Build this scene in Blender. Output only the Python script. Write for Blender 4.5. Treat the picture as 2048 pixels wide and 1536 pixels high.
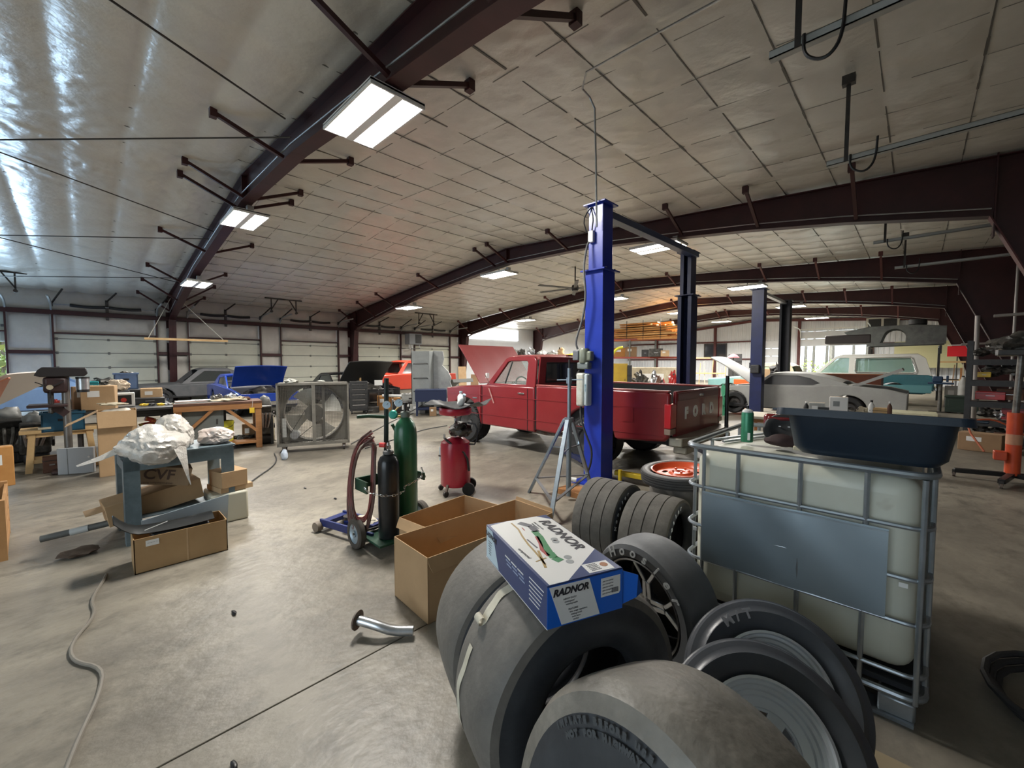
import bpy, bmesh, math, random
import numpy as np
from mathutils import Vector, Matrix, Euler, noise
for o in list(bpy.data.objects): bpy.data.objects.remove(o)
SC=bpy.context.scene; COL=SC.collection
PI=math.pi; R=math.radians
# ---------------------------------------------------------------- camera, world, daylight, exposure
F=828.0; YAW=math.atan(810/F); PIT=math.atan(42/F)
EYE=1.62
cd=bpy.data.cameras.new('camera'); cam=bpy.data.objects.new('camera',cd); COL.objects.link(cam)
cd.sensor_width=36; cd.lens=F/2048*36; cd.clip_end=300; cd.clip_start=.05
cam.location=(0,0,EYE); cam.rotation_euler=Euler((PI/2-PIT,0,YAW),'XYZ')
SC.camera=cam
w=bpy.data.worlds.new('world'); SC.world=w; w.use_nodes=True
bg=w.node_tree.nodes['Background']; bg.inputs[0].default_value=(.78,.9,1,1); bg.inputs[1].default_value=3.2
SC.view_settings.view_transform='Standard'; SC.view_settings.look='None'; SC.view_settings.gamma=1
SC.view_settings.use_curve_mapping=False; SC.view_settings.exposure=0.22
def area(name,loc,rot,sx,sy,power,color,spread=180):
    l=bpy.data.lights.new(name,'AREA'); l.shape='RECTANGLE'; l.size=sx; l.size_y=sy; l.energy=power; l.color=color; l.spread=R(spread)
    o=bpy.data.objects.new(name,l); o.location=loc; o.rotation_euler=rot; COL.objects.link(o); return o
# daylight falling through the open overhead doors
area('daylight_back_door',(-1.5,-5.75,2.1),(R(-90),0,0),5.4,3.6,1350,(.50,.73,1))
area('daylight_left_door',(-22.6,-3.3,1.2),(0,R(-90),0),2.2,2.6,420,(.5,.74,1))
area('daylight_far_door',(-5.0,41.0,1.5),(R(90),0,0),4.6,2.6,3200,(.85,.94,1))
area('daylight_side_window',(-22.5,20.8,3.7),(0,R(-90),0),.8,4.4,380,(1,1,1))
LAMP_W=230; LAMP_C=(1,.965,.9)
# ---------------------------------------------------------------- materials
MATS={}
def M(name,col,rough=.5,metal=0,col2=None,scale=3,mix=(.35,.65),bump=0,bscale=20,detail=4,emit=None,alpha=None,trans=0,coat=0,col3=None,scale3=12,mix3=(.55,.7),stretch=None,spec=None,ior=None):
    if name in MATS: return MATS[name]
    m=bpy.data.materials.new(name); MATS[name]=m; m.use_nodes=True; nt=m.node_tree; N=nt.nodes; L=nt.links
    b=N['Principled BSDF']; b.inputs['Base Color'].default_value=(*col,1); b.inputs['Roughness'].default_value=rough; b.inputs['Metallic'].default_value=metal
    if coat: b.inputs['Coat Weight'].default_value=coat; b.inputs['Coat Roughness'].default_value=.12
    if trans: b.inputs['Transmission Weight'].default_value=trans
    if ior: b.inputs['IOR'].default_value=ior
    if spec is not None: b.inputs['Specular IOR Level'].default_value=spec
    if alpha is not None: b.inputs['Alpha'].default_value=alpha
    if emit: b.inputs['Emission Color'].default_value=(*emit[0],1); b.inputs['Emission Strength'].default_value=emit[1]
    if col2 or bump:
        tc=N.new('ShaderNodeTexCoord'); mp=N.new('ShaderNodeMapping'); L.new(tc.outputs['Object'],mp.inputs[0])
        if stretch: mp.inputs['Scale'].default_value=stretch
    if col2:
        def lay(c_in,c2,sc,rg,seed):
            n=N.new('ShaderNodeTexNoise'); n.inputs['Scale'].default_value=sc; n.inputs['Detail'].default_value=detail; n.inputs['Roughness'].default_value=.68
            n.noise_dimensions='4D'; n.inputs['W'].default_value=seed
            L.new(mp.outputs[0],n.inputs['Vector'])
            r=N.new('ShaderNodeMapRange'); r.inputs['From Min'].default_value=rg[0]; r.inputs['From Max'].default_value=rg[1]
            L.new(n.outputs['Fac'],r.inputs['Value'])
            x=N.new('ShaderNodeMix'); x.data_type='RGBA'; L.new(r.outputs[0],x.inputs[0])
            if isinstance(c_in,tuple): x.inputs[6].default_value=(*c_in,1)
            else: L.new(c_in,x.inputs[6])
            x.inputs[7].default_value=(*c2,1); return x.outputs[2]
        o=lay(col,col2,scale,mix,1.3)
        if col3: o=lay(o,col3,scale3,mix3,5.1)
        L.new(o,b.inputs['Base Color'])
    if bump:
        n=N.new('ShaderNodeTexNoise'); n.inputs['Scale'].default_value=bscale; n.inputs['Detail'].default_value=5
        L.new(mp.outputs[0],n.inputs['Vector'])
        bm=N.new('ShaderNodeBump'); bm.inputs['Strength'].default_value=bump; bm.inputs['Distance'].default_value=.02
        L.new(n.outputs['Fac'],bm.inputs['Height']); L.new(bm.outputs[0],b.inputs['Normal'])
    return m
maroon=M('maroon_steel',(.055,.013,.014),.5,.1,(.035,.009,.010),2)
maroonL=M('maroon_primer',(.12,.032,.03),.55,.1,(.08,.02,.02),4)
concrete=M('concrete',(.315,.283,.226),.43,0,(.12,.107,.09),.75,(.36,.66),.28,16,14,col3=(.15,.135,.11),scale3=6,mix3=(.49,.66),spec=.42,stretch=(1,.7,1))
groutm=M('joint_dark',(.05,.045,.04),.9)
scrim=M('insulation_facing',(.62,.595,.535),.30,0,(.54,.515,.46),1.6,(.3,.7),.4,9,3,spec=.7)
scrimw=M('wall_insulation',(.56,.54,.49),.42,0,(.46,.44,.40),2.2,(.3,.7),.25,6,3,spec=.5)
doorpanel=M('door_panel_paint',(.55,.56,.47),.5,0,(.50,.51,.43),2)
doorgap=M('door_rail',(.13,.13,.12),.6)
galv=M('galvanized_steel',(.45,.46,.47),.35,.8,(.33,.34,.35),9)
dsteel=M('dark_steel',(.05,.048,.047),.45,.6,(.08,.07,.065),8)
siding=M('white_siding',(.78,.81,.84),.45,0,(.70,.73,.77),.8)
blackm=M('black_satin',(.012,.012,.013),.4)
blackp=M('black_plastic',(.02,.021,.023),.5,0,(.035,.035,.036),14)
rubber=M('rubber',(.022,.022,.024),.62,0,(.05,.048,.045),6,(.4,.75),.1,60)
white=M('white_paint',(.75,.75,.73),.45)
chrome=M('chrome',(.75,.76,.78),.14,1)
alum=M('aluminium',(.62,.64,.67),.3,.9,(.5,.52,.55),12)
card=M('cardboard',(.46,.30,.16),.85,0,(.39,.25,.13),3,(.3,.7),.06,30)
cardd=M('cardboard_dull',(.32,.20,.11),.88,0,(.25,.155,.085),4,(.3,.7),.06,30)
cardl=M('cardboard_light',(.55,.38,.22),.85,0,(.47,.31,.17),4)
wood=M('wood',(.42,.20,.075),.7,0,(.28,.12,.04),3,(.3,.7),.08,20,stretch=(1,1,8))
woodl=M('pale_wood',(.62,.42,.20),.7,0,(.48,.30,.13),4,(.3,.7),.05,20)
grease=M('greasy_steel',(.045,.043,.040),.42,.5,(.14,.13,.115),9,(.45,.7),.3,25)
rustm=M('rusty_steel',(.13,.07,.04),.7,.3,(.22,.20,.18),10)
greym=M('grey_paint',(.27,.29,.29),.55,0,(.22,.235,.235),3)
glassm=M('window_glass',(.5,.55,.55),.05,0,alpha=.35,trans=.6)
# ---------------------------------------------------------------- geometry helpers
class G:
    """collects shapes into one mesh"""
    def __init__(s): s.bm=bmesh.new()
    def _m(s,verts,mat): bmesh.ops.transform(s.bm,matrix=mat,verts=verts)
    def box(s,c,d,rot=(0,0,0)):
        r=bmesh.ops.create_cube(s.bm,size=1)['verts']
        s._m(r,Matrix.Translation(c)@Euler(rot).to_matrix().to_4x4()@Matrix.Diagonal((*d,1))); return s
    def bb(s,a,b):
        return s.box([(a[i]+b[i])/2 for i in range(3)],[abs(b[i]-a[i]) for i in range(3)])
    def cyl(s,p0,p1,r,r2=None,seg=16,caps=True):
        p0=Vector(p0);p1=Vector(p1);d=p1-p0
        v=bmesh.ops.create_cone(s.bm,cap_ends=caps,segments=seg,radius1=r,radius2=r if r2 is None else r2,depth=d.length)['verts']
        s._m(v,Matrix.Translation((p0+p1)/2)@d.to_track_quat('Z','Y').to_matrix().to_4x4()); return s
    def bar(s,p0,p1,wd,ht,up=(0,0,1)):
        p0=Vector(p0);p1=Vector(p1);d=(p1-p0);z=d.normalized();u=Vector(up)
        if abs(z.dot(u))>.98: u=Vector((1,0,0))
        x=u.cross(z).normalized();y=z.cross(x)
        m=Matrix((x,y,z)).transposed().to_4x4()
        v=bmesh.ops.create_cube(s.bm,size=1)['verts']
        s._m(v,Matrix.Translation((p0+p1)/2)@m@Matrix.Diagonal((wd,ht,d.length,1))); return s
    def lathe(s,prof,seg=32,c=(0,0,0),rot=None,closed=False):
        m=Matrix.Translation(c)@(rot.to_4x4() if rot is not None else Matrix.Identity(4))
        rings=[]
        for r,z in prof:
            if r<1e-5: rings.append([s.bm.verts.new(m@Vector((0,0,z)))])
            else: rings.append([s.bm.verts.new(m@Vector((r*math.cos(2*PI*i/seg),r*math.sin(2*PI*i/seg),z))) for i in range(seg)])
        n=len(rings)
        for k in range(n if closed else n-1):
            a=rings[k];b=rings[(k+1)%n]
            for i in range(seg):
                j=(i+1)%seg
                try:
                    if len(a)==1 and len(b)==1: continue
                    if len(a)==1: s.bm.faces.new((a[0],b[j],b[i]))
                    elif len(b)==1: s.bm.faces.new((a[i],a[j],b[0]))
                    else: s.bm.faces.new((a[i],a[j],b[j],b[i]))
                except ValueError: pass
        return s
    def tube(s,pts,r,seg=8,closed=False,smooth=0,r2=None):
        P=[Vector(p) for p in pts]
        for _ in range(smooth):
            Q=[] if closed else [P[0]]
            rng=range(len(P)) if closed else range(len(P)-1)
            for i in rng:
                a=P[i];b=P[(i+1)%len(P)]; Q+=[a.lerp(b,.25),a.lerp(b,.75)]
            if not closed: Q.append(P[-1])
            P=Q
        n=len(P);rings=[];prev=None
        for i,p in enumerate(P):
            if closed: t=(P[(i+1)%n]-P[i-1])
            else: t=P[min(i+1,n-1)]-P[max(i-1,0)]
            if t.length<1e-9: t=Vector((0,0,1))
            t.normalize()
            if prev is None:
                u=Vector((0,0,1)) if abs(t.z)<.9 else Vector((1,0,0)); x=u.cross(t).normalized()
            else:
                x=(prev-t*prev.dot(t))
                x=x.normalized() if x.length>1e-6 else prev
            prev=x;y=t.cross(x); rr=r if r2 is None else r+(r2-r)*i/(n-1)
            rings.append([s.bm.verts.new(p+(x*math.cos(2*PI*k/seg)+y*math.sin(2*PI*k/seg))*rr) for k in range(seg)])
        for i in range(n if closed else n-1):
            a=rings[i];b=rings[(i+1)%n]
            for k in range(seg):
                try: s.bm.faces.new((a[k],a[(k+1)%seg],b[(k+1)%seg],b[k]))
                except ValueError: pass
        if not closed:
            for q in (rings[0][::-1],rings[-1]):
                try: s.bm.faces.new(q)
                except ValueError: pass
        return s
    def prism(s,poly,a,b,axis='y'):
        """closed polygon given as pairs, extruded from a to b along an axis"""
        def f(p,t): return {'y':(p[0],t,p[1]),'x':(t,p[0],p[1]),'z':(p[0],p[1],t)}[axis]
        A=[s.bm.verts.new(f(p,a)) for p in poly];B=[s.bm.verts.new(f(p,b)) for p in poly];n=len(poly)
        for i in range(n): s.bm.faces.new((A[i],A[(i+1)%n],B[(i+1)%n],B[i]))
        s.bm.faces.new(A[::-1]); s.bm.faces.new(B); return s
    def strip(s,line,y0,y1,th=.02,crown=0,nseg=6,taper=None):
        """panel ruled between two sides along a profile line of (x,z)"""
        rows=[]
        for k,(x,z) in enumerate(line):
            tp=taper[k] if taper else 0
            a=y0+tp;b=y1-tp
            rows.append([(x,a+(b-a)*j/nseg,z+crown*(1-(2*j/nseg-1)**2)) for j in range(nseg+1)])
        return s.sheet(rows,th)
    def sheet(s,rows,th=0):
        V=[[s.bm.verts.new(p) for p in r] for r in rows]; fs=[]
        for i in range(len(V)-1):
            for j in range(len(V[i])-1):
                fs.append(s.bm.faces.new((V[i][j],V[i+1][j],V[i+1][j+1],V[i][j+1])))
        if th:
            s.bm.normal_update()
            g=bmesh.ops.solidify(s.bm,geom=fs,thickness=th)
        return s
    def blob(s,c,rad,seed=0,amp=.25,sub=3,fr=1.6,flat=None):
        v=bmesh.ops.create_icosphere(s.bm,subdivisions=sub,radius=1)['verts']
        for q in v:
            n=noise.noise(q.co*fr+Vector((seed*7.3,seed*3.1,seed)))+.5*noise.noise(q.co*fr*2.7+Vector((seed*2.3,1,seed)))
            q.co*=1+amp*n
            if flat is not None and q.co.z<flat: q.co.z=flat
            q.co=Vector((q.co.x*rad[0]+c[0],q.co.y*rad[1]+c[1],q.co.z*rad[2]+c[2]))
        return s
    def xf(s,loc=(0,0,0),rot=(0,0,0)):
        bmesh.ops.transform(s.bm,matrix=Matrix.Translation(loc)@Euler(rot).to_matrix().to_4x4(),verts=s.bm.verts); return s
    def obj(s,name,mat,parent=None,bev=0,smooth=True,ang=38,label=None,kind=None,seg=2,recalc=True):
        if recalc: bmesh.ops.recalc_face_normals(s.bm,faces=s.bm.faces)
        me=bpy.data.meshes.new(name); s.bm.to_mesh(me); s.bm.free()
        return link(name,me,mat,parent,bev,smooth,ang,label,kind,seg)
def link(name,me,mat,parent=None,bev=0,smooth=True,ang=38,label=None,kind=None,seg=2):
    me.materials.clear(); me.materials.append(mat)
    if smooth:
        me.shade_smooth()
        try: me.set_sharp_from_angle(angle=R(ang))
        except Exception: pass
    o=bpy.data.objects.new(name,me); COL.objects.link(o)
    if parent is not None: o.parent=parent
    if bev:
        md=o.modifiers.new('bevel','BEVEL'); md.width=bev; md.segments=seg; md.limit_method='ANGLE'; md.angle_limit=R(40)
    if label: o['label']=label
    if kind: o['kind']=kind
    return o
def thing(name,label,cat,loc=(0,0,0),rz=0,group=None,rot=None):
    o=bpy.data.objects.new(name,None); COL.objects.link(o); o.location=loc; o.rotation_euler=rot if rot else (0,0,rz)
    o.empty_display_size=.1; o['label']=label; o['category']=cat
    if group: o['group']=group
    return o
def tag(o,label,cat,group=None,kind=None):
    if label: o['label']=label
    if cat: o['category']=cat
    if group: o['group']=group
    if kind: o['kind']=kind
    return o
def kids(o): return [c for c in bpy.data.objects if c.parent==o]
KID={}
def dup(root,loc,rz=None,label=None,group=None):
    def cp(o,par):
        c=o.copy(); COL.objects.link(c); c.parent=par
        for k in [x for x in COL.objects if x.parent==o]: cp(k,c)
        return c
    c=cp(root,None); c.location=loc
    if rz is not None: c.rotation_euler=(0,0,rz)
    if label: c['label']=label
    if group: c['group']=group
    return c
def plate(loops,th,bev=0):
    """flat plate with holes in the local xz plane, thickness along y"""
    cu=bpy.data.curves.new('plate','CURVE'); cu.dimensions='2D'; cu.fill_mode='BOTH'
    cu.extrude=max(th/2-bev,.001); cu.bevel_depth=bev; cu.bevel_resolution=1; cu.offset=-bev
    for lp in loops:
        sp=cu.splines.new('POLY'); sp.points.add(len(lp)-1); sp.use_cyclic_u=True
        for i,(x,z) in enumerate(lp): sp.points[i].co=(x,z,0,1)
    ob=bpy.data.objects.new('plate',cu); me=bpy.data.meshes.new_from_object(ob)
    bpy.data.objects.remove(ob); bpy.data.curves.remove(cu)
    me.transform(Matrix.Rotation(PI/2,4,'X')); return me
def arc(cx,cz,r,a0,a1,n=12,rz=None):
    return [(cx+r*math.cos(R(a0+(a1-a0)*i/n)),cz+(rz or r)*math.sin(R(a0+(a1-a0)*i/n))) for i in range(n+1)]
def smooth_loop(pts,it=2):
    for _ in range(it):
        Q=[]
        for i in range(len(pts)):
            a=pts[i];b=pts[(i+1)%len(pts)]
            Q+=[(a[0]*.8+b[0]*.2,a[1]*.8+b[1]*.2),(a[0]*.2+b[0]*.8,a[1]*.2+b[1]*.8)]
        pts=Q
    return pts
def text(body,size,loc,rot,mat,parent,ext=.001,name='lettering',align='CENTER',shear=0,matrix=None,bold=0,spacing=1,sx=1):
    cu=bpy.data.curves.new('t','FONT'); cu.body=body; cu.size=size; cu.extrude=ext; cu.align_x=align; cu.align_y='CENTER'; cu.shear=shear; cu.offset=bold; cu.space_character=spacing
    cu.resolution_u=3
    ob=bpy.data.objects.new('t',cu); me=bpy.data.meshes.new_from_object(ob)
    bpy.data.objects.remove(ob); bpy.data.curves.remove(cu)
    me.transform(Matrix.Diagonal((sx,1,1,1)))
    o=link(name,me,mat,parent,smooth=False)
    if matrix is not None: o.matrix_local=matrix
    else: o.location=loc; o.rotation_euler=rot
    return o
def zc(x): return 5.5-.058*(x+10) if x>-10 else 5.5+.1*(x+10)
def struct(o,label=None):
    o['kind']='structure'
    if label: o['label']=label
    return o
RX=3.0   # inner face of the right wall
# ================================================================ SETTING
G().bb((-23,-6.2,-.12),(3.4,41.2,-.02)).obj('floor',groutm); fl=bpy.data.objects['floor']; struct(fl,'grey stained concrete floor slab')
xs=[-23,-16.2,-9.16,-2.12,3.4]; ys=[-6.2,12.5,27,41.2]
for i in range(4):
    for j in range(3):
        g=.004; o=G().bb((xs[i]+g,ys[j]+g*.5,-.05),(xs[i+1]-g,ys[j+1]-g*.5,0)).obj('slab',concrete,fl,bev=.003)
# ceiling: insulation facing pillowed between purlins
def pillow_grid(name,mat,us,vs,fn,thick_dir=None):
    U,V=np.meshgrid(us,vs,indexing='ij'); P=fn(U,V).reshape(-1,3)
    nu,nv=len(us),len(vs); idx=np.arange(nu*nv).reshape(nu,nv)
    q=np.stack([idx[:-1,:-1],idx[1:,:-1],idx[1:,1:],idx[:-1,1:]],-1).reshape(-1,4)
    me=bpy.data.meshes.new(name); me.vertices.add(len(P)); me.vertices.foreach_set('co',P.astype('f4').ravel())
    me.loops.add(q.size); me.loops.foreach_set('vertex_index',q.astype('i4').ravel())
    me.polygons.add(len(q)); me.polygons.foreach_set('loop_start',np.arange(0,q.size,4,dtype='i4')); me.update(); me.validate()
    me.polygons.foreach_set('use_smooth',np.ones(len(q),dtype=bool))
    me.materials.append(mat); o=bpy.data.objects.new(name,me); COL.objects.link(o); return o
rng=np.random.RandomState(4)
def lat(n,m): return rng.rand(n,m)
N1=lat(80,80);N2=lat(80,80);N3=lat(80,80)
def vn(x,y,T):
    xi=np.floor(x).astype(int);yi=np.floor(y).astype(int);fx=x-xi;fy=y-yi;fx=fx*fx*(3-2*fx);fy=fy*fy*(3-2*fy)
    g=lambda a,b:T[a%80,b%80]
    return (g(xi,yi)*(1-fx)+g(xi+1,yi)*fx)*(1-fy)+(g(xi,yi+1)*(1-fx)+g(xi+1,yi+1)*fx)*fy
PX=-3.63; PS=.805; QY=-.2; QS=.775
def ceil_fn(U,V):
    z=np.where(U>-10,5.5-.058*(U+10),5.5+.1*(U+10))
    a=((U-PX)/PS)%1; b=((V-QY)/QS)%1
    sa=np.sin(PI*a); sb=np.sin(PI*b)
    cell=.65+.7*vn(((U-PX)//PS)*3.7,((V-QY)//QS)*2.9,N1)
    left=np.clip((2.9-V)/.8,0,1)
    z=z-.006-(1-left)*.040*cell*(sa**.55)*(sb**.5)-left*(.062*sb**.6+.012*sa**.7)*(.7+.3*cell)
    # creases fanning off the seams
    cr=np.abs(vn(U*3.1+V*1.3,V*9-U*2,N2)-.5)*2
    amt=np.clip(vn(U*.35+9,V*.35+4,N3)*2.6-1.2,0,1); amt=np.maximum(amt,np.clip((U+1.6)/2,0,1)*.8)
    z=z+.032*amt*(1-cr)*sa*np.minimum(1,sb*2) - .005*(vn(U*1.7,V*2.1,N3)-.5)
    z=z-.008*left*vn(U*7,V*4,N2)*vn(U*.8,V*.8,N3)
    for fy in (2.42,10.04,17.66,25.28,32.9):
        k_=np.clip(1-np.abs(V-fy)/.32,0,1); z=z+k_*(np.where(U>-10,5.5-.058*(U+10),5.5+.1*(U+10))-z)*1.0
    return np.stack([U,V,z],-1)
us=np.arange(-22.6,RX+.15,.055); vs=np.arange(-6.0,41.1,.062)
ceil_o=pillow_grid('ceiling',scrim,us,vs,ceil_fn); struct(ceil_o,'white quilted insulation facing pillowed between the roof purlins')
seamm=M('seam_shade',(.13,.12,.105),.6)  # dark strips that draw the shadow in the ceiling seam recesses
k=-23
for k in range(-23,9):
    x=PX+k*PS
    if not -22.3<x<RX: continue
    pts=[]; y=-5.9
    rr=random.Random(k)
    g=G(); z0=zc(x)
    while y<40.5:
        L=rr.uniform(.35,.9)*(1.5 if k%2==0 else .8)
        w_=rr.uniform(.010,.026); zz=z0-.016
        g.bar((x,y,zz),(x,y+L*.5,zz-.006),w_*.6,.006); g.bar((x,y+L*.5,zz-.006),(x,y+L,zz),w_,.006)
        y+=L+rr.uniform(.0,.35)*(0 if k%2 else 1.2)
    g.obj('seam_shade',seamm,ceil_o,kind='stuff',recalc=False)
o=G().prism([(-22.8,4.30),(-10,5.58),(RX+.3,4.83),(RX+.3,5.0),(-10,5.75),(-22.8,4.5)],-6.1,41.2).obj('ceiling',siding); struct(o,'metal roof sheets behind the insulation')
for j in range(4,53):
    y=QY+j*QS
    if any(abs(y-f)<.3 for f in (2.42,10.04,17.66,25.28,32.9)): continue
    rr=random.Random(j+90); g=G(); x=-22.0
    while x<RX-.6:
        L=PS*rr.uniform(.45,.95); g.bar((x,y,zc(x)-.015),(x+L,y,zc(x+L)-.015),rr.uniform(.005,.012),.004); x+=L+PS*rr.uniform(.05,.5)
    g.obj('seam_shade',M('seam_shade_pale',(.24,.225,.20),.6),ceil_o,kind='stuff',recalc=False)  # thinner, paler strips: shade of the cross seams put in as colour
# left wall: pillowed insulation between girts, with doorways
DOORS=[(-4.75,-1.95),(-.82,1.97),(3.03,5.69),(6.6,9.36),(10.46,13.1),(14.1,16.75)]
DH=2.66
WX=-22.25
def wall_quilt(y0,y1,z0,z1,name='wall_left'):
    def fn(U,V):
        a=(U-y0)/(y1-y0); b=(V-z0)/(z1-z0)
        d=.09*np.sin(PI*b)**.6*np.minimum(1,np.sin(PI*a)*4)
        d=d+.02*(vn(U*6,V*1.2,N1)-.5)+.012*(vn(U*14,V*2,N2)-.5)
        return np.stack([WX-.02+d,U,V],-1)
    o=pillow_grid(name,scrimw,np.linspace(y0,y1,max(3,int((y1-y0)/.07))),np.linspace(z0,z1,max(4,int((z1-z0)/.07))),fn); return o
def left_wall():
    base=G().bb((WX-.2,-6.1,3.4),(WX-.03,41.2,4.6))
    prev=-6.1
    for a,b in DOORS+[(99,99)]:
        e=min(a,41.2); base.bb((WX-.2,prev,-.0),(WX-.03,e,3.4))
        if a<90: base.bb((WX-.2,a,DH),(WX-.03,b,3.4))
        prev=b
    struct(base.obj('wall_left',siding),'insulated left wall with overhead doors')
    prev=-6.0
    for a,b in DOORS+[(17.5,17.5)]:
        for zz in ((0.02,1.95),(2.07,3.38)):
            if a-prev>.2: struct(wall_quilt(prev,a,*zz),'quilted insulation between the girts')
        if b>a: struct(wall_quilt(a+.05,b-.05,DH+.08,3.38),'quilted insulation above an overhead door')
        prev=b
    struct(wall_quilt(-6,17.5,3.5,4.32),'quilted insulation strip under the eave')
    # girts and door framing
    n=1
    g=G(); g.bb((WX+.02,-6,3.36),(WX+.16,17.6,3.52)); struct(g.obj('trim_1',maroon,bev=.006),'dark red wall girt above the doors')
    prev=-6
    for k,(a,b) in enumerate(DOORS+[(17.6,17.6)]):
        g=G(); g.bb((WX+.02,prev,1.95),(WX+.14,a,2.07)); g.bb((WX+.02,a-.05,0),(WX+.15,a,3.36))
        if b>a: g.bb((WX+.02,b,0),(WX+.15,b+.05,3.36)); g.bb((WX+.02,a,DH+.02),(WX+.12,b,DH+.07))
        struct(g.obj('trim_%d'%(k+2),maroon,bev=.006),'dark red door jambs and girts on the left wall'); prev=b
left_wall()
def overhead_door(n,y0,y1,lift=0):
    d=bpy.data.objects.new('door_%d'%n,None); COL.objects.link(d); d.location=(WX-.04,(y0+y1)/2,0); struct(d,'closed overhead door of pale ribbed panels' if not lift else 'half raised overhead door of pale panels')
    hw=(y1-y0)/2
    cuts=[0,.35,.9,1.45,1.99,2.5,DH+.03] if not lift else [2.34,2.9,3.45,4.0]
    for a,b in zip(cuts[:-1],cuts[1:]):
        g=G(); g.bb((-.02,-hw,a+.012),(.03,hw,b-.012)); g.bb((.03,-hw,a+.03),(.042,-hw+.1,b-.03)); g.bb((.03,hw-.1,a+.03),(.042,hw,b-.03))
        g.obj('door_panel',doorpanel,d,bev=.006)
    g=G()
    for c in cuts[1:-1]:
        g.bb((-.025,-hw,c-.014),(.02,hw,c+.014))
        for yy in (-hw+.05,0,hw-.05): g.box((.045,yy,c),(.02,.07,.09))
    g.obj('hinge_rail',doorgap,d)
    g=G()
    for s in (-1,1):
        yy=s*(hw+.04)
        g.tube([(.1,yy,.0),(.1,yy,3.25),(.2,yy,3.62),(.55,yy,3.80),(1.9,yy,3.84 if not lift else 3.9)],.036,6,smooth=1)
        g.box((.08,yy,3.1),(.1,.03,.5))
    g.obj('door_track',M('track_grey',(.36,.37,.36),.5,.2),d)
    if not lift:
        g=G()
        g.cyl((.2,-hw-.05,3.72),(.2,hw+.05,3.72),.016,seg=8)
        g.obj('torsion_shaft',galv,d)
        g=G()
        for s in (-1,1):
            pts=[(.2,s*(.05+(hw*.66)*k/60),3.72-.03*math.sin(k/60*PI)) for k in range(61)]
            g.tube(pts,.055,8)
        g.obj('torsion_spring',blackm,d)
        g=G()
        for s in (-1,1): g.cyl((.2,s*(hw-.01),3.72),(.2,s*(hw+.05),3.72),.09,seg=14)
        g.box((.12,0,3.62),(.05,.09,.75)); g.bar((.12,0,3.95),(.75,.25,4.22),.04,.04)
        for s in (-1,1): g.bar((.2,s*(hw+.02),3.75),(.9,s*(hw+.02)+.3,4.2),.04,.04)
        g.obj('spring_bracket',dsteel,d)
    return d
for k,(a,b) in enumerate(DOORS): overhead_door(k+1,a,b,lift=(k==0))
# hangers that carry the door tracks
for k,yy in enumerate((-2.0,6.15,13.6)):
    g=G(); x=WX+2.1; zt=zc(x)-.06
    g.bar((x,yy-.75,zt),(x,yy+.75,zt),.05,.05)
    for s in (-1,1):
        g.bar((x,yy+s*.5,zt),(x,yy+s*.5,3.86),.04,.04); g.bar((x,yy+s*.22,zt),(x,yy+s*.5,3.95),.04,.04); g.cyl((x-.03,yy+s*.5,3.86),(x+.09,yy+s*.5,3.86),.05,seg=10)
    tag(g.obj('track_hanger',dsteel),['steel track hanger at the half raised door','steel track hanger between the two doors left of the second column','steel track hanger above the wall heater'][k],'bracket')
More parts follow.
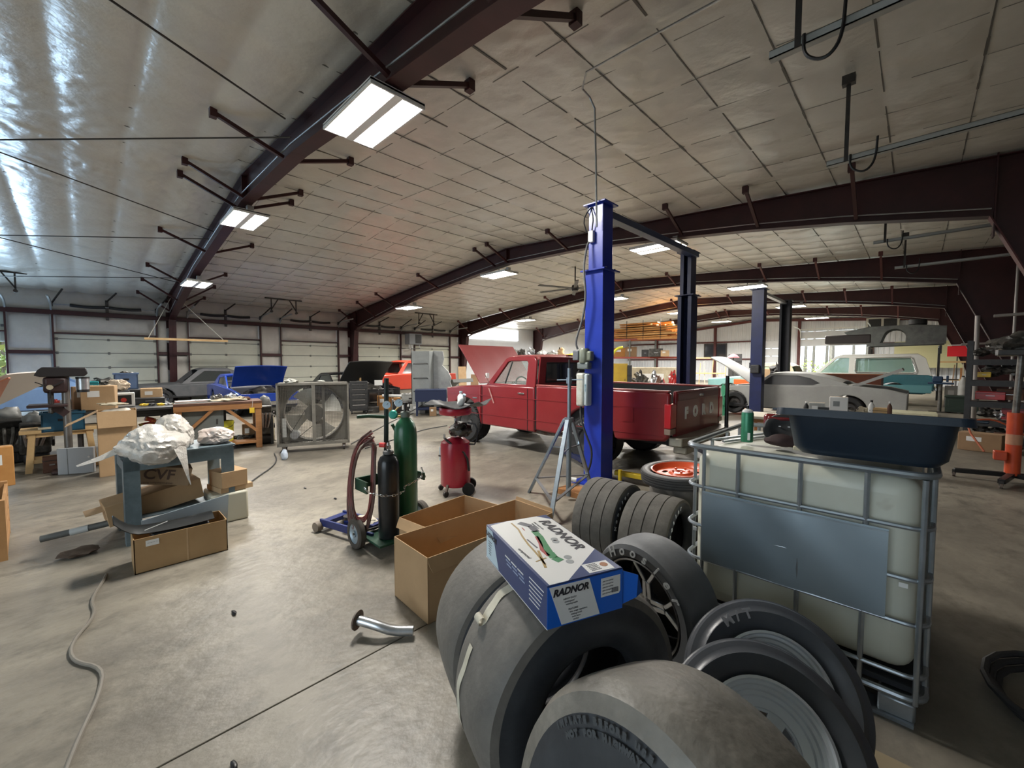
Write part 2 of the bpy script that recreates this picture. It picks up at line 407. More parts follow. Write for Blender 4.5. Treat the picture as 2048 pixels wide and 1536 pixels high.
# ---------------------------------------------------------------- steel frames
BOT=[(-20.9,3.5),(-17.8,4.05),(-15.5,4.42),(-11.5,4.83),(-10,4.95),(-7,4.88),(-5,4.70),(-2.7,4.46),(-1.07,4.24),(.74,3.92)]
FY=[-5.2,2.42,10.04,17.66,25.28,32.9]
FL=['above and behind the camera','carrying the nearest lights','second steel roof frame, crossing above the red pickup','third steel roof frame, behind the pickup','fourth steel roof frame, far back','fifth steel roof frame, nearest the far wall']
BX=[-21.1,-19.1,-17.25,-13.9,-10.55,-9.95,-7.45,-4.1,-2.5,-.9]
for k,fy in enumerate(FY):
    if k==0: continue
    t=thing('roof_girder','dark red steel rigid roof frame %s'%FL[k],'roof beam',(0,fy,0))
    top=[(x,zc(x)-.05) for x in (.74,-2.7,-5,-7,-10,-13,-15.5,-17.8,-20.9)]
    web=G(); web.prism([*BOT,(2.9,3.92),(2.9,zc(2.9)-.05)]+top+[(-22.2,zc(-22.2)-.05),(-22.2,3.5)],-.008,.008).obj('rafter_web',maroon,t,smooth=False)
    G().prism([(.74,3.92),(2.9,3.92),(2.9,0),(2.4,0)],-.008,.008).obj('right_column_web',maroon,t,smooth=False)
    G().prism([(-22.2,0),(-21.85,0),(-21.35,3.5),(-22.2,3.5)],-.008,.008).obj('left_column_web',maroon,t,smooth=False)
    g=G()
    for a,b in zip(BOT[:-1],BOT[1:]): g.bar((a[0],0,a[1]),(b[0],0,b[1]),.22,.016,up=(0,0,1))
    g.bar((-20.9,0,3.5),(-21.4,0,3.35),.22,.016)
    g.obj('bottom_flange',maroon,t,smooth=False)
    g=G(); tp=[(2.9,zc(2.9)-.05)]+top+[(-22.2,zc(-22.2)-.05)]
    for a,b in zip(tp[:-1],tp[1:]): g.bar((a[0],0,a[1]),(b[0],0,b[1]),.22,.016)
    g.obj('top_flange',maroon,t,smooth=False)
    G().bar((.74,0,3.92),(2.4,0,0),.24,.02,up=(0,1,0) ).obj('right_inner_flange',maroon,t,smooth=False) if False else None
    g=G(); g.sheet([[(.74,-.12,3.92),(.74,.12,3.92)],[(2.4,-.12,0),(2.4,.12,0)]],.018); g.obj('column_flange',maroonL if k<3 else maroon,t,smooth=False)
    g=G(); g.sheet([[(-21.38,-.12,3.36),(-21.38,.12,3.36)],[(-21.85,-.12,0),(-21.85,.12,0)]],.018); g.box((-22.2,0,2.1),(.02,.24,4.2)); g.obj('column_flange',maroon,t,smooth=False)
    g=G()
    for x in (-21.3,-10.0,.78): g.box((x,0,(zc(x)-.05+ (3.6 if x!=-10 else 4.95))/2+.02),(.02,.2,zc(x)-.1-(3.5 if x!=-10 else 4.95)))
    g.obj('stiffener',maroon,t,smooth=False)
    nb=0
    for x in BX:
        zb=np.interp(x,[p[0] for p in BOT],[p[1] for p in BOT])
        if x<-20.9: zb=3.6
        for s in (-1,1):
            if k>2 and s>0: continue
            g=G(); q=(x,s*1.0,zc(x)-.1); g.bar((x,s*.09,zb+.05),q,.055,.055); g.box((x,s*1.02,zc(x)-.1),(.1,.09,.13)); g.obj('brace',maroonL if k>2 else maroon,t,smooth=False)
    g=G()
    for a,b in zip(BOT[:-1],BOT[1:]): g.tube([(a[0],.06*0-.13,a[1]+.1),(b[0],-.13,b[1]+.1)],.012,6)
    g.obj('conduit',galv,t)
# rod bracing in the first bay
def dirpt(p,q,s): return tuple(p[i]+(q[i]-p[i])*s for i in range(3))
rods=[((-5.48,.26,4.99),(-6.48,2.06,5.05)),((-10.11,-.81,5.24),(-7.0,2.3,5.08)),((-10.97,-.89,5.15),(-12.92,2.35,4.96)),((-15.77,-1.36,4.67),(-13.53,2.35,4.9)),((-15.98,-1.38,4.65),(-18.47,2.35,4.4)),((-19.97,-1.77,4.25),(-17.76,2.3,4.47))]
rlab=['steel brace rod running up to the first frame, nearest the top edge','steel brace rod crossing level into the first frame, upper one','steel brace rod slanting down to the right below the upper level rod','level steel brace rod, middle of the left edge','slanting steel brace rod below the middle level one','lowest level steel brace rod over the left door']
for (a,b),lb in zip(rods,rlab):
    s=(-5.2-b[1])/(a[1]-b[1]); e=dirpt(b,a,s); e=(e[0],e[1],min(e[2],zc(e[0])-.12)); b=(b[0],b[1],min(b[2],zc(b[0])-.1))
    tag(G().cyl(e,b,.012,seg=8).obj('brace_rod',dsteel),lb,'rod')
# far wall
FYW=40.6
g=G()
for a,b,z0,z1 in ((-22.4,-9.4,0,5.6),(-7.6,-6.9,0,5.6),(-2.5,3.2,0,5.6),(-9.4,-7.6,2.9,5.6),(-6.9,-2.5,4.15,5.6)):
    x=a
    while x<b-.01:
        e=min(x+.3,b); g.prism([(x,FYW),(x+.1,FYW),(x+.13,FYW+.03),(e-.03,FYW+.03),(e,FYW),(e,FYW+.08),(x,FYW+.08)],z0,z1,'z'); x=e
struct(g.obj('wall_far',siding,smooth=False),'white ribbed metal end wall')
for k,(x0,x1,z) in enumerate(((-22.2,-9.4,3.45),(-22.2,-9.4,1.9),(-2.4,2.8,3.0),(-2.4,2.8,1.6))):
    struct(G().bb((x0,FYW-.12,z),(x1,FYW-.01,z+.12)).obj('trim_%d'%(20+k),maroonL),'dark red girt on the far wall')
g=G()
for x in (-19,-13.4,-9.45,-6.95,-2.45): g.bb((x-.1,FYW-.2,0),(x+.1,FYW-.01,zc(x)-.15))
for a,b in ((-22.2,-10),(-10,2.9)): g.bar((a,FYW-.12,zc(a)-.22),(b,FYW-.12,zc(b)-.22),.2,.2)
struct(g.obj('trim_30',maroonL),'dark red end wall posts and rake beam')
d=bpy.data.objects.new('door_7',None); COL.objects.link(d); d.location=(-8.5,FYW,0); struct(d,'partly raised overhead door in the far wall, left one')
for a,b in ((1.55,2.2),(2.2,2.85),(2.85,3.5)): G().bb((-.9,-.03,a+.015),(.9,.02,b-.015)).obj('door_panel',siding,d,bev=.01)
d=bpy.data.objects.new('door_8',None); COL.objects.link(d); d.location=(-4.7,FYW,0); struct(d,'open overhead door in the far wall with bright woods outside')
for a,b in ((2.95,3.55),(3.55,4.15)): G().bb((-2.2,-.03,a+.015),(2.2,.02,b-.015)).obj('door_panel',siding,d,bev=.01)
g=G()
for s in (-1,1): g.tube([(s*2.15,-.1,0),(s*2.15,-.1,4.0),(s*2.15,-.6,4.35),(s*2.15,-3,4.4)],.035,6,smooth=1)
g.bar((-2.15,-.5,4.3),(2.15,-.5,4.3),.06,.06); g.obj('door_track',white,d)
wn=bpy.data.objects.new('window_1',None); COL.objects.link(wn); wn.location=(-13.4,FYW-.03,2.75); struct(wn,'small dark window behind a post in the far wall')
me=plate([[(-1,-.65),(1,-.65),(1,.65),(-1,.65)],[(-.9,-.55),(.9,-.55),(.9,.55),(-.9,.55)]],.08); link('window_frame',me,dsteel,wn)
G().bb((-.9,-.01,-.55),(.9,.01,.55)).obj('pane',M('dark_glass',(.03,.035,.045),.08,0,spec=.8),wn)
# right and back walls
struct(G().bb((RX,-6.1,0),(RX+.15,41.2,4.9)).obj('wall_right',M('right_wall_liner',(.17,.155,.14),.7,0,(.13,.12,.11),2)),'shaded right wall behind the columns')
g=G(); g.bb((-22.4,-6.0,0),(-4.4,-5.85,5.6)); g.bb((1.4,-6.0,0),(RX,-5.85,5.6)); g.bb((-4.4,-6.0,3.95),(1.4,-5.85,5.6))
struct(g.obj('wall_back',scrimw),'wall behind the camera with an open overhead door')
# window strip high in the left wall of the fourth bay
g=G(); g.bb((WX-.02,18.3,3.35),(WX+.02,23.4,4.1)); struct(g.obj('window_2',M('skylight_panel',(.9,.9,.9),.5,0,emit=((1,.99,.95),5.5))),'bright translucent daylight panel high in the left wall')
G().bb((-90,-60,-.4),(90,110,-.13)).obj('ground',M('gravel',(.35,.33,.28),.9,0,(.25,.26,.18),2)); struct(bpy.data.objects['ground'],'gravel yard outside the doors')
# ---------------------------------------------------------------- lights
glow=M('lamp_tube',(1,1,1),.5,0,emit=((1,.97,.92),26))
pan=M('lamp_reflector',(.85,.85,.85),.25,.2)
def fixture(x,y,z,label,power=LAMP_W,real=True):
    t=thing('high_bay_light',label,'ceiling light',(x,y,z),group='fluorescent high bay lights')
    g=G(); g.bb((-.62,-.33,.02),(.62,.33,.05))
    for y0 in (-.32,-.02+.04,):
        pass
    g.bb((-.62,-.33,-.02),(-.6,.33,.04)); g.bb((.6,-.33,-.02),(.62,.33,.04)); g.bb((-.6,-.05,-.02),(.6,.05,.03)); g.bb((-.6,-.33,-.015),(.6,-.31,.03)); g.bb((-.6,.31,-.015),(.6,.33,.03))
    g.obj('reflector',pan,t,smooth=False)
    for yy in (-.27,-.20,-.13,.13,.20,.27): G().cyl((-.59,yy,.0),(.59,yy,.0),.018,seg=10).obj('tube',glow,t)
    g=G(); g.box((0,0,.075),(.5,.16,.05)); g.bar((0,0,.1),(0,0,.24),.02,.03); g.box((.45,0,.12),(.12,.12,.12)); g.obj('ballast_box',galv,t,bev=.004)
    l=area('lamp_glow',(x,y,z-.03),(0,0,0),1.18,.6,power*(1 if y<12 else 1.6 if y<20 else 2.8),LAMP_C,170)
    return t
LX=[(-4.75,4.55,'right'),(-10.5,4.72,'middle'),(-16.3,4.12,'left')]
for k,fy in enumerate(FY[1:]):
    for x,z,nm in LX:
        fixture(x,fy+.05,z-.04+(.02 if k==0 else 0),'fluorescent high bay light under the %s of the %s steel frame'%({'right':'near right part','middle':'ridge','left':'left slope'}[nm],['nearest','second','third','fourth','fifth'][k]))
# ================================================================ FOREGROUND
# ---------------------------------------------------------------- intermediate bulk tank
def tote():
    W=1.04;D=1.16;H=1.15
    t=thing('liquid_tote','square caged plastic liquid tank with a steel plate on its side','tank',(-.445,3.06,0))
    tank=M('tank_plastic',(.62,.63,.54),.38,0,(.52,.51,.41),1.6,(.35,.7),.03,8,col3=(.26,.21,.13),scale3=2.4,mix3=(.58,.74),trans=.0,spec=.5)
    g=G(); g.box((0,0,.66),(W-.07,D-.07,.90)); o=g.obj('tank',tank,t,bev=.085,seg=5)
    g=G(); g.lathe([(0,.02),(.11,.02),(.11,.0),(.1,0)],24,(0,.05,1.11)); g.obj('cap',blackp,t)
    gal=M('cage_tube',(.40,.44,.48),.34,.75,(.30,.34,.37),7)
    hw=W/2;hd=D/2;r=.075
    def ring(z,o=0):
        p=[]
        for cx,cy,a0 in ((hw-r,hd-r,0),(-hw+r,hd-r,90),(-hw+r,-hd+r,180),(hw-r,-hd+r,270)):
            p+=[(cx+(r+o)*math.cos(R(a0+k*18)),cy+(r+o)*math.sin(R(a0+k*18)),z) for k in range(6)]
        return p
    for z in (.235,.47,.67,.90): G().tube(ring(z),.0105,8,closed=True).obj('cage_hoop',gal,t)
    G().tube(ring(1.135,.004),.016,8,closed=True).obj('top_rail',gal,t)
    xs=[-hw+.10,-.24,.045,.30,hw-.03]
    for x in xs:
        for s in (-1,1):
            G().tube([(x,s*hd,.12),(x,s*hd,1.12)],.011,8).obj('cage_bar',gal,t)
    for y in (-.44,-.15,.15,.44):
        for s in (-1,1): G().tube([(s*hw,y,.12),(s*hw,y,1.12)],.011,8).obj('cage_bar',gal,t)
    sh=M('sheet_steel',(.40,.47,.51),.38,.55,(.31,.38,.43),1.2,(.3,.7),.1,2)
    rows=[]
    for i in range(13):
        rows.append([(-hw+.10+(.80)*i/12,-hd-.014-.006*math.sin(i*1.3+j*.9)*math.sin(i/12*PI),.475+.405*j/8) for j in range(9)])
    g=G(); g.sheet(rows,.003); g.obj('data_plate',sh,t,label='bare sheet steel plate on the cage')
    G().bb((-hw+.10,-hd-.024,.865),(hw-.14,-hd-.018,.872)).obj('plate_fold',gal,t)
    for i in range(3):
        for j in range(3):
            G().box(((i-1)*(hw-.09),(j-1)*(hd-.09),.055),(.13,.13,.09)).obj('pallet_foot',gal,t,bev=.012)
    G().tube(ring(.135),.015,8,closed=True).obj('pallet_rim',gal,t)
    for y in (-hd+.07,0,hd-.07): G().bb((-hw+.03,y-.06,.0),(hw-.03,y+.06,.016)).obj('pallet_runner',gal,t)
    G().bb((-hw+.03,-hd+.03,.15),(hw-.03,hd-.03,.175)).obj('pallet_deck',M('dark_pallet',(.02,.023,.03),.6),t)
    G().box((-hw+.06,-hd-.012,.645),(.02,.004,.02)).obj('clip',white,t); G().box((hw-.085,-hd-.012,.645),(.03,.004,.02)).obj('clip',white,t)
    # diagonal rails stored flat on top
    for k,(a,b) in enumerate((((-hw+.02,-.25,1.122),(-hw+.3,hd-.05,1.122)),((-hw+.10,-.25,1.122),(-hw+.38,hd-.05,1.122)))):
        G().bar(a,b,.02,.012).obj('top_bar',gal,t)
tote()
def tub():
    t=thing('plastic_tub','large dark navy plastic tub sitting on the caged tank','tub',(-.17,2.70,1.156),rot=(R(-5),0,.02))
    m=M('tub_plastic',(.007,.016,.030),.42,0,(.014,.026,.042),4,(.3,.7),.05,25)
    def rr(hx,hy,r,z,n=5):
        p=[]
        for cx,cy,a0 in ((hx-r,hy-r,0),(-hx+r,hy-r,90),(-hx+r,-hy+r,180),(hx-r,-hy+r,270)):
            p+=[(cx+r*math.cos(R(a0+k*90/n)),cy+r*math.sin(R(a0+k*90/n)),z) for k in range(n+1)]
        return p
    lv=[rr(.22,.17,.07,.008),rr(.245,.19,.08,.0),rr(.275,.21,.08,.03),rr(.30,.235,.07,.185),rr(.31,.245,.06,.213),rr(.345,.27,.05,.217),rr(.35,.275,.05,.183)]
    g=G(); V=[[g.bm.verts.new(p) for p in L] for L in lv]; n=len(V[0])
    for a,b in zip(V[:-1],V[1:]):
        for i in range(n): g.bm.faces.new((a[i],a[(i+1)%n],b[(i+1)%n],b[i]))
    g.bm.faces.new(V[0][::-1])
    bmesh.ops.recalc_face_normals(g.bm,faces=g.bm.faces)
    bmesh.ops.solidify(g.bm,geom=list(g.bm.faces),thickness=.005); g.obj('tub_shell',m,t,ang=50)
    for s in (-1,1): G().box((s*.36,0,.207),(.07,.16,.012)).obj('grip_lip',m,t,bev=.004)
tub()
t=thing('spray_can','green aerosol can standing on the caged tank','spray can',(-.745,2.86,1.13))
G().lathe([(0,0),(.033,0),(.034,.006),(.034,.175),(.031,.185)],24).obj('can_body',M('green_tin',(.035,.20,.10),.35,.3,(.05,.26,.15),9),t)
G().lathe([(.031,.184),(.028,.196),(.012,.205),(.006,.206),(0,.206)],24).obj('can_shoulder',white,t)
G().lathe([(0,.225),(.007,.225),(.007,.205)],12).obj('nozzle',blackm,t)
G().bb((.012,-.0365,.015),(.026,-.030,.06)).obj('label_patch',white,t)
t=thing('coil_case','dark red case holding a black speaker ring, on the caged tank','case',(-.575,2.98,1.135),rz=.25)
redg=M('dark_red_gloss',(.16,.012,.014),.2,0,coat=.5)
G().box((0,.05,.10),(.21,.07,.13)).obj('case_body',redg,t,bev=.02)
G().box((0,.0,.142),(.17,.05,.02)).obj('handle',redg,t,bev=.008)
G().lathe([(.105,.0),(.11,.012),(.11,.03),(.1,.042),(.085,.045),(.07,.04),(.05,.028),(.02,.03),(0,.03)],30,(0,-.03,.065),Euler((R(52),0,0)).to_matrix()).obj('black_ring',blackp,t)
g=G()
for a in (40,140): g.box((.03*math.cos(R(a)),-.05,.10),(.012,.006,.006))
g.obj('pin',white,t)
tag(G().blob((-.545,2.80,1.165),(.085,.05,.04),3,.2,3,flat=-.6).obj('leather_glove',M('dark_leather',(.03,.013,.012),.8)),'crumpled dark brown leather rag beside the green aerosol can','rag')
t=tag(G().box((-.455,2.745,1.147),(.05,.03,.022)).obj('plastic_block',M('cream_block',(.55,.50,.36),.6),bev=.004),'small cream plastic block at the foot of the navy tub','block')
# ---------------------------------------------------------------- tyres
dustr=M('dusty_tread',(.175,.162,.142),.58,0,(.095,.088,.08),3.5,(.3,.7),.15,40,col3=(.20,.185,.165),scale3=9,mix3=(.55,.8))
sidew=M('sidewall_rubber',(.032,.035,.041),.42,0,(.058,.063,.070),5,(.35,.75),.05,50)
def nrot(n,spin=0):
    return Vector(n).normalized().to_track_quat('Z','Y').to_euler()
def tyre_parts(t,Rr,W,rb,tread=None,side=None,shoulder=.035,bulge=.02,grooves=0,gw=.005,seg=72):
    h=W/2; T=tread or dustr; S=side or sidew
    ring=[(Rr-shoulder,-h)]
    pr=[(Rr-shoulder*.9,-h),(Rr-shoulder*.35,-h+shoulder*.18),(Rr-.004,-h+shoulder*.75)]
    if grooves:
        for k in range(grooves):
            x=-h+W*(k+1)/(grooves+1); pr+=[(Rr,x-gw),(Rr-.008,x-gw*.8),(Rr-.008,x+gw*.8),(Rr,x+gw)]
    else: pr+=[(Rr+.001,-h*.4),(Rr+.002,0),(Rr+.001,h*.4)]
    pr+=[(Rr-.004,h-shoulder*.75),(Rr-shoulder*.35,h-shoulder*.18),(Rr-shoulder*.9,h)]
    G().lathe(pr,seg).obj('tread',T,t,ang=25)
    for s in (-1,1):
        rm=(Rr+rb)/2
        p=[(Rr-shoulder*.9,s*h),(Rr-shoulder*1.5,s*(h+bulge*.5)),(rm+.01,s*(h+bulge)),(rb+.03,s*(h+bulge*.3)),(rb+.008,s*(h-.012)),(rb,s*(h-.03)),(rb,s*(h-.045))]
        G().lathe(p,seg).obj('sidewall',S,t,ang=60)
    G().lathe([(rb,-h+.045),(rb+.02,-h+.06),(Rr-.04,-h+.06),(Rr-.03,0),(Rr-.04,h-.06),(rb+.02,h-.06),(rb,h-.045)],seg).obj('inner_liner',blackm,t)
def tyre(name,label,c,n,Rr,W,rb,group=None,**k):
    t=thing(name,label,'tire',c,rot=nrot(n),group=group); tyre_parts(t,Rr,W,rb,**k); return t
def wd(ph,le=0): return (math.cos(ph)*math.cos(le),math.sin(ph)*math.cos(le),math.sin(le))
def black_core(t,r,z=0): G().lathe([(0,z),(r,z)],36).obj('dark_core',blackm,t)
n2=Vector(wd(-.335)); c2=Vector((-.756,1.19,.41))-n2*.18
s2=tyre('drag_slick','wide bare racing slick with white tape strips under the blue and white box',c2,n2,.41,.335,.20,shoulder=.05,bulge=.012)
c1=c2-Vector(wd(-.39))*.365
tyre('drag_slick','wide worn racing slick standing leftmost, beside the taped slick',(c1.x,c1.y,.40),wd(-.42),.40,.33,.2)
# tape strips stuck on the taped slick (cylinder coordinates about its axis)
tapem=M('masking_tape',(.62,.60,.50),.6,0,(.5,.46,.36),12)
def tape(a0,a1,x0,x1,wd_,name,lb,curl=False):
    # angle measured in the tyre's own plane
    g=G();rows=[]
    for i in range(21):
        f=i/20;a=R(a0+(a1-a0)*f);x=x0+(x1-x0)*f+.006*math.sin(f*9); rr=.4125+.0015*math.sin(f*17)
        rows.append([(rr*math.cos(a),rr*math.sin(a),x-wd_/2*(1-.25*math.sin(f*14)*.3)),((rr+.001)*math.cos(a),(rr+.001)*math.sin(a),x+wd_/2)])
    if curl:
        a=R(a1)
        for k in range(1,14):
            th=k*30; q=.014; rr=.413+q*(1-math.cos(R(th)))*.9; aa=a+(q*math.sin(R(th))/.413)*(1 if a1>a0 else -1)
            x=x1
            rows.append([(rr*math.cos(aa),rr*math.sin(aa),x-wd_/2),(rr*math.cos(aa),rr*math.sin(aa),x+wd_/2)])
    g.sheet(rows,.0008); return g.obj('tape_strip',tapem,s2,label=lb)
n3=Vector(wd(-1.757,.234)); c3=Vector((-.365,.896,.464))
t=tyre('drag_slick','largest wide racing slick in the bottom foreground, face tilted up with a pale wheel hub',c3,n3,.385,.36,.17,tread=M('slick_tread_scuffed',(.23,.215,.185),.5,0,(.095,.088,.075),4.5,(.3,.7),.2,30,col3=(.28,.26,.225),scale3=7,mix3=(.5,.8)),shoulder=.075,bulge=.004)
G().lathe([(.172,.13),(.165,.10),(.12,.085),(.11,.11),(.05,.125),(0,.125)],40).obj('wheel_centre',M('pale_alloy',(.55,.57,.56),.4,.5),t)
def ringtext(t,s,r,z,size,a0,da,mat,name='lettering',shear=0):
    a=a0
    for ch in s:
        if ch!=' ':
            m=Matrix.Translation((r*math.cos(R(a)),r*math.sin(R(a)),z))@Matrix.Rotation(R(a-90),4,'Z')
            text(ch,size,None,None,mat,t,.0006,name,matrix=m,shear=shear,bold=.002)
        a-=da
sideink=M('worn_side_print',(.06,.065,.07),.6)
chalk=M('paint_pen',(.85,.88,.9),.7)
for q,(s,r) in enumerate((('INFLATE BEFORE USE ONLY  RACING PURPOSE',.305),('NOT FOR HIGHWAY',.28))): ringtext(t,s,r,.19,.018,140-q*5,3.2,sideink)
# front runner tyres with stepped polished wheels
def step_rim(t,rb,h,name='rim'):
    G().lathe([(rb+.004,h-.005),(rb+.006,h+.004),(rb-.004,h+.006),(rb-.008,h-.008),(rb-.018,h-.010),(rb-.022,h-.022),(rb-.034,h-.024),(rb-.038,h-.036),(rb-.05,h-.038),(rb-.054,h-.05),(rb-.085,h-.056),(rb-.09,h-.075)],56).obj('rim_lip',M('polished_alloy',(.78,.84,.90),.28,.45),t,ang=20)
    g=G()
    me_l=[]
    outer=arc(0,0,rb-.085,0,360,40)[:-1]; holes=[]
    for k in range(5):
        a=k*72+20; ro=rb-.095; ri=.055
        holes.append([(ro*math.cos(R(a+x)),ro*math.sin(R(a+x))) for x in (-20,-12,-4,4,12,20)]+[(ri*math.cos(R(a+10)),ri*math.sin(R(a+10))),(ri*math.cos(R(a-10)),ri*math.sin(R(a-10)))])
    me=plate([outer]+holes,.016,.003); me.transform(Matrix.Rotation(-PI/2,4,'X')); me.transform(Matrix.Translation((0,0,h-.07)))
    link('wheel_face',me,M('polished_alloy',(0,0,0)),t)
    G().lathe([(0,h-.04),(.02,h-.04),(.026,h-.05),(.026,h-.065)],20).obj('hub_cap',chrome,t)
fr=M('front_runner_rubber',(.060,.066,.078),.36,0,(.09,.096,.108),4,(.35,.75),.04,40)
n4=wd(-1.025,.66)
t=tyre('front_runner_wheel','narrow racing tyre with chalked letters leaning on the caged tank, rear one',(-.375,1.90,.285),n4,.335,.10,.205,side=fr,tread=fr,shoulder=.035,bulge=.018); step_rim(t,.205,.05); 
ringtext(t,'M/T',.272,.070,.055,123,9.5,M('faded_paint_pen',(.30,.30,.32),.8))
t=tyre('front_runner_wheel','narrow racing tyre with polished stepped wheel, leaning in front of the chalked one',(-.335,1.625,.258),wd(-1.0,.76),.335,.10,.205,side=fr,tread=fr,shoulder=.035,bulge=.018); step_rim(t,.205,.05)
# tyre with chalked brand lettering and ten spoke wheel
hz=M('grey_tyre',(.17,.178,.19),.55,0,(.12,.126,.134),4,(.3,.7),.06,45)
t=tyre('racing_wheel','grey racing tyre with white hand lettering and a black and silver spoked wheel',(-.975,2.075,.345),wd(-1.80,-.03),.338,.235,.243,side=M('grey_sidewall',(.15,.16,.175),.45,0,(.105,.112,.125),6),tread=hz,grooves=0,shoulder=.05,bulge=.012)
ringtext(t,'Hoosier',.291,.1325,.070,124,15,chalk,shear=.2)
G().lathe([(0,-.095),(.215,-.095)],40).obj('barrel_back',blackm,t)
G().lathe([(.245,.10),(.248,.112),(.240,.114),(.236,.10)],64).obj('rim_edge',alum,t)
G().lathe([(.236,.10),(.228,.07),(.222,-.1),(.21,-.11)],48).obj('barrel',blackm,t)
g=G()
for k in range(5):
    for s in (-1,1):
        a=R(k*72+14); b=a+s*R(17)
        p0=(.035*math.cos(a+s*.5),.035*math.sin(a+s*.5),.035); pm=(.13*math.cos(a+s*.09),.13*math.sin(a+s*.09),.05); p1=(.228*math.cos(b),.228*math.sin(b),.075)
        q=G(); q.bar(p0,pm,.026,.024); q.bar(pm,p1,.022,.022); q.obj('spoke',alum,t,bev=.004)
G().lathe([(0,.05),(.03,.05),(.045,.04),(.05,.02),(.05,.0)],24).obj('hub',alum,t)
# two grooved slicks behind and the orange spare
gt=M('grooved_tread',(.14,.128,.112),.78,0,(.065,.06,.052),5,(.3,.7),.15,40,col3=(.15,.14,.12),scale3=14,mix3=(.6,.8))
for k,(c,lb) in enumerate((((-1.78,2.98,.325),'left of two dusty grooved racing tyres standing beside the caged tank'),((-1.36,2.95,.315),'right of two dusty grooved racing tyres, half hidden by the caged tank'))):
    rr=.325 if k==0 else .315
    t=tyre('grooved_tire',lb,c,wd(.06),rr,.35,.2,tread=gt,grooves=3,gw=.004,shoulder=.03,bulge=.012)
    ringtext(t,'Hoosier',.272,.188,.045,170 if k==0 else 165,11,chalk,shear=.2); black_core(t,.21,.08)
for k in range(2):
    tyre('stored_tire',('lower','upper')[k]+' black tyre of the flat stack under the orange spare wheel',(-1.42,3.66,.155+k*.305),(0,0,1),.31,.27,.2)
t=tyre('spare_wheel','narrow spare tyre with orange wheel lying on top of a tyre stack',(-1.40,3.48,.675),(-.04,-.05,1),.325,.10,.235,tread=M('spare_tread',(.045,.043,.042),.55),side=M('spare_side',(.12,.115,.11),.5),grooves=4,gw=.004,shoulder=.02,bulge=.004)
org=M('orange_enamel',(.62,.085,.025),.28,0,(.60,.14,.05),6,(.5,.8),coat=.4)
G().lathe([(.236,.045),(.24,.052),(.228,.054),(.22,.04),(.20,.012),(.195,.008)],56).obj('rim_flange',org,t)
outer=arc(0,0,.197,0,360,40)[:-1]; holes=[]
for k in range(5):
    a=R(k*72+10); cx,cy=.132*math.cos(a),.132*math.sin(a); holes.append([(cx+.038*math.cos(x)*-math.sin(a)+.022*math.sin(x)*math.cos(a),cy+.038*math.cos(x)*math.cos(a)+.022*math.sin(x)*math.sin(a)) for x in [2*PI*i/12 for i in range(12)]])
me=plate([outer]+holes,.008,.002); me.transform(Matrix.Rotation(-PI/2,4,'X')); me.transform(Matrix.Translation((0,0,.01))); link('wheel_disc',me,org,t)
G().lathe([(.10,.012),(.085,.03),(.06,.034),(.035,.03),(.03,.015)],40).obj('wheel_centre',org,t)
for k in range(5):
    a=R(k*72+46); G().lathe([(0,.046),(.009,.044),(.011,.03)],12,(.065*math.cos(a),.065*math.sin(a),0)).obj('lug_nut',org,t)
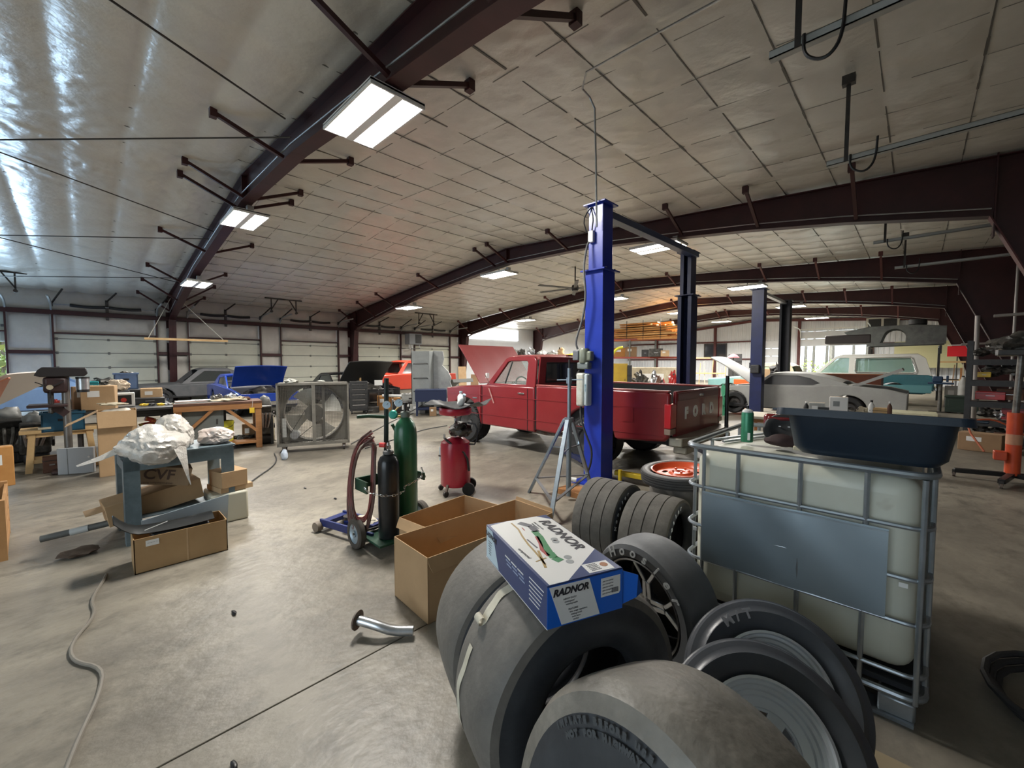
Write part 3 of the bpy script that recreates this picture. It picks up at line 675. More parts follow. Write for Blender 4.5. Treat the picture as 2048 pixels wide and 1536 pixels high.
# ---------------------------------------------------------------- printed torch kit box
def kit_box():
    L,W,H=.520,.280,.134
    t=thing('printed_box','blue and white printed torch kit box lying across the two slicks','box',(-1.252,1.128,.818),rz=-.378)
    navy=M('navy_print',(.022,.045,.15),.35,0,(.03,.055,.17),6); blue=M('blue_print',(.01,.13,.62),.35); wh=M('white_print',(.80,.80,.79),.38); gy=M('grey_print',(.10,.105,.13),.4); ink=M('black_print',(.02,.02,.03),.5)
    lt=M('pale_print',(.55,.68,.76),.4)
    G().bb((0,0,0),(L,W,H)).obj('carton',navy,t,bev=.0012)
    def tp(poly,m,nm,z=.0006): G().prism(poly,H,H+z,'z').obj(nm,m,t,smooth=False)
    tp([(.004,.09),(.004,W-.05),(.06,W-.003),(.40,W-.003),(L-.003,.17),(L-.003,.01),(.02,.01)],wh,'top_panel')
    def st(s,sz,x,y,rot,m,sh=0,sx=1,z=.0016,bold=0): return text(s,sz,(x,y,H+z),(0,0,rot),m,t,.0003,shear=sh,sx=sx,bold=bold)
    # reading direction of the lid runs along the long side
    st('RADNOR',.060,.20,W-.048,0,ink,.25,1.15,bold=.0018)
    for k in range(2): st('HEAVY DUTY CUTTING KIT'[:14-k*3],.010,.10,W-.09-.014*k,0,gy)
    # picture of hoses, torch and gauges
    def pic(pts,r,m,nm='printed_picture'):
        g=G(); q=[Vector((p[0],p[1],H+.0008)) for p in pts]
        for a,b in zip(q[:-1],q[1:]): g.bar(a,b,r,.0008,up=(0,0,1))
        g.obj(nm,m,t,smooth=False)
    brass=M('brass_print',(.40,.27,.09),.4); grn=M('green_print',(.05,.25,.10),.4); rdp=M('red_print',(.40,.06,.06),.4)
    pic([(.04,.13),(.09,.16),(.15,.155)],.028,gy); pic([(.14,.15),(.20,.145),(.26,.13),(.33,.115)],.026,grn); pic([(.19,.135),(.25,.12),(.30,.10),(.35,.10)],.014,rdp); pic([(.33,.115),(.37,.11),(.40,.12)],.03,grn)
    for x,y in ((.385,.155),(.415,.145),(.24,.185),(.26,.18)): G().cyl((x,y,H),(x,y,H+.0012),.014,seg=18).obj('printed_gauge',M('silver_print',(.35,.37,.38),.4),t)
    pic([(.03,.10),(.10,.10),(.17,.085),(.24,.075),(.31,.07),(.40,.06)],.007,brass); pic([(.36,.085),(.37,.04)],.006,brass); pic([(.30,.085),(.42,.05)],.009,brass); pic([(.20,.09),(.28,.092)],.006,gy); pic([(.09,.12),(.12,.118)],.004,rdp)
    st('compressed',.017,.30,.030,.05,ink,.2)
    tp([(L-.15,W-.003),(L-.002,W-.003),(L-.002,.075)],navy,'corner_panel',.0010)
    tp([(.452,.165),(.508,.16),(.512,.255),(.456,.26)],wh,'sticker',.0016)
    G().cyl((.478,.236,H+.001),(.478,.236,H+.0024),.014,seg=8).obj('sticker_mark',M('brown_print',(.35,.14,.05),.5),t)
    for k in range(5): st('shipping label',.007,.462+.009*k,.195,PI/2,gy,0,1,.002)
    # long side facing left of the camera
    def sd(poly,m,nm,e=.0006): G().prism(poly,-e,0,'y').obj(nm,m,t,smooth=False)
    sd([(.004,.004),(.004,H-.004),(.07,H-.004),(.135,.004)],lt,'side_panel')
    RS=(PI/2,0,0)
    text('RADNOR',.028,(.055,-.0014,H-.03),RS,ink,t,.0003,shear=.25,sx=1.0,bold=.0008)
    for k in range(6): text('cutting and welding'[:15-k],.006,(.045,-.0014,H-.055-.010*k),RS,gy,t,.0002)
    pw=M('pale_line',(.35,.42,.6),.4)
    for x0 in (.20,.255,.31):
        for k in range(3): sd([(x0+k*.008,H-.045-k*.012),(x0+.045+k*.006,H-.045-k*.012),(x0+.045+k*.006,H-.041-k*.012),(x0+k*.008,H-.041-k*.012)],pw if k else wh,'print_line',.0012)
    for k in range(6): sd([(.40,H-.03-k*.014),(.50-.006*k,H-.03-k*.014),(.50-.006*k,H-.0275-k*.014),(.40,H-.0275-k*.014)],wh,'print_line',.0012)
    # open end facing the camera, bright blue with panel and label
    def ed(poly,m,nm,e=.0006): G().prism(poly,L,L+e,'x').obj(nm,m,t,smooth=False)
    G().bb((L,0,0),(L+.0015,W,H-.004)).obj('end_flap',blue,t)
    ed([(.004,.004),(.004,H-.02),(.02,H-.006),(.135,H-.006),(.185,.004)],lt,'end_panel',.0024) if False else None
    ed([(.006,H-.006),(.150,H-.006),(.190,.004),(.05,.004)],wh,'end_panel',.0024)
    RE=(PI/2,0,PI/2)
    text('RADNOR',.030,(L+.003,.082,H-.028),RE,ink,t,.0003,shear=.25,sx=1.0,bold=.0012)
    for k,s in enumerate(('HEAVY DUTY','cutting and','welding outfit','','FEATURES','two stage regulators','cutting torch','twin hose','striker')): text(s,.0078,(L+.003,.055+.0045*k,H-.052-.0088*k),RE,gy,t,.0002,align='LEFT')
    ed([(.195,.055),(.265,.055),(.27,.062),(.27,H-.018),(.195,H-.018)],wh,'end_label',.0024)
    for k in range(5): text('part no and lot',.0068,(L+.003,.2,H-.028-.010*k),RE,gy,t,.0002,align='LEFT')
    g=G()
    for k in range(9): g.bb((L+.0024,.236+k*.003,.062),(L+.003,.2375+k*.003,.078))
    g.obj('bar_code',gy,t,kind='stuff')
    # torn side flap swung open to the right
    g=G(); g.sheet([[(L-.002,W,.01),(L-.002,W,H-.01)],[(L+.012,W+.05,.03),(L+.012,W+.055,H-.03)],[(L+.0,W+.085,.035),(L-.005,W+.075,H-.055)]],.0015); g.obj('side_flap',blue,t)
    G().bb((-.0008,-.0008,-.0008),(L+.002,.0015,.0012)).obj('edge_fold',wh,t)
kit_box()
# ---------------------------------------------------------------- open cartons
def open_box(label,loc,rz,L,W,H,mat=card,flaps=(None,None,None,None),name='cardboard_box',th=.006,group=None,rot=None,inner=None):
    t=thing(name,label,'box',loc,rz,group=group,rot=rot)
    G().bb((-L/2,-W/2,0),(L/2,W/2,th)).obj('base',mat,t)
    G().bb((-L/2,-W/2,0),(L/2,-W/2+th,H)).obj('side',mat,t); G().bb((-L/2,W/2-th,0),(L/2,W/2,H)).obj('side',mat,t)
    G().bb((-L/2,-W/2,0),(-L/2+th,W/2,H)).obj('side',mat,t); G().bb((L/2-th,-W/2,0),(L/2,W/2,H)).obj('side',mat,t)
    # flap angles in degrees from standing straight up, outward
    spec=[((0,-W/2),(0,-1),L,flaps[0]),((0,W/2),(0,1),L,flaps[1]),((-L/2,0),(-1,0),W,flaps[2]),((L/2,0),(1,0),W,flaps[3])]
    for (x,y),(nx,ny),ln,fa in spec:
        if fa is None: continue
        an,fh=fa; a=R(an); ox,oz=math.sin(a)*fh,math.cos(a)*fh; tx,ty=-ny,nx; e=ln/2-.004
        rows=[[(x-tx*e,y-ty*e,H),(x+tx*e,y+ty*e,H)],[(x-tx*e*.99+nx*ox*.5,y-ty*e*.99+ny*ox*.5,H+oz*.52),(x+tx*e*.99+nx*ox*.5,y+ty*e*.99+ny*ox*.5,H+oz*.52)],[(x-tx*e*.95+nx*ox,y-ty*e*.95+ny*ox,H+oz),(x+tx*e*.97+nx*ox,y+ty*e*.97+ny*ox,H+oz)]]
        G().sheet(rows,.005).obj('flap',mat,t,smooth=False)
    return t
open_box('long open cardboard carton in front, against the leftmost slick',(-2.30,2.00,0),R(90-3),1.15,.44,.42,flaps=((172,.10),None,None,(8,.03)))
open_box('open cardboard carton behind the long one, beside the gas cylinders',(-2.80,2.12,0),R(90+5),.74,.44,.36,flaps=((150,.10),None,(150,.08),(160,.09)))
t=thing('exhaust_pipe','short bent steel exhaust pipe with a flared flange on the floor left of the slicks','pipe',(-2.34,1.07,.085))
G().tube([(0,0,0),(.06,.035,-.005),(.12,.07,-.015),(.18,.13,-.045),(.26,.22,-.05)],.028,14,smooth=1).obj('pipe_tube',alum,t)
G().lathe([(.03,.006),(.055,.006),(.057,-.004),(.03,-.006)],20,(0,0,0),Vector((-.86,-.5,.06)).to_track_quat('Z','Y').to_matrix(),closed=True).obj('flange',rustm,t)
G().lathe([(0,-.003),(.031,-.003)],20,(0,0,0),Vector((-.86,-.5,.06)).to_track_quat('Z','Y').to_matrix()).obj('bore',blackm,t)
# ---------------------------------------------------------------- gas cylinder cart
t=thing('gas_cylinder','short black gas cylinder chained on the green cart','gas cylinder',(-3.27,1.80,.10))
cyb=M('cylinder_black',(.010,.011,.013),.28,0,(.03,.03,.03),6,(.55,.8))
G().lathe([(0,0),(.085,0),(.092,.012),(.092,.60),(.088,.66),(.07,.705),(.045,.725),(.04,.73),(0,.73)],32).obj('cylinder_body',cyb,t)
G().lathe([(.04,.725),(.047,.74),(.044,.755),(.02,.76)],20).obj('neck_ring',M('worn_neck',(.12,.12,.12),.6),t)
g=G(); g.cyl((0,0,.75),(0,0,.83),.014,seg=10); g.box((0,0,.79),(.05,.025,.03)); g.cyl((-.05,0,.80),(.03,0,.80),.01,seg=8); g.obj('valve',chrome,t)
G().cyl((-.09,-.03,.80),(-.05,0,.80),.022,seg=12).obj('red_cap',M('red_plastic',(.65,.03,.03),.4),t)
t=thing('gas_cylinder','tall green oxygen cylinder standing on the cart','gas cylinder',(-3.35,2.02,.10))
grn=M('cylinder_green',(.022,.115,.055),.28,0,(.03,.14,.07),5)
G().lathe([(0,0),(.095,0),(.104,.012),(.104,.85),(.098,.92),(.08,.97),(.05,1.01),(.036,1.025),(0,1.025)],36).obj('cylinder_body',grn,t)
G().lathe([(.036,1.02),(.042,1.03),(.042,1.07),(.02,1.08),(0,1.08)],20).obj('neck',M('grey_green',(.16,.19,.17),.6),t)
g=G(); g.cyl((0,0,1.07),(0,0,1.14),.013,seg=10); g.cyl((0,0,1.14),(0,0,1.16),.028,seg=12); g.obj('valve',dsteel,t)
t=thing('gas_regulator','brass and teal gas regulator with two round white gauges on the green cylinder','regulator',(-3.40,1.93,1.15))
teal=M('teal_regulator',(.05,.42,.33),.3,.2)
rot=Vector((.78,-.6,.1)).to_track_quat('Z','Y').to_matrix()
G().lathe([(0,.0),(.036,.0),(.042,.012),(.036,.02),(.03,.035),(0,.037)],24,(0,0,0),rot).obj('regulator_body',teal,t)
gauge=M('gauge_face',(.55,.72,.85),.25)
for k,(dx,dz) in enumerate(((-.055,.09),(.05,.105))):
    c=(dx*.6,dx*.8,dz); G().lathe([(0,0),(.036,0),(.038,.02),(.034,.022)],24,c,rot).obj('gauge_case',chrome,t); G().lathe([(0,.0225),(.034,.0225)],24,c,rot).obj('gauge_dial',gauge,t)
    v=rot@Vector((0,0,.025)); G().bar((c[0]+v.x,c[1]+v.y,c[2]+v.z),(c[0]+v.x+.01,c[1]+v.y+.008,c[2]+v.z+.018),.003,.002).obj('needle',blackm,t)
G().tube([(0,0,-.02),(.03,.05,-.02),(.06,.09,-.04)],.01,8).obj('brass_nut',M('brass',(.55,.38,.15),.3,.9),t)
g=G()
for k,(dx,dz) in enumerate(((-.055,.09),(.05,.105))): g.cyl((0,0,.02),(dx*.6,dx*.8,dz-.03),.007,seg=8)
g.obj('stem',M('brass',(0,0,0)),t)
t=thing('cylinder_cart','dark green two wheeled cylinder cart with chain and upright handle','cart',(-3.34,1.92,0))
gr=M('cart_green',(.012,.055,.03),.4,0,(.02,.075,.045),5)
G().bb((-.16,-.28,.075),(.20,.28,.095)).obj('toe_plate',gr,t,bev=.004)
G().tube([(-.17,-.02,.1),(-.165,-.01,.9),(-.16,.0,1.48)],.022,8).obj('upright',M('cart_post',(.02,.03,.028),.4),t)
G().tube([(-.17,.2,.1),(-.17,.16,.85),(-.16,.05,1.05)],.016,8).obj('upright',gr,t)
G().tube([(-.16,.0,1.12),(-.20,-.16,1.14),(-.22,-.26,1.14)],.017,8).obj('handle',gr,t)
g=G(); g.bb((-.20,-.30,.50),(-.185,.30,.60)); g.bb((-.20,-.30,.50),(.02,-.285,.60)); g.bb((-.20,.285,.50),(.0,.30,.57)); g.obj('cylinder_band',gr,t)
for s in (-1,1):
    c=(-.12,s*.33,.13)
    G().lathe([(.085,-.03),(.12,-.032),(.132,-.02),(.132,.02),(.12,.032),(.085,.03)],28,c,Matrix.Rotation(PI/2,3,'X')).obj('wheel',M('cart_tyre',(.07,.06,.05),.8),t)
    G().lathe([(0,-.02),(.03,-.03),(.03,-.015),(.07,-.01),(.088,-.025),(.088,.025),(.07,.01),(.03,.015),(.03,.03),(0,.02)],24,c,Matrix.Rotation(PI/2,3,'X')).obj('wheel_hub',M('hub_blue_grey',(.33,.40,.45),.4,.4),t)
G().cyl((-.12,-.36,.13),(-.12,.36,.13),.01).obj('axle',dsteel,t)
# chain links across both cylinders
g=G(); pts=[]
for k in range(46):
    f=k/45; a=R(-60+f*330) if False else 0
path=[(.03,-.33,.57),(.09,-.31,.53),(.165,-.22,.50),(.19,-.12,.49),(.165,-.02,.50),(.13,.0,.53),(.12,.1,.545),(.09,.2,.56),(.02,.26,.60),(-.03,.28,.62),(-.02,.32,.52)]
for k,(a,b) in enumerate(zip(path[:-1],path[1:])):
    a=Vector(a);b=Vector(b);n=max(2,int((b-a).length/.026))
    for i in range(n):
        c=a.lerp(b,(i+.5)/n); d=(b-a).normalized(); q=Matrix.Rotation(PI/2*((i+k)%2),3,d)@Vector((0,0,1))
        ring=[tuple(c+d*.017*math.cos(x)+q*.0085*math.sin(x)) for x in [2*PI*j/8 for j in range(8)]]
        g.tube(ring,.0028,5,closed=True)
g.obj('chain',chrome,t,kind='stuff')
t=thing('welding_hose','coiled red and green twin welding hose hanging down the side of the cart','hose',(-3.45,1.66,0))
rh=M('hose_red',(.20,.045,.04),.5); gh=M('hose_dark',(.10,.05,.04),.5)
def hose(off,m,seedv,lo,hi):
    pts=[]
    for k in range(3):
        w_=.05+.03*k
        pts+=[(off+.02,.08+.01*k,hi-.03*k),(off-.06-w_*.3,-.02,hi-.1),(off-.10-w_*.5,-.07,(lo+hi)/2),(off-.02-.05*k,-.09,lo+.1),(off+.06,-.02,lo+.02*k),(off+.10+.015*k,.02,(lo+hi)/2-.1),(off+.07,.06,hi-.15)]
    G().tube(pts,.0085,7,smooth=2).obj('hose_line',m,t)
hose(.0,rh,1,.2,1.0); hose(.03,gh,2,.12,.97); hose(-.02,M('hose_brown',(.14,.06,.05),.5),3,.05,1.02)
# floor jack
t=thing('floor_jack','low blue hydraulic floor jack on the floor behind the cylinder cart','jack',(-3.82,1.72,0),rz=R(15))
bl=M('jack_blue',(.015,.028,.14),.35)
for s in (-1,1):
    G().bb((-.30,s*.13-.012,.05),(.42,s*.13+.012,.12)).obj('side_frame',bl,t,bev=.006)
    G().lathe([(0,-.03),(.045,-.03),(.05,0),(.045,.03),(0,.03)],18,(-.30,s*.16,.05),Matrix.Rotation(PI/2,3,'X')).obj('roller',M('roller_tan',(.20,.16,.12),.6),t)
G().bb((-.3,-.13,.06),(-.22,.13,.10)).obj('cross_member',bl,t); G().cyl((-.3,-.13,.05),(-.3,.13,.05),.02).obj('front_axle',bl,t)
G().bar((-.05,0,.10),(.35,0,.13),.12,.04).obj('lift_arm',bl,t); G().lathe([(0,.13),(.05,.13),(.055,.15),(0,.15)],16,(-.05,0,0)).obj('saddle',dsteel,t)
G().blob((.18,0,.15),(.12,.08,.03),4,.4,3).obj('rag',M('dirty_cloth',(.5,.46,.38),.9),t)
tape(112,140,-.095,-.085,.042,'tape','curled strip of yellowed tape',True)
tape(152,196,-.072,-.085,.030,'tape','long white strip of tape')
# ================================================================ TWO POST LIFTS
liftb=M('lift_blue',(.015,.045,.42),.35,0,(.012,.035,.34),2,coat=.2)
liftn=M('lift_navy',(.012,.02,.085),.4,0,(.01,.016,.06),3)
def post(t,x,y,face,mat,h1=2.82,h2=3.68,w=.27,d=.29):
    # C section column, open side towards the other post
    g=G(); s=face
    g.bb((x-w/2,y-.012*s,0),(x+w/2,y+.0*s,h1)) if False else None
    y0=y; y1=y+s*d
    def col(w,d0,d1,z0,z1,nm):
        g=G()
        poly=[(x-w/2,d0),(x+w/2,d0),(x+w/2,d1),(x+w/2-.07,d1),(x+w/2-.07,d1-s*.012),(x+w/2-.012,d1-s*.012),(x+w/2-.012,d0+s*.012),(x-w/2+.012,d0+s*.012),(x-w/2+.012,d1-s*.012),(x-w/2+.07,d1-s*.012),(x-w/2+.07,d1),(x-w/2,d1)]
        g.prism(poly,z0,z1,'z').obj(nm,mat,t,smooth=False,bev=.003)
    col(w,y0,y1,.02,h1,'column'); col(w*.80,y0+s*.03,y1-s*.02,h1+.012,h2,'extension_column')
    G().bb((x-w/2-.05,min(y0,y1)-.05,h1),(x+w/2+.05,max(y0,y1)+.05,h1+.02)).obj('joint_plate',mat,t,bev=.003)
    G().bb((x-w/2-.03,min(y0,y1)-.02,h2),(x+w/2+.03,max(y0,y1)+.02,h2+.02)).obj('top_plate',mat,t,bev=.003)
    G().bb((x-w/2-.12,min(y0,y1)-.12,0),(x+w/2+.12,max(y0,y1)+.1,.02)).obj('base_plate',mat,t)
    for sx in (-1,1):
        for sy in (0,1): G().cyl((x+sx*(w/2+.03),y0+s*(.03+sy*.2),h1+.02),(x+sx*(w/2+.03),y0+s*(.03+sy*.2),h1+.035),.012,seg=6).obj('bolt',dsteel,t)
    G().bb((x-w/2+.03,y1-s*.14,.3),(x+w/2-.03,y1-s*.02,1.0)).obj('carriage',mat,t,bev=.004)
t=thing('two_post_lift','bright blue two post car lift straddling the red pickup','car lift',(0,0,0))
post(t,-3.06,4.66,1,liftb); post(t,-3.22,8.30,-1,liftn,2.9,3.72,.26,.3)
G().prism([(4.70,3.60),(8.25,3.64),(8.25,3.735),(4.70,3.695)],-3.20,-3.06,'x').obj('crossbar',M('lift_blue_grey',(.05,.075,.16),.4),t,bev=.004)
yel=M('lift_yellow',(.60,.42,.02),.45)
G().bar((-2.90,4.98,.13),(-2.30,5.10,.11),.08,.06).obj('swing_arm',yel,t,bev=.005); G().bar((-2.30,5.10,.11),(-2.02,5.22,.06),.07,.045).obj('swing_arm',yel,t,bev=.005)
G().cyl((-2.74,4.83,.04),(-2.74,4.83,.22),.025,seg=12).obj('arm_pin',yel,t)
G().bar((-3.1,4.98,.13),(-4.2,5.6,.13),.10,.07).obj('swing_arm',liftn,t); G().bar((-3.2,8.0,.13),(-4.1,7.1,.13),.10,.07).obj('swing_arm',liftn,t); G().bar((-3.2,8.0,.13),(-2.5,7.2,.13),.10,.07).obj('swing_arm',liftn,t)
# power unit on the near post: motor, pump block, reservoir
px,py=-3.13,4.56
olive=M('motor_olive',(.23,.25,.20),.4,.3)
G().lathe([(0,0),(.065,0),(.07,.01),(.07,.17),(.06,.19),(0,.19)],20,(px-.0,py,1.62)).obj('motor',olive,t); G().box((px-.10,py-.02,1.72),(.09,.09,.13)).obj('switch_box',M('switch_grey',(.16,.17,.19),.4),t,bev=.01)
G().box((px,py,1.585),(.17,.10,.09)).obj('pump_block',M('cast_grey',(.22,.25,.25),.45,.4),t,bev=.015)
G().box((px+.09,py,1.71),(.07,.09,.13)).obj('capacitor_cover',olive,t,bev=.02)
res=M('reservoir_plastic',(.58,.60,.55),.4,0,(.40,.34,.24),5,(.52,.75))
g=G(); g.box((px-.025,py-.01,1.27),(.12,.13,.44)); g.obj('reservoir',res,t,bev=.03,seg=4); g=G(); g.box((px+.06,py,1.27),(.05,.12,.42)); g.obj('reservoir_side',M('reservoir_pale',(.55,.63,.68),.4),t,bev=.02)
text('OIL LEVEL',.022,(px+.06,py-.063,1.3),(PI/2,R(-90),0),M('teal_print',(.12,.35,.45),.5),t)
G().tube([(px-.08,py-.0,1.52),(px-.11,py-.03,1.46),(px-.07,py-.05,1.44),(px-.05,py-.04,1.47)],.01,7,smooth=1).obj('fitting',dsteel,t)
G().tube([(px-.06,py+.02,1.06),(px-.03,py-.04,.9),(px+.08,py-.05,.66),(px+.16,py-.03,.48),(px+.12,py-.03,.24),(px+.0,py,.1)],.014,8,smooth=2).obj('hydraulic_hose',blackp,t)
G().tube([(px-.10,py-.01,1.80),(px-.13,py-.03,1.9),(px-.03,py+.0,2.2),(px+.02,py+.0,2.5),(px-.03,py+.0,2.85),(px-.02,py+.06,3.15),(px+.0,py+.08,3.20)],.014,8,smooth=2).obj('power_cable',M('grey_cable',(.13,.13,.13),.5),t)
G().box((px+.02,py+.105,3.27),(.075,.05,.15)).obj('junction_box',white,t,bev=.006)
for q in (-.05,.03): G().tube([(px+q,py+.1,3.34),(px+q*2,py+.09,3.5),(px+q*.6,py+.10,3.62),(px+.03,py+.16,3.69)],.008,6,smooth=1).obj('limit_wire',blackm,t)
G().cyl((-3.20,4.50,.06),(-3.30,4.44,.07),.03,seg=12).obj('white_filter',white,t)
tag(G().tube([(-3.0,4.62,3.36),(-3.0,4.58,4.3),(-3.0,4.55,4.80),(-3.04,4.5,4.93),(-3.05,4.35,4.97),(-2.85,4.14,4.97),(-2.3,4.13,4.95),(-.5,4.08,4.85),(1.5,4.05,4.73)],.012,8).obj('conduit',galv),'thin grey conduit running across the ceiling and down to the blue lift post','conduit')
t=thing('two_post_lift','dark navy two post car lift around the grey coupe','car lift',(0,0,0))
post(t,-3.30,13.35,1,liftn,3.70,3.72,.30,.32); post(t,-3.25,16.75,-1,M('lift_black',(.012,.013,.02),.5),3.70,3.72,.30,.32)
G().bb((-3.36,13.4,3.62),(-3.24,16.7,3.70)).obj('crossbar',M('pale_bar',(.55,.58,.62),.4,.2),t)
G().box((-3.46,13.4,1.55),(.03,.10,.16)).obj('switch_box',blackp,t); G().box((-3.30,13.28,1.45),(.22,.12,.24)).obj('power_unit',blackp,t,bev=.02)
# ================================================================ VEHICLE HELPERS
tyreB=M('car_tyre',(.018,.018,.019),.7,0,(.035,.034,.032),8,(.5,.8),.1,50)
glassd=M('car_glass_dark',(.03,.035,.035),.06,0,spec=.7,coat=.3)
glassl=M('car_glass_clear',(.35,.42,.38),.05,0,alpha=.28)
def wheel(t,x,y,z,Rr,W,rb,rim=None,knob=0):
    s=-1 if y<0 else 1; rot=Matrix.Rotation(-s*PI/2,3,'X') if True else None
    o=G().lathe([(rb,-W/2+.02),(rb+.02,-W/2),(Rr-.04,-W/2-.008),(Rr-.01,-W/2+.02),(Rr,-W/4),(Rr,W/4),(Rr-.01,W/2-.02),(Rr-.04,W/2+.008),(rb+.02,W/2),(rb,W/2-.02)],36,(x,y,z),rot,closed=True).obj('wheel',tyreB,t)
    G().lathe([(0,.02),(.05,.03),(.06,.0),(rb*.75,-.01),(rb-.01,.04),(rb,W/2-.03),(rb+.012,W/2-.015),(rb+.006,W/2-.04),(rb,-W/2+.02),(0,-W/2+.03)],28,(x,y,z),rot).obj('rim',rim or alum,o)
    if knob:
        g=G(); n=36
        for k in range(n):
            for q,off in ((-.3,0),(.0,.5),(.3,0)):
                a=2*PI*(k+off)/n; g.box((x+(Rr+.004)*math.cos(a),y+q*W,z+(Rr+.004)*math.sin(a)),(.05,W*.22,.016),(0,-a+PI/2,0))
        g.obj('tread_block',tyreB,o,kind='stuff',smooth=False)
    return o
def side(t,loops,y,th,mat,name='body_side',bev=.02,tilt=0,label=None):
    me=plate(loops,th,bev); o=link(name,me,mat,t,ang=45,label=label); o.location=(0,y,0); o.rotation_euler=(tilt,0,0); return o
# ================================================================ RED PICKUP
def pickup():
    t=thing('pickup_truck','dark red pickup truck with its hood up standing on the blue lift','truck',(-4.80,6.38,0))
    red=M('truck_red',(.21,.013,.018),.30,0,(.24,.02,.024),1.5,coat=.35); redt=M('truck_roof_red',(.30,.05,.05),.4,0,(.42,.14,.12),2.5,coat=.2)
    RA,FA=1.18,-1.82; wr=.47
    for s in (-1,1):
        y=s*.965
        # bed side with wheel arch
        L=[(.11,.46),(RA-.60,.44),(RA-.52,.50)]+arc(RA,.46,wr,172,8,14)+[(RA+.52,.50),(2.40,.56),(2.46,.62),(2.47,1.20),(2.42,1.235),(.12,1.235)]
        side(t,[L],y,.09,red,'bed_side',.03)
        L=[(-1.30,.42),(.08,.42),(.08,1.17),(.06,1.20),(-1.05,1.20),(-1.30,1.19)]
        side(t,[L],y,.09,red,'door_panel',.025)
        L=[(-2.40,.58),(FA-.50,.52)]+arc(FA,.46,wr-.01,172,8,14)+[(-1.33,.42),(-1.33,1.19),(-2.0,1.15),(-2.42,1.10)]
        side(t,[L],y,.09,red,'fender',.03)
        G().bb((.12,y-s*.05,1.225),(2.45,y+s*.045,1.25)).obj('bed_rail',redt,t,bev=.01)
        for z,h in ((.985,.012),(.62,.010)):
            G().bb((-2.3,y+s*.046,z),(2.38,y+s*.052,z+h)).obj('body_crease',red,t)
        # cab pillars with window hole, leaning inwards
        L=[(-1.18,0),(.08,0),(.05,.48),(-.01,.55),(-.60,.55),(-.70,.52)]
        hole=[(-.98,.045),(-.14,.045),(-.14,.43),(-.17,.47),(-.57,.47),(-.65,.45)]
        o=side(t,[L,hole],y-s*.01,.05,red,'door_frame',.012,tilt=s*R(9)); o.location=(0,y,1.19)
        G().bar((-.68,0,.05),(-.55,0,.46),.02,.02).obj('window_divider',blackm,o)
        g=G(); g.sheet([[(-.97,0,.045),(-.62,0,.46)],[(-.14,0,.045),(-.14,0,.46)]]); g.obj('side_glass',glassl,o)
        G().bb((-1.28,y+s*.046,.43),(-1.265,y+s*.05,1.17)).obj('door_gap',blackm,t); G().bb((-.08,y+s*.046,.43),(-.068,y+s*.05,1.17)).obj('door_gap',blackm,t)
        G().bb((.085,y-.03,.46),(.11,y+.03,1.2)).obj('cab_gap',blackm,t)
        G().box((-.22,y+s*.055,1.08),(.15,.02,.025)).obj('door_handle',chrome,t,bev=.005)
        G().tube([(-1.05,y+s*.05,1.22),(-1.08,y+s*.14,1.40)],.008,6).obj('mirror_arm',chrome,t)
        G().box((-1.10,y+s*.06,1.38),(.04,.06,.1)).obj('mirror_bracket',white,t); G().bar((-1.06,y+s*.06,1.14),(-.92,y+s*.065,.86),.012,.02).obj('mirror_arm',M('pinkish',(.45,.25,.22),.5),t)
    G().box((-2.22,-1.02,.98),(.0,.0,.0)) if False else None
    G().box((-1.48,-1.017,.93),(.13,.006,.022)).obj('fender_badge',chrome,t); 
    G().prism([(1.78,.78),(1.94,.78),(1.95,.80),(1.95,.98),(1.94,1.0),(1.78,1.0),(1.77,.98),(1.77,.80)],-1.018,-1.010,'y').obj('fuel_door',M('truck_red',(0,0,0)),t)
    # roof, cowl, windshield frame, cab back
    rl=[(-.66,1.70),(-.58,1.745),(-.42,1.765),(-.15,1.765),(.0,1.745),(.06,1.69)]
    G().strip(rl,-.86,.86,.025,.02).obj('roof',redt,t)
    me=plate([[(-.92,0),(.92,0),(.85,.56),(-.85,.56)],[(-.72,.10),(.72,.10),(.68,.46),(-.68,.46)]],.03,.01); o=link('cab_back',me,red,t); o.rotation_euler=(0,0,PI/2); o.location=(.08,0,1.17)
    G().bb((-.74,-.012,.09),(.74,-.004,.47)).obj('window_seal',blackm,o); G().bb((-.70,-.03,.12),(.70,-.022,.44)).obj('rear_window',glassd,o)
    for x in (-.3,.3): G().bb((x-.01,-.036,.12),(x+.01,-.03,.44)).obj('window_bar',blackm,o)
    G().box((0.08,0,1.755),(.05,.14,.03)).obj('brake_light',M('dark_red_lens',(.12,.01,.01),.3),t)
    g=G(); g.sheet([[(-1.16,-.86,1.20),(-1.16,.86,1.20)],[(-.67,-.80,1.69),(-.67,.80,1.69)]],.006); g.obj('windshield',glassl,t)
    G().strip([(-1.35,1.18),(-1.22,1.20),(-1.08,1.21)],-.93,.93,.02).obj('cowl',red,t)
    # interior
    G().bb((-1.2,-.88,.5),(.05,.88,.56)).obj('cab_floor',blackp,t); G().bb((-.42,-.8,.56),(.03,.8,.88)).obj('bench_seat',M('seat_grey',(.10,.10,.11),.8),t,bev=.05); G().bb((-.11,-.8,.8),(.03,.8,1.33)).obj('seat_back',M('seat_grey',(.1,.1,.1)),t,bev=.05)
    G().bb((-1.1,-.85,.95),(-.82,.85,1.2)).obj('dashboard',blackp,t,bev=.04)
    ring=[(-.74+.07*math.sin(a)*-.0-.09*math.cos(a)*.45,-.42+.19*math.sin(a),1.18+.17*math.cos(a)) for a in [2*PI*k/24 for k in range(24)]]
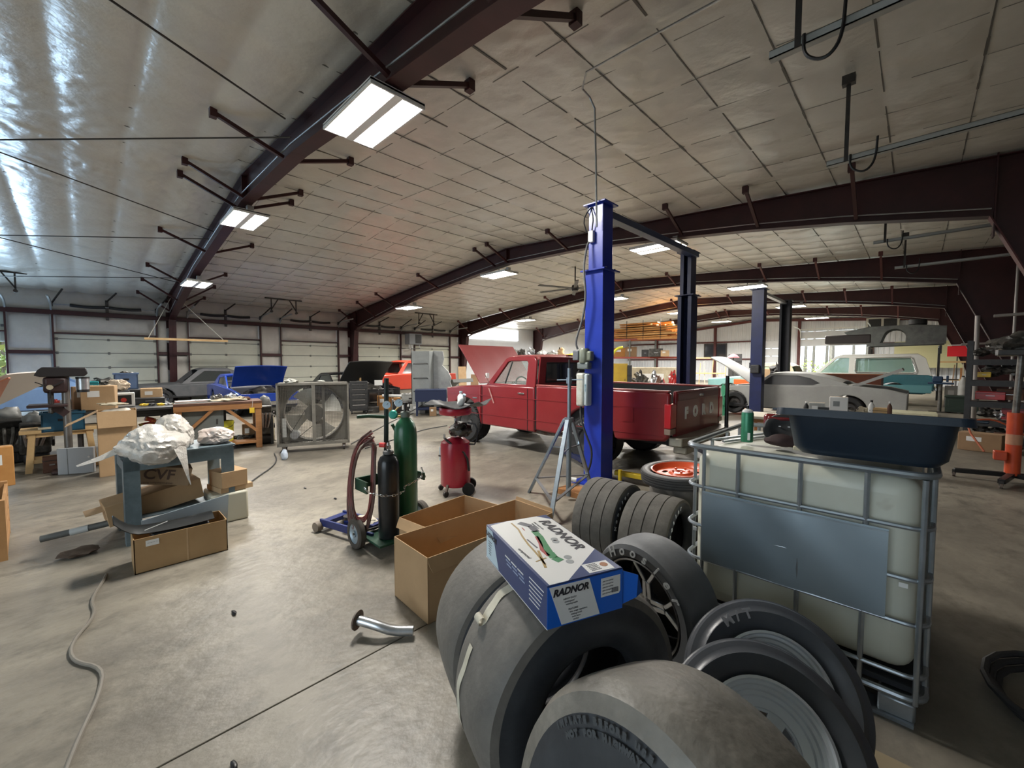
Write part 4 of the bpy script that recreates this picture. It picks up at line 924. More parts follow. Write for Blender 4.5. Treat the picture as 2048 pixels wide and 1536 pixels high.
    G().tube(ring,.014,8,closed=True).obj('steering_wheel',blackm,t); G().bar((-.74,-.42,1.18),(-.95,-.42,1.05),.04,.04).obj('steering_column',blackm,t); G().bar((-.75,-.58,1.17),(-.73,-.26,1.17),.03,.015).obj('steering_spoke',blackm,t)
    G().bb((-.62,-.1,1.56),(-.60,.1,1.61)).obj('rear_mirror',blackm,t)
    # bed and tailgate
    G().bb((.12,-.92,.70),(2.42,.92,.73)).obj('bed_floor',M('bed_liner',(.015,.015,.016),.7),t); G().bb((.11,-.93,.70),(.15,.93,1.22)).obj('bed_front',M('bed_liner',(0,0,0)),t)
    for s in (-1,1): G().bb((.15,s*.90,.72),(2.42,s*.915,1.22)).obj('bed_liner',M('bed_liner',(0,0,0)),t)
    g=G(); g.bb((2.43,-.83,.60),(2.49,.83,1.235)); g.obj('tailgate',red,t,bev=.018); G().bb((2.485,-.80,1.10),(2.497,.80,1.205)).obj('tailgate_band',M('truck_red_dark',(.15,.012,.016),.35,coat=.3),t,bev=.006)
    G().box((2.50,.05,1.15),(.012,.16,.035)).obj('tailgate_handle',chrome,t,bev=.004)
    for ch,yy in zip('FORD',(-.50,-.17,.16,.49)): text(ch,.21,(2.494,yy,.91),(PI/2,0,PI/2),M('letter_white',(.98,.98,.96),.35),t,.003,bold=.015)
    for s in (-1,1):
        G().bb((2.40,s*.84,.74),(2.495,s*1.018,1.07)).obj('tail_lamp',M('lamp_red',(.55,.02,.03),.2,coat=.5),t,bev=.012); G().bb((2.40,s*.84,.655),(2.49,s*1.016,.735)).obj('reverse_lamp',M('lamp_clear',(.35,.25,.2),.2),t,bev=.01)
    g=G(); g.prism([(2.44,-.96),(2.62,-.94),(2.70,-.55),(2.70,.55),(2.62,.94),(2.44,.96)],.50,.62,'z'); g.obj('step_bumper',M('bumper_steel',(.30,.27,.21),.4,.5,(.42,.40,.34),4),t,bev=.015); G().bb((2.48,-.9,.40),(2.66,-.45,.50)).obj('bumper_corner',M('bumper_steel',(0,0,0)),t,bev=.02); G().bb((2.48,.45,.40),(2.66,.9,.50)).obj('bumper_corner',M('bumper_steel',(0,0,0)),t,bev=.02)
    # chassis
    for s in (-1,1): G().bb((-2.3,s*.42,.42),(2.4,s*.50,.56)).obj('frame_rail',blackm,t)
    G().cyl((RA,-.75,.40),(RA,.75,.40),.045,seg=12).obj('rear_axle',blackm,t); G().blob((RA,0,.40),(.17,.15,.15),2,.1,3).obj('differential',blackm,t); G().cyl((FA,-.75,.40),(FA,.75,.40),.04,seg=12).obj('front_axle',blackm,t)
    G().tube([(-.9,-.55,.38),(0,-.58,.34),(.6,-.5,.36)],.04,8).obj('exhaust',rustm,t)
    for ax in (RA,FA):
        for s in (-1,1):
            o=wheel(t,ax,s*.84,.395,.395,.27,.20,rim=M('steel_rim',(.2,.2,.2),.4,.6),knob=1)
    for s in (-1,1):
        G().lathe([(wr-.02,-.12),(wr-.02,.1)],30,(RA,s*.80,.46),Matrix.Rotation(PI/2,3,'X')).obj('wheel_well',blackm,t); G().lathe([(wr-.02,-.12),(wr-.02,.1)],30,(FA,s*.80,.46),Matrix.Rotation(PI/2,3,'X')).obj('wheel_well',blackm,t)
    ringsp=M('white_tyre_text',(.6,.6,.6),.6)
    a=160
    for ch in 'ALL TERRAIN':
        if ch!=' ': text(ch,.045,(RA+.30*math.cos(R(a)),-.995,.395+.30*math.sin(R(a))),(PI/2,0,0),ringsp,t,.001,matrix=Matrix.Translation((RA+.30*math.cos(R(a)),-.995,.395+.30*math.sin(R(a))))@Matrix.Rotation(PI/2,4,'X')@Matrix.Rotation(R(a-90),4,'Z'))
        a-=9; a=a
    # open hood, hinged at the cowl
    rows=[]
    for i in range(7):
        f=i/6; x=-1.58+(-2.24+1.58)*f-.03*math.sin(f*PI); z=1.20+(.80)*f+.05*math.sin(f*PI)
        hw=.80+.03*f; rows.append([(x-.03*(1-abs(j-6)/6)*1-(.02 if j in (4,8) else 0),-hw+2*hw*j/12,z) for j in range(13)])
    g=G(); g.sheet(rows,.02); g.obj('hood',M('hood_red',(.27,.045,.045),.45,0,(.24,.035,.035),3,coat=.1),t)
    G().blob((-1.9,0,.85),(.35,.4,.25),7,.3,3,2.5).obj('engine',grease,t)
    g=G(); g.bb((-2.46,-.9,.62),(-2.40,.9,1.08)); g.obj('grille_panel',M('grille_grey',(.25,.25,.25),.5),t,bev=.02); G().bb((-2.62,-.95,.45),(-2.46,.95,.62)).obj('front_bumper',chrome,t,bev=.03)
    G().bb((-2.47,-.98,.66),(-2.30,-.80,.86)).obj('headlamp_bracket',M('lamp_grey',(.35,.35,.33),.5),t,bev=.015)
pickup()
# ================================================================ TRIPOD STAND
t=thing('tripod_stand','tall galvanized tripod support stand beside the near blue lift post','stand',(-2.90,3.92,0))
tz=M('zinc_blue',(.33,.39,.45),.35,.75,(.26,.31,.36),8)
G().cyl((0,0,.05),(0,0,.95),.03,seg=16).obj('outer_tube',tz,t); G().cyl((0,0,.90),(0,0,1.56),.021,seg=14).obj('inner_tube',tz,t); G().cyl((0,0,1.36),(0,0,1.66),.011,seg=10).obj('threaded_rod',dsteel,t)
G().lathe([(.02,0),(.034,0),(.034,.07),(.02,.07)],14,(0,0,1.38),closed=True).obj('screw_nut',tz,t); G().cyl((-.14,-.05,1.42),(.16,.05,1.43),.007,seg=6).obj('turn_handle',tz,t)
G().lathe([(.03,0),(.055,0),(.055,.05),(.03,.05)],16,(0,0,.93),closed=True).obj('leg_collar',tz,t)
feet=[(.36,-.80),(-.06,.58),(-.52,-.12)]
for fx,fy in feet:
    G().bar((fx*.10,fy*.10,.96),(fx,fy,.0),.045,.03).obj('leg',tz,t,bev=.003)
    G().bar((fx*.04,fy*.04,.62),(fx*.42,fy*.42,.62),.02,.012).obj('strut',tz,t); 
for a,b in ((0,1),(1,2),(2,0)):
    p=feet[a];q=feet[b]; G().bar((p[0]*.82,p[1]*.82,.20),(q[0]*.82,q[1]*.82,.20),.035,.01).obj('spreader',M('spreader_grey',(.2,.21,.22),.45,.5),t)
tag(G().bb((-3.15,4.02,.0),(-2.80,4.30,.07)).obj('wood_block',wood,bev=.005),'orange brown wooden block on the floor by the tripod stand','block')
# ================================================================ OIL DRAIN
t=thing('oil_drain','tall red wheeled waste oil drain with funnel bowl','oil drain',(-4.09,3.17,0))
rd=M('drain_red',(.46,.012,.04),.33,0,(.40,.012,.035),4,coat=.3)
G().lathe([(0,.10),(.17,.10),(.185,.12),(.185,.60),(.175,.64),(.12,.68),(.05,.70),(0,.70)],36).obj('tank',rd,t)
G().cyl((0,0,.7),(0,0,.98),.015,seg=10).obj('stem',chrome,t)
G().lathe([(0,.93),(.04,.95),(.10,.97),(.19,.985),(.20,1.0),(.20,1.06),(.195,1.07),(.185,1.06),(.18,1.0),(0,.97)],36).obj('bowl',rd,t)
for k,a in enumerate((200,290)):
    x,y=.22*math.cos(R(a)),.22*math.sin(R(a)); G().cyl((x-.012,y,.035),(x+.012,y,.035),.035,seg=16).obj('caster',dsteel,t); G().bar((x*.75,y*.75,.16),(x,y,.05),.03,.02).obj('caster_bracket',rustm,t)
for s in (-1,1):
    c=(.19*math.cos(R(60))*s*.0+.21*math.cos(R(45+s*35)),.21*math.sin(R(45+s*35)),.075); G().lathe([(0,-.015),(.045,-.02),(.075,-.022),(.078,0),(.075,.022),(.045,.02),(0,.015)],24,c,Vector((math.cos(R(-45)),math.sin(R(-45)),0)).to_track_quat('Z','Y').to_matrix()).obj('wheel',tyreB,t)
G().tube([(.17,.08,.62),(.24,.14,.62),(.24,.16,.86),(.12,.10,.88)],.01,7,smooth=1).obj('push_handle',blackm,t); G().tube([(-.12,-.08,.72),(.0,-.17,.7),(.12,-.12,.62),(.2,.02,.5),(.2,.05,.3)],.014,7,smooth=1).obj('drain_hose',blackp,t)
G().bar((-.06,-.04,.82),(-.02,-.06,.74),.018,.018).obj('red_lever',rd,t); G().bb((-.20,-.10,.38),(-.17,-.02,.56)).obj('gauge_sheet',M('pale_blue_sheet',(.45,.55,.62),.4),t); G().bb((-.13,-.165,.46),(-.04,-.158,.48)).obj('maker_plate',dsteel,t)
tag(G().blob((-4.02,3.20,.80),(.15,.13,.09),11,.5,3,2.2).obj('oil_filter_pile',grease),'greasy black engine parts heaped on the red oil drain','engine part')
t=thing('drain_pan','wide shallow black rubber pan lying across the oil drain bowl','pan',(-4.05,3.18,1.08),rz=R(30))
rows=[]
for i in range(13):
    u=-1+i/6; rows.append([(u*.36,v*.24,.055*abs(u)**2.2+.02*abs(v)**3+.02*math.sin(u*5+v*3)) for v in [-1+j/4 for j in range(9)]])
G().sheet(rows,.008).obj('pan_sheet',blackp,t)
for k,(x,y) in enumerate(((-.03,.05),(.04,-.02))):
    tt=thing('plastic_bottle','%s white plastic bottle in the black rubber pan'%('standing','tilted')[k],'bottle',(-4.07+x,3.22+y,1.11),rot=(0,R(35*k),0)); G().lathe([(0,0),(.04,0),(.043,.01),(.043,.09),(.03,.11),(.018,.12),(.018,.14),(0,.14)],16).obj('bottle_body',white,tt); G().lathe([(0,.155),(.02,.155),(.02,.135)],14).obj('cap',M('pale_blue_sheet',(0,0,0)),tt)
# ================================================================ STEEL STAND WITH PLASTIC BAG
t=thing('steel_table','blue grey steel work table with angle legs under a plastic bag','table',(-5.20,.52,0),rz=R(3))
tb=M('table_bluegrey',(.13,.175,.20),.45,.3,(.20,.26,.29),5,(.45,.7))
for x in (-.28,.25):
    for y in (-.30,.42):
        g=G(); g.bb((x-.005,y-.055,0),(x+.005,y+.055,.76)); g.bb((x-.1,y-.055 if y<0 else y+.045,0),(x,y-.045 if y<0 else y+.055,.76)) ; g.obj('leg',tb,t)
for y0,y1,x0,x1 in ((-.35,.47,.235,.255),(-.35,.47,-.30,-.28),(-.35,-.33,-.30,.25),(.45,.47,-.3,.25)): G().bb((x0,y0,.66),(x1,y1,.78)).obj('apron',tb,t)
G().bb((-.31,-.37,.78),(.27,.49,.795)).obj('table_top',tb,t); G().bb((-.29,-.33,.22),(.24,.45,.23)).obj('lower_shelf',tb,t)
bagm=M('plastic_film',(.80,.77,.72),.25,0,(.72,.67,.60),5,(.35,.7),.6,22,trans=.3,spec=.7)
def film(c,rad,seed,amp,rot=(0,0,0)):
    g=G(); v=bmesh.ops.create_icosphere(g.bm,subdivisions=5,radius=1)['verts']
    for q in v:
        p=q.co; n=noise.noise(p*1.3+Vector((seed,0,0))); r=abs(noise.noise(p*3+Vector((0,seed,2)))); r2=abs(noise.noise(p*7+Vector((seed,3,0))))
        q.co=p*(1+amp*n-.16*(r**.6)+.12-.03*r2**.6)
        q.co=Vector((q.co.x*rad[0],q.co.y*rad[1],max(q.co.z,-.8)*rad[2]))
    return g.xf(c,rot)
t=thing('plastic_bag','large crumpled milky plastic bag heaped on the steel table','plastic bag',(-5.08,.44,.80)); t.scale=(.9,.88,.95)
film((.04,-.05,.07),(.25,.27,.17),1.2,.25,(0,.25,.4)).obj('bag_film',bagm,t); film((-.10,.12,.12),(.20,.17,.19),3.4,.3,(.3,0,.2)).obj('bag_film',bagm,t)
film((-.10,.52,.07),(.17,.17,.09),5.1,.3,(0,0,.2)).obj('bag_fold',M('pinkish_film',(.62,.50,.46),.35,0,(.5,.46,.42),9,bump=.4,bscale=16),t)
g=G(); g.sheet([[(.27,.08,.06),(.20,.20,.06)],[(.30,.14,-.10),(.28,.20,-.09)],[(.31,.18,-.24),(.32,.20,-.22)],[(.30,.21,-.33),(.31,.215,-.33)]],.002); g.obj('bag_tail',bagm,t)
g=G(); g.sheet([[(.10,-.30,.10),(.14,-.30,.04)],[(.06,-.45,.02),(.10,-.45,-.02)],[(.02,-.62,-.05),(.04,-.61,-.06)]],.002); g.obj('bag_tail',bagm,t)
t=open_box('cardboard carton marked with three dark letters, tilted on the table shelf','_',0,.10,.1,.1) if False else thing('cardboard_box','cardboard carton with three large dark letters, tilted under the plastic bag','box',(-5.24,.44,.47),rot=(R(-13),0,R(-4)))
G().bb((-.17,-.25,0),(.17,.22,.17)).obj('carton_body',M('cvf_card',(.36,.25,.15),.85,0,(.30,.2,.12),4),t,bev=.004); text('CVF',.13,(.1725,-.02,.095),(PI/2,0,PI/2),M('brown_ink',(.10,.06,.045),.7),t,.0005,bold=.003); text('racing components group',.022,(.1725,-.02,.022),(PI/2,0,PI/2),M('brown_ink',(0,0,0)),t,.0003)
G().bb((-.172,-.02,.165),(.172,.02,.172)).obj('packing_tape',M('tape_tan',(.30,.22,.14),.4),t)
t=thing('cardboard_box','long brown carton lying crooked on the lower shelf under the lettered carton','box',(-5.22,.46,.235),rot=(R(9),0,R(5))); G().bb((-.18,-.40,0),(.16,.30,.19)).obj('carton_body',card,t,bev=.004); G().bb((-.1,-.52,.14),(.10,-.40,.145)).obj('flap',cardl,t)
t=thing('cardboard_box','small brown carton wedged beside the right table leg','box',(-5.10,.98,.355),rz=R(12)); G().bb((-.14,-.12,0),(.14,.12,.16)).obj('carton_body',card,t,bev=.004); G().bb((-.14,-.015,.16),(.14,.015,.162)).obj('packing_tape',cardl,t)
tag(G().box((-5.14,1.0,.33),(.32,.30,.05),(0,0,.2)).obj('wood_board',cardl),'pale board under the small carton beside the table leg','board')
tag(G().bb((-5.35,.80,0),(-4.95,1.12,.30)).obj('storage_bin',M('cream_plastic',(.5,.48,.38),.5),bev=.02),'cream plastic bin on the floor to the right of the steel table','bin')
tag(G().sheet([[(-4.62,.28,.0),(-4.62,.86,.0)],[(-4.60,.26,.30),(-4.60,.88,.385)]],.006).obj('sheet_metal',M('pale_sheet',(.42,.50,.56),.4)),'pale blue grey sheet panel leaning behind the long open carton','panel')
t=thing('muffler_pipe','grey pipe with a white band sticking out left of the steel table','pipe',(-5.15,.0,.16)); G().cyl((.0,-.33,.0),(.1,.28,.06),.028,seg=14).obj('pipe_tube',M('pipe_grey',(.13,.135,.13),.5,.3),t); G().cyl((.03,-.16,.015),(.048,-.05,.027),.030,seg=14).obj('white_band',M('band_grey',(.5,.52,.52),.5),t)
tag(G().blob((-5.0,-.10,.03),(.09,.12,.03),9,.4,3).obj('dirty_rag',M('brown_rag',(.10,.07,.05),.9)),'small dirty brown rag on the floor below the banded pipe','rag')
t=open_box('shallow taped carton full of black plastic, on the floor before the steel table',(-4.375,.49,0),R(90),.60,.31,.27,mat=M('taped_card',(.42,.27,.13),.55,0,(.36,.22,.10),3,(.3,.7),.1,20),th=.006)
G().bb((-.23,-.1575,.20),(-.15,-.1555,.245)).obj('address_label',white,t); text('parcel no 14',.012,(-.19,-.158,.225),(PI/2,0,0),greym,t,.0003)
G().bb((.02,-.1565,.0),(.03,-.1555,.27)).obj('carton_seam',cardl,t)
t=thing('fender_liner','curved black plastic liner sticking out of the shallow carton','liner',(-4.38,.42,.21),rz=R(90))
rows=[]
for i in range(15):
    f=i/14; x=-.33+.62*f; z=.10-.02*math.sin(f*PI)+(.10*(1-f*4)**2 if f<.25 else 0)-.02*f
    rows.append([(x,-.11+.22*j/5,z+.035*math.sin(j/5*PI)) for j in range(6)])
G().sheet(rows,.006).obj('liner_sheet',M('liner_black',(.012,.014,.015),.35),t); G().bb((-.12,-.10,-.02),(.26,.10,.06)).obj('liner_block',blackm,t,bev=.02)
G().bar((-.16,-.115,.105),(-.02,-.115,.14),.006,.004).obj('liner_edge',white,t)
tag(G().tube([(-4.36,.04,.012),(-4.25,.02,.012),(-3.95,-.05,.012),(-3.70,-.02,.012),(-3.42,-.13,.012),(-3.20,-.12,.012),(-3.02,.00,.012),(-2.78,-.02,.012),(-2.55,-.08,.012),(-2.35,-.12,.012),(-2.1,-.16,.012),(-1.8,-.19,.012)],.010,7,smooth=2).obj('air_hose',M('hose_tan',(.20,.18,.15),.6)),'tan air hose snaking over the floor from the shallow carton','hose')
# ================================================================ OTHER VEHICLES
def car(name,label,cat,loc,rz,mat,L=4.8,W=1.84,sill=.24,belt=None,cabin=None,holes=(),axles=(-1.45,1.35),Rw=.33,arch=.39,hood=None,hoodup=None,trunkup=None,trunk=None,roof=None,wmat=None,roofmat=None,cw=None,glass=None,lower=None,hmat=None,bumper=None,wz=None,hood_in=None,lean=9):
    t=thing(name,label,cat,loc,rz); hw=W/2; fr=-L/2; wz=Rw if wz is None else wz
    for s in (-1,1):
        lo=[(fr+.02,sill+.12),(fr+.25,sill)]
        for ax in axles:
            lo+=[(ax-arch-.03,sill)]+arc(ax,wz-.02,arch,170,10,10)+[(ax+arch+.03,sill)]
        lo+=[(-fr-.25,sill),(-fr-.02,sill+.14)]+belt[::-1]
        side(t,[lo],s*(hw-.04),.08,mat,'body_side',.03)
        if cabin:
            z0=min(p[1] for p in cabin)
            o=side(t,[[(x,z-z0) for x,z in cabin]]+[[(x,z-z0) for x,z in h] for h in holes],s*(hw-.06),.04,roofmat or mat,'cabin_side',.01,tilt=s*R(lean)); o.location=(0,s*(hw-.06),z0)
            for h in holes:
                me=plate([[(x,z-z0) for x,z in h]],.006); g=link('side_glass',me,glass or glassd,o,smooth=False); g.location=(0,0,0)
        if lower: G().bb((fr+.1,s*(hw-.05),sill+.02),(-fr-.1,s*(hw+.004),lower[1])).obj('lower_panel',lower[0],t) if False else None
        for ax in axles: wheel(t,ax,s*(hw-.14),wz,Rw,.20,Rw*.58,rim=wmat)
        G().bb((fr+.3,s*(hw-.08),sill-.02),(-fr-.3,s*(hw-.02),sill+.04)).obj('sill',blackm,t)
    cwid=(hw-.06)-math.sin(R(lean))*((max(p[1] for p in cabin)-min(p[1] for p in cabin)) if cabin else 0)
    if roof: G().strip(roof,-cwid,cwid,.02,.03).obj('roof',roofmat or mat,t)
    if hood and not hoodup: G().strip(hood,-hw+.06,hw-.06,.02,.03).obj('hood',hmat or mat,t)
    if hoodup:
        (hx,hz),ln,an=hoodup; a=R(an); rows=[]
        for i in range(7):
            f=i/6; x=hx-ln*f*math.cos(a); z=hz+ln*f*math.sin(a)+.05*math.sin(f*PI)
            rows.append([(x,-(hw-.10)+(2*hw-.2)*j/10,z+.03*(1-(2*j/10-1)**2)) for j in range(11)])
        G().sheet(rows,.03).obj('open_hood',hmat or mat,t)
        G().blob((hx-ln*.55,0,.62),(.4,.45,.24),len(label),.35,3,2.5).obj('engine',grease,t)
        g=G(); g.bb((fr+.05,-hw+.1,.35),(fr+.1,hw-.1,.70)); g.obj('radiator_panel',blackp,t)
    if trunk: G().strip(trunk,-hw+.06,hw-.06,.02,.02).obj('deck',mat,t)
    if trunkup:
        (hx,hz),ln,an=trunkup; a=R(an); G().sheet([[(hx+ln*f*math.cos(a),-(hw-.2)+(2*hw-.4)*j/8,hz+ln*f*math.sin(a)) for j in range(9)] for f in (0,.25,.5,.75,1)],.075).obj('open_trunk_lid',mat,t)
    G().bb((fr+.1,-hw+.08,sill+.02),(-fr-.1,hw-.08,sill+.08)).obj('floor_pan',blackp,t)
    for x in (fr+.02,-fr-.06): G().bb((x,-hw+.06,sill+.1),(x+.04,hw-.06,min(belt[0][1],belt[-1][1])-.02)).obj('end_panel',mat,t,bev=.01)
    if bumper: 
        for x in (fr-.06,-fr): G().bb((x,-hw+.02,sill+.12),(x+.06,hw-.02,sill+.24)).obj('bumper',bumper,t,bev=.015)
    if cabin: G().bb((-.35,-hw+.2,sill+.1),(.1,hw-.2,.85)).obj('seat',M('seat_grey',(0,0,0)),t,bev=.06)
    return t
prim=M('primer_grey',(.36,.36,.34),.55,0,(.31,.31,.295),2.5)
belt=[(-2.40,.74),(-1.9,.83),(-1.15,.90),(-.3,.92),(.5,.92),(.9,.98),(1.35,.96),(2.0,.90),(2.38,.80)]
cab=[(-1.05,.88),(1.30,.93),(1.15,1.02),(.75,1.16),(.35,1.26),(-.45,1.275),(-.58,1.25)]
hol=[[(-.86,.93),(-.02,.93),(.45,.94),(.62,1.0),(.40,1.13),(.1,1.20),(-.48,1.21),(-.56,1.17)]]
car('grey_coupe','grey primer fastback coupe with hood and trunk lid raised, on the navy lift','car',(-2.52,14.95,0.06),0,prim,4.8,1.84,.24,belt,cab,hol,axles=(-1.55,1.25),hoodup=((-1.12,.93),1.42,34),trunkup=((1.30,.97),1.05,26),roof=[(-.55,1.25),(-.35,1.275),(.3,1.26),(.75,1.16),(1.10,1.03)],wmat=dsteel,trunk=[(1.0,.93),(1.3,.95)],glass=M('cabin_dark',(.03,.03,.03),.3))
# teal and white two door utility wagon
teal=M('truck_teal',(.03,.14,.17),.35,0,(.02,.11,.13),2,coat=.2); cream=M('roof_white',(.66,.65,.60),.45)
b=[(-2.35,1.05),(-1.0,1.16),(0,1.18),(2.2,1.18),(2.36,1.1)]
t=car('utility_wagon','teal utility wagon with a white hardtop and long side window, parked far right','car',(-1.90,22.4,0),0,teal,4.75,2.0,.48,b,[(-1.25,1.14),(2.30,1.14),(2.12,1.80),(1.95,1.93),(-.35,1.93),(-.50,1.90)],
 [[(-1.0,1.22),(-.08,1.22),(-.08,1.83),(-.38,1.83),(-.48,1.80)],[(.20,1.27),(1.80,1.27),(1.84,1.33),(1.74,1.77),(1.68,1.81),(.20,1.81),(.14,1.76),(.14,1.32)]],axles=(-1.5,1.25),Rw=.40,arch=.50,hood=[(-2.35,1.06),(-1.0,1.17)],roof=[(-.48,1.90),(-.3,1.95),(1.9,1.95),(2.08,1.82)],wmat=white,roofmat=cream,glass=M('green_glass',(.30,.46,.40),.08,alpha=.55,spec=.8),bumper=chrome,lean=7)
G().bb((-2.3,-1.012,.52),(2.3,-1.004,.80)).obj('two_tone_panel',M('truck_teal_light',(.10,.26,.28),.4),t) ; G().tube([(.12,-1.0,1.29),(.12,-.95,1.80),(1.72,-.94,1.84),(1.86,-1.0,1.32),(1.8,-1.01,1.24),(.16,-1.01,1.24)],.018,6,closed=True).obj('window_trim',chrome,t)
t=car('pickup_truck','pale teal old pickup with a cream roof, left of the white topped wagon','truck',(-4.3,20.0,0),0,M('pale_teal',(.25,.47,.46),.4,0,(.2,.4,.4),2),4.6,1.85,.4,[(-2.28,.92),(-.9,1.05),(2.28,1.05)],[(-.8,1.02),(1.0,1.02),(.8,1.48),(.6,1.58),(-.3,1.58),(-.45,1.52)],[[(-.55,1.08),(.72,1.08),(.6,1.46),(-.28,1.48)]],axles=(-1.4,1.3),Rw=.36,arch=.42,hood=[(-2.28,.93),(-.9,1.05)],roof=[(-.45,1.52),(-.25,1.60),(.6,1.60),(.82,1.48)],roofmat=M('tan_roof',(.55,.44,.30),.5),glass=M('pale_green_glass',(.28,.34,.24),.15))
t=thing('wooden_truck_bed','brown red wooden truck bed box standing behind the grey coupe','truck bed',(-1.75,17.9,.55)); wb=M('rust_brown',(.20,.055,.02),.55,0,(.14,.04,.018),4)
for k in range(5): G().bb((-.95,-.6,.0+k*.14),(.95,-.56,.13+k*.14)).obj('plank',wb,t,bev=.004); G().bb((-.95,.56,.0+k*.14),(.95,.6,.13+k*.14)).obj('plank',wb,t,bev=.004)
for x in (-.95,.93): G().bb((x,-.62,-.02),(x+.03,.62,.70)).obj('end_board',wb,t)
for x in (-.9,.88):
    for y in (-.55,.5): G().bb((x,y,-.55),(x+.06,y+.06,0)).obj('leg',wood,t)
G().bb((-1.0,-.64,.69),(1.0,-.54,.72)).obj('top_rail',M('rust_light',(.35,.13,.05),.5),t)
# stripped body stored up high at the right
t=thing('stripped_body','stripped grey vehicle body shell stored up high on posts at the far right','vehicle body',(-1.15,25.0,2.35)); sg=M('shell_grey',(.17,.175,.165),.6,0,(.10,.10,.10),3)
G().bb((-2.0,-.8,.15),(-.35,.8,.55)).obj('front_clip',M('shell_dark',(.03,.02,.02),.6),t,bev=.05)
me=plate([[(-.5,.0),(1.95,.05),(1.95,.75),(1.1,.85),(-.4,.85),(-1.3,.65),(-1.2,.55),(-.5,.5)],[(-.05,.15)]+[(.75,.15)]+arc(.4,.38,.36,0,170,8)],.05,.01)
for s in (-1,1): o=link('shell_side',me if s<0 else me.copy(),sg,t); o.location=(0,s*.75,0)
G().strip([(-1.3,.68),(-.4,.88),(1.1,.88),(1.95,.78)],-.72,.72,.02,.03).obj('shell_top',sg,t)
for y in (-.5,.35):
    o=G().lathe([(.12,-.1),(.26,-.11),(.29,-.09),(.29,.09),(.26,.11),(.12,.1)],24,(1.1,y,1.0)).obj('wheel',tyreB,t)
for x in (-.4,1.8): G().cyl((x,-.6,-.05),(x,.6,-.05),.04).obj('cradle_bar',dsteel,t)
for x in (-.4,1.8):
    G().bb((x-.04,.62,-2.35),(x+.04,.70,0)).obj('cradle_post',dsteel,t)
    G().bb((x-.04,-.70,-2.35+2.0),(x+.04,-.62,0)).obj('cradle_post',dsteel,t)
# left side row of cars along the overhead doors
blu=M('muscle_blue',(.012,.045,.30),.2,0,(.01,.04,.26),2,coat=.6)
mb=[(-2.3,.72),(-1.2,.82),(0,.86),(1.4,.90),(2.3,.84)]
mc=[(-.75,.82),(1.35,.88),(.95,1.12),(.7,1.22),(-.1,1.24),(-.22,1.20)]; mh=[[(-.52,.90),(.75,.92),(.62,1.12),(-.06,1.17)]]
car('blue_car','glossy blue muscle car facing us with its hood raised behind the workbench','car',(-16.4,3.85,0),PI,blu,4.6,1.66,.22,mb,mc,mh,hoodup=((-1.0,.86),.85,48),roof=[(-.2,1.21),(0,1.25),(.65,1.24),(.95,1.13)],wmat=chrome,trunk=[(1.0,.92),(2.28,.86)],bumper=chrome,hood=None)
car('grey_truck_cab','dark grey car body shell without doors, behind the blue muscle car','car',(-20.6,3.3,0),R(90),M('dark_primer',(.06,.065,.07),.5,0,(.09,.09,.095),4),4.2,1.8,.35,[(-2.1,.80),(2.1,.86)],[(-.9,.82),(1.2,.85),(.9,1.30),(.6,1.40),(-.2,1.40),(-.35,1.35)],[[(-.62,.90),(.85,.92),(.68,1.28),(-.15,1.31)]],roof=[(-.35,1.34),(-.15,1.41),(.6,1.41),(.88,1.31)],hood=[(-2.1,.8),(-.9,.85)])
bk=M('black_gloss',(.012,.012,.014),.2,coat=.5)
car('black_car','black car with its hood propped open behind the tall box fan','car',(-15.9,7.1,0),PI,bk,4.6,1.84,.22,mb,mc,mh,hoodup=((-1.0,.84),1.25,40),roof=[(-.2,1.21),(0,1.25),(.65,1.24),(.95,1.13)],wmat=dsteel,trunk=[(1.0,.92),(2.28,.86)],hmat=M('hood_underside',(.02,.02,.02),.5))
tag(G().bb((-14.75,6.98,.8),(-14.69,7.04,1.42)).obj('prop_stick',woodl),'pale wooden stick propping up the hood of the black car','stick')
orr=M('truck_orange_red',(.50,.045,.02),.38,0,(.44,.04,.02),2,coat=.2)
car('pickup_truck','orange red stepside pickup parked against the white overhead doors','truck',(-17.6,10.6,0),R(90),orr,4.9,1.85,.42,[(-2.4,1.0),(-.9,1.12),(2.38,1.12)],[(-.9,1.08),(.45,1.08),(.30,1.60),(.12,1.70),(-.25,1.70),(-.42,1.66)],[[(-.62,1.15),(.28,1.15),(.16,1.60),(-.28,1.62)]],axles=(-1.5,1.4),Rw=.38,arch=.44,hood=[(-2.4,1.0),(-.9,1.12)],roof=[(-.42,1.65),(-.2,1.72),(.12,1.72),(.32,1.60)],glass=M('orange_car_glass',(.04,.03,.03),.1))
lb=M('pale_blue_car',(.22,.36,.62),.35,0,(.18,.3,.55),2,coat=.2)
car('blue_car','light blue car parked inside the half raised door at far left','car',(-19.2,-1.4,0),R(88),lb,4.7,1.8,.24,mb,mc,mh,hood=[(-2.3,.72),(-1.2,.83),(-.75,.86)],roof=[(-.2,1.21),(0,1.25),(.65,1.24),(.95,1.13)],trunk=[(1.0,.92),(2.28,.86)],wmat=chrome)
t=thing('raised_hood','raised white and orange car hood panel at the left edge above the engines','car hood',(-12.2,-1.05,.75),rz=R(60)); g=G(); g.sheet([[(-.75+.15*i,-.7+.14*j,.0+.085*i+.03*(1-(j/5-1)**2)) for j in range(11)] for i in range(9)],.02); g.obj('hood_panel',M('hood_white',(.62,.55,.50),.3,coat=.3),t); g=G(); g.sheet([[(-.78,-.72,-.04),(-.78,.72,-.04)],[(.5,-.74,.62),(.5,-.70,.62)]],.02); g.obj('orange_edge',M('hood_orange',(.60,.20,.10),.4),t)
for x in (-.6,.4): G().bar((x,.3,-.75),(x,.3,.12 if x<0 else .6),.05,.05).obj('prop_leg',dsteel,t)
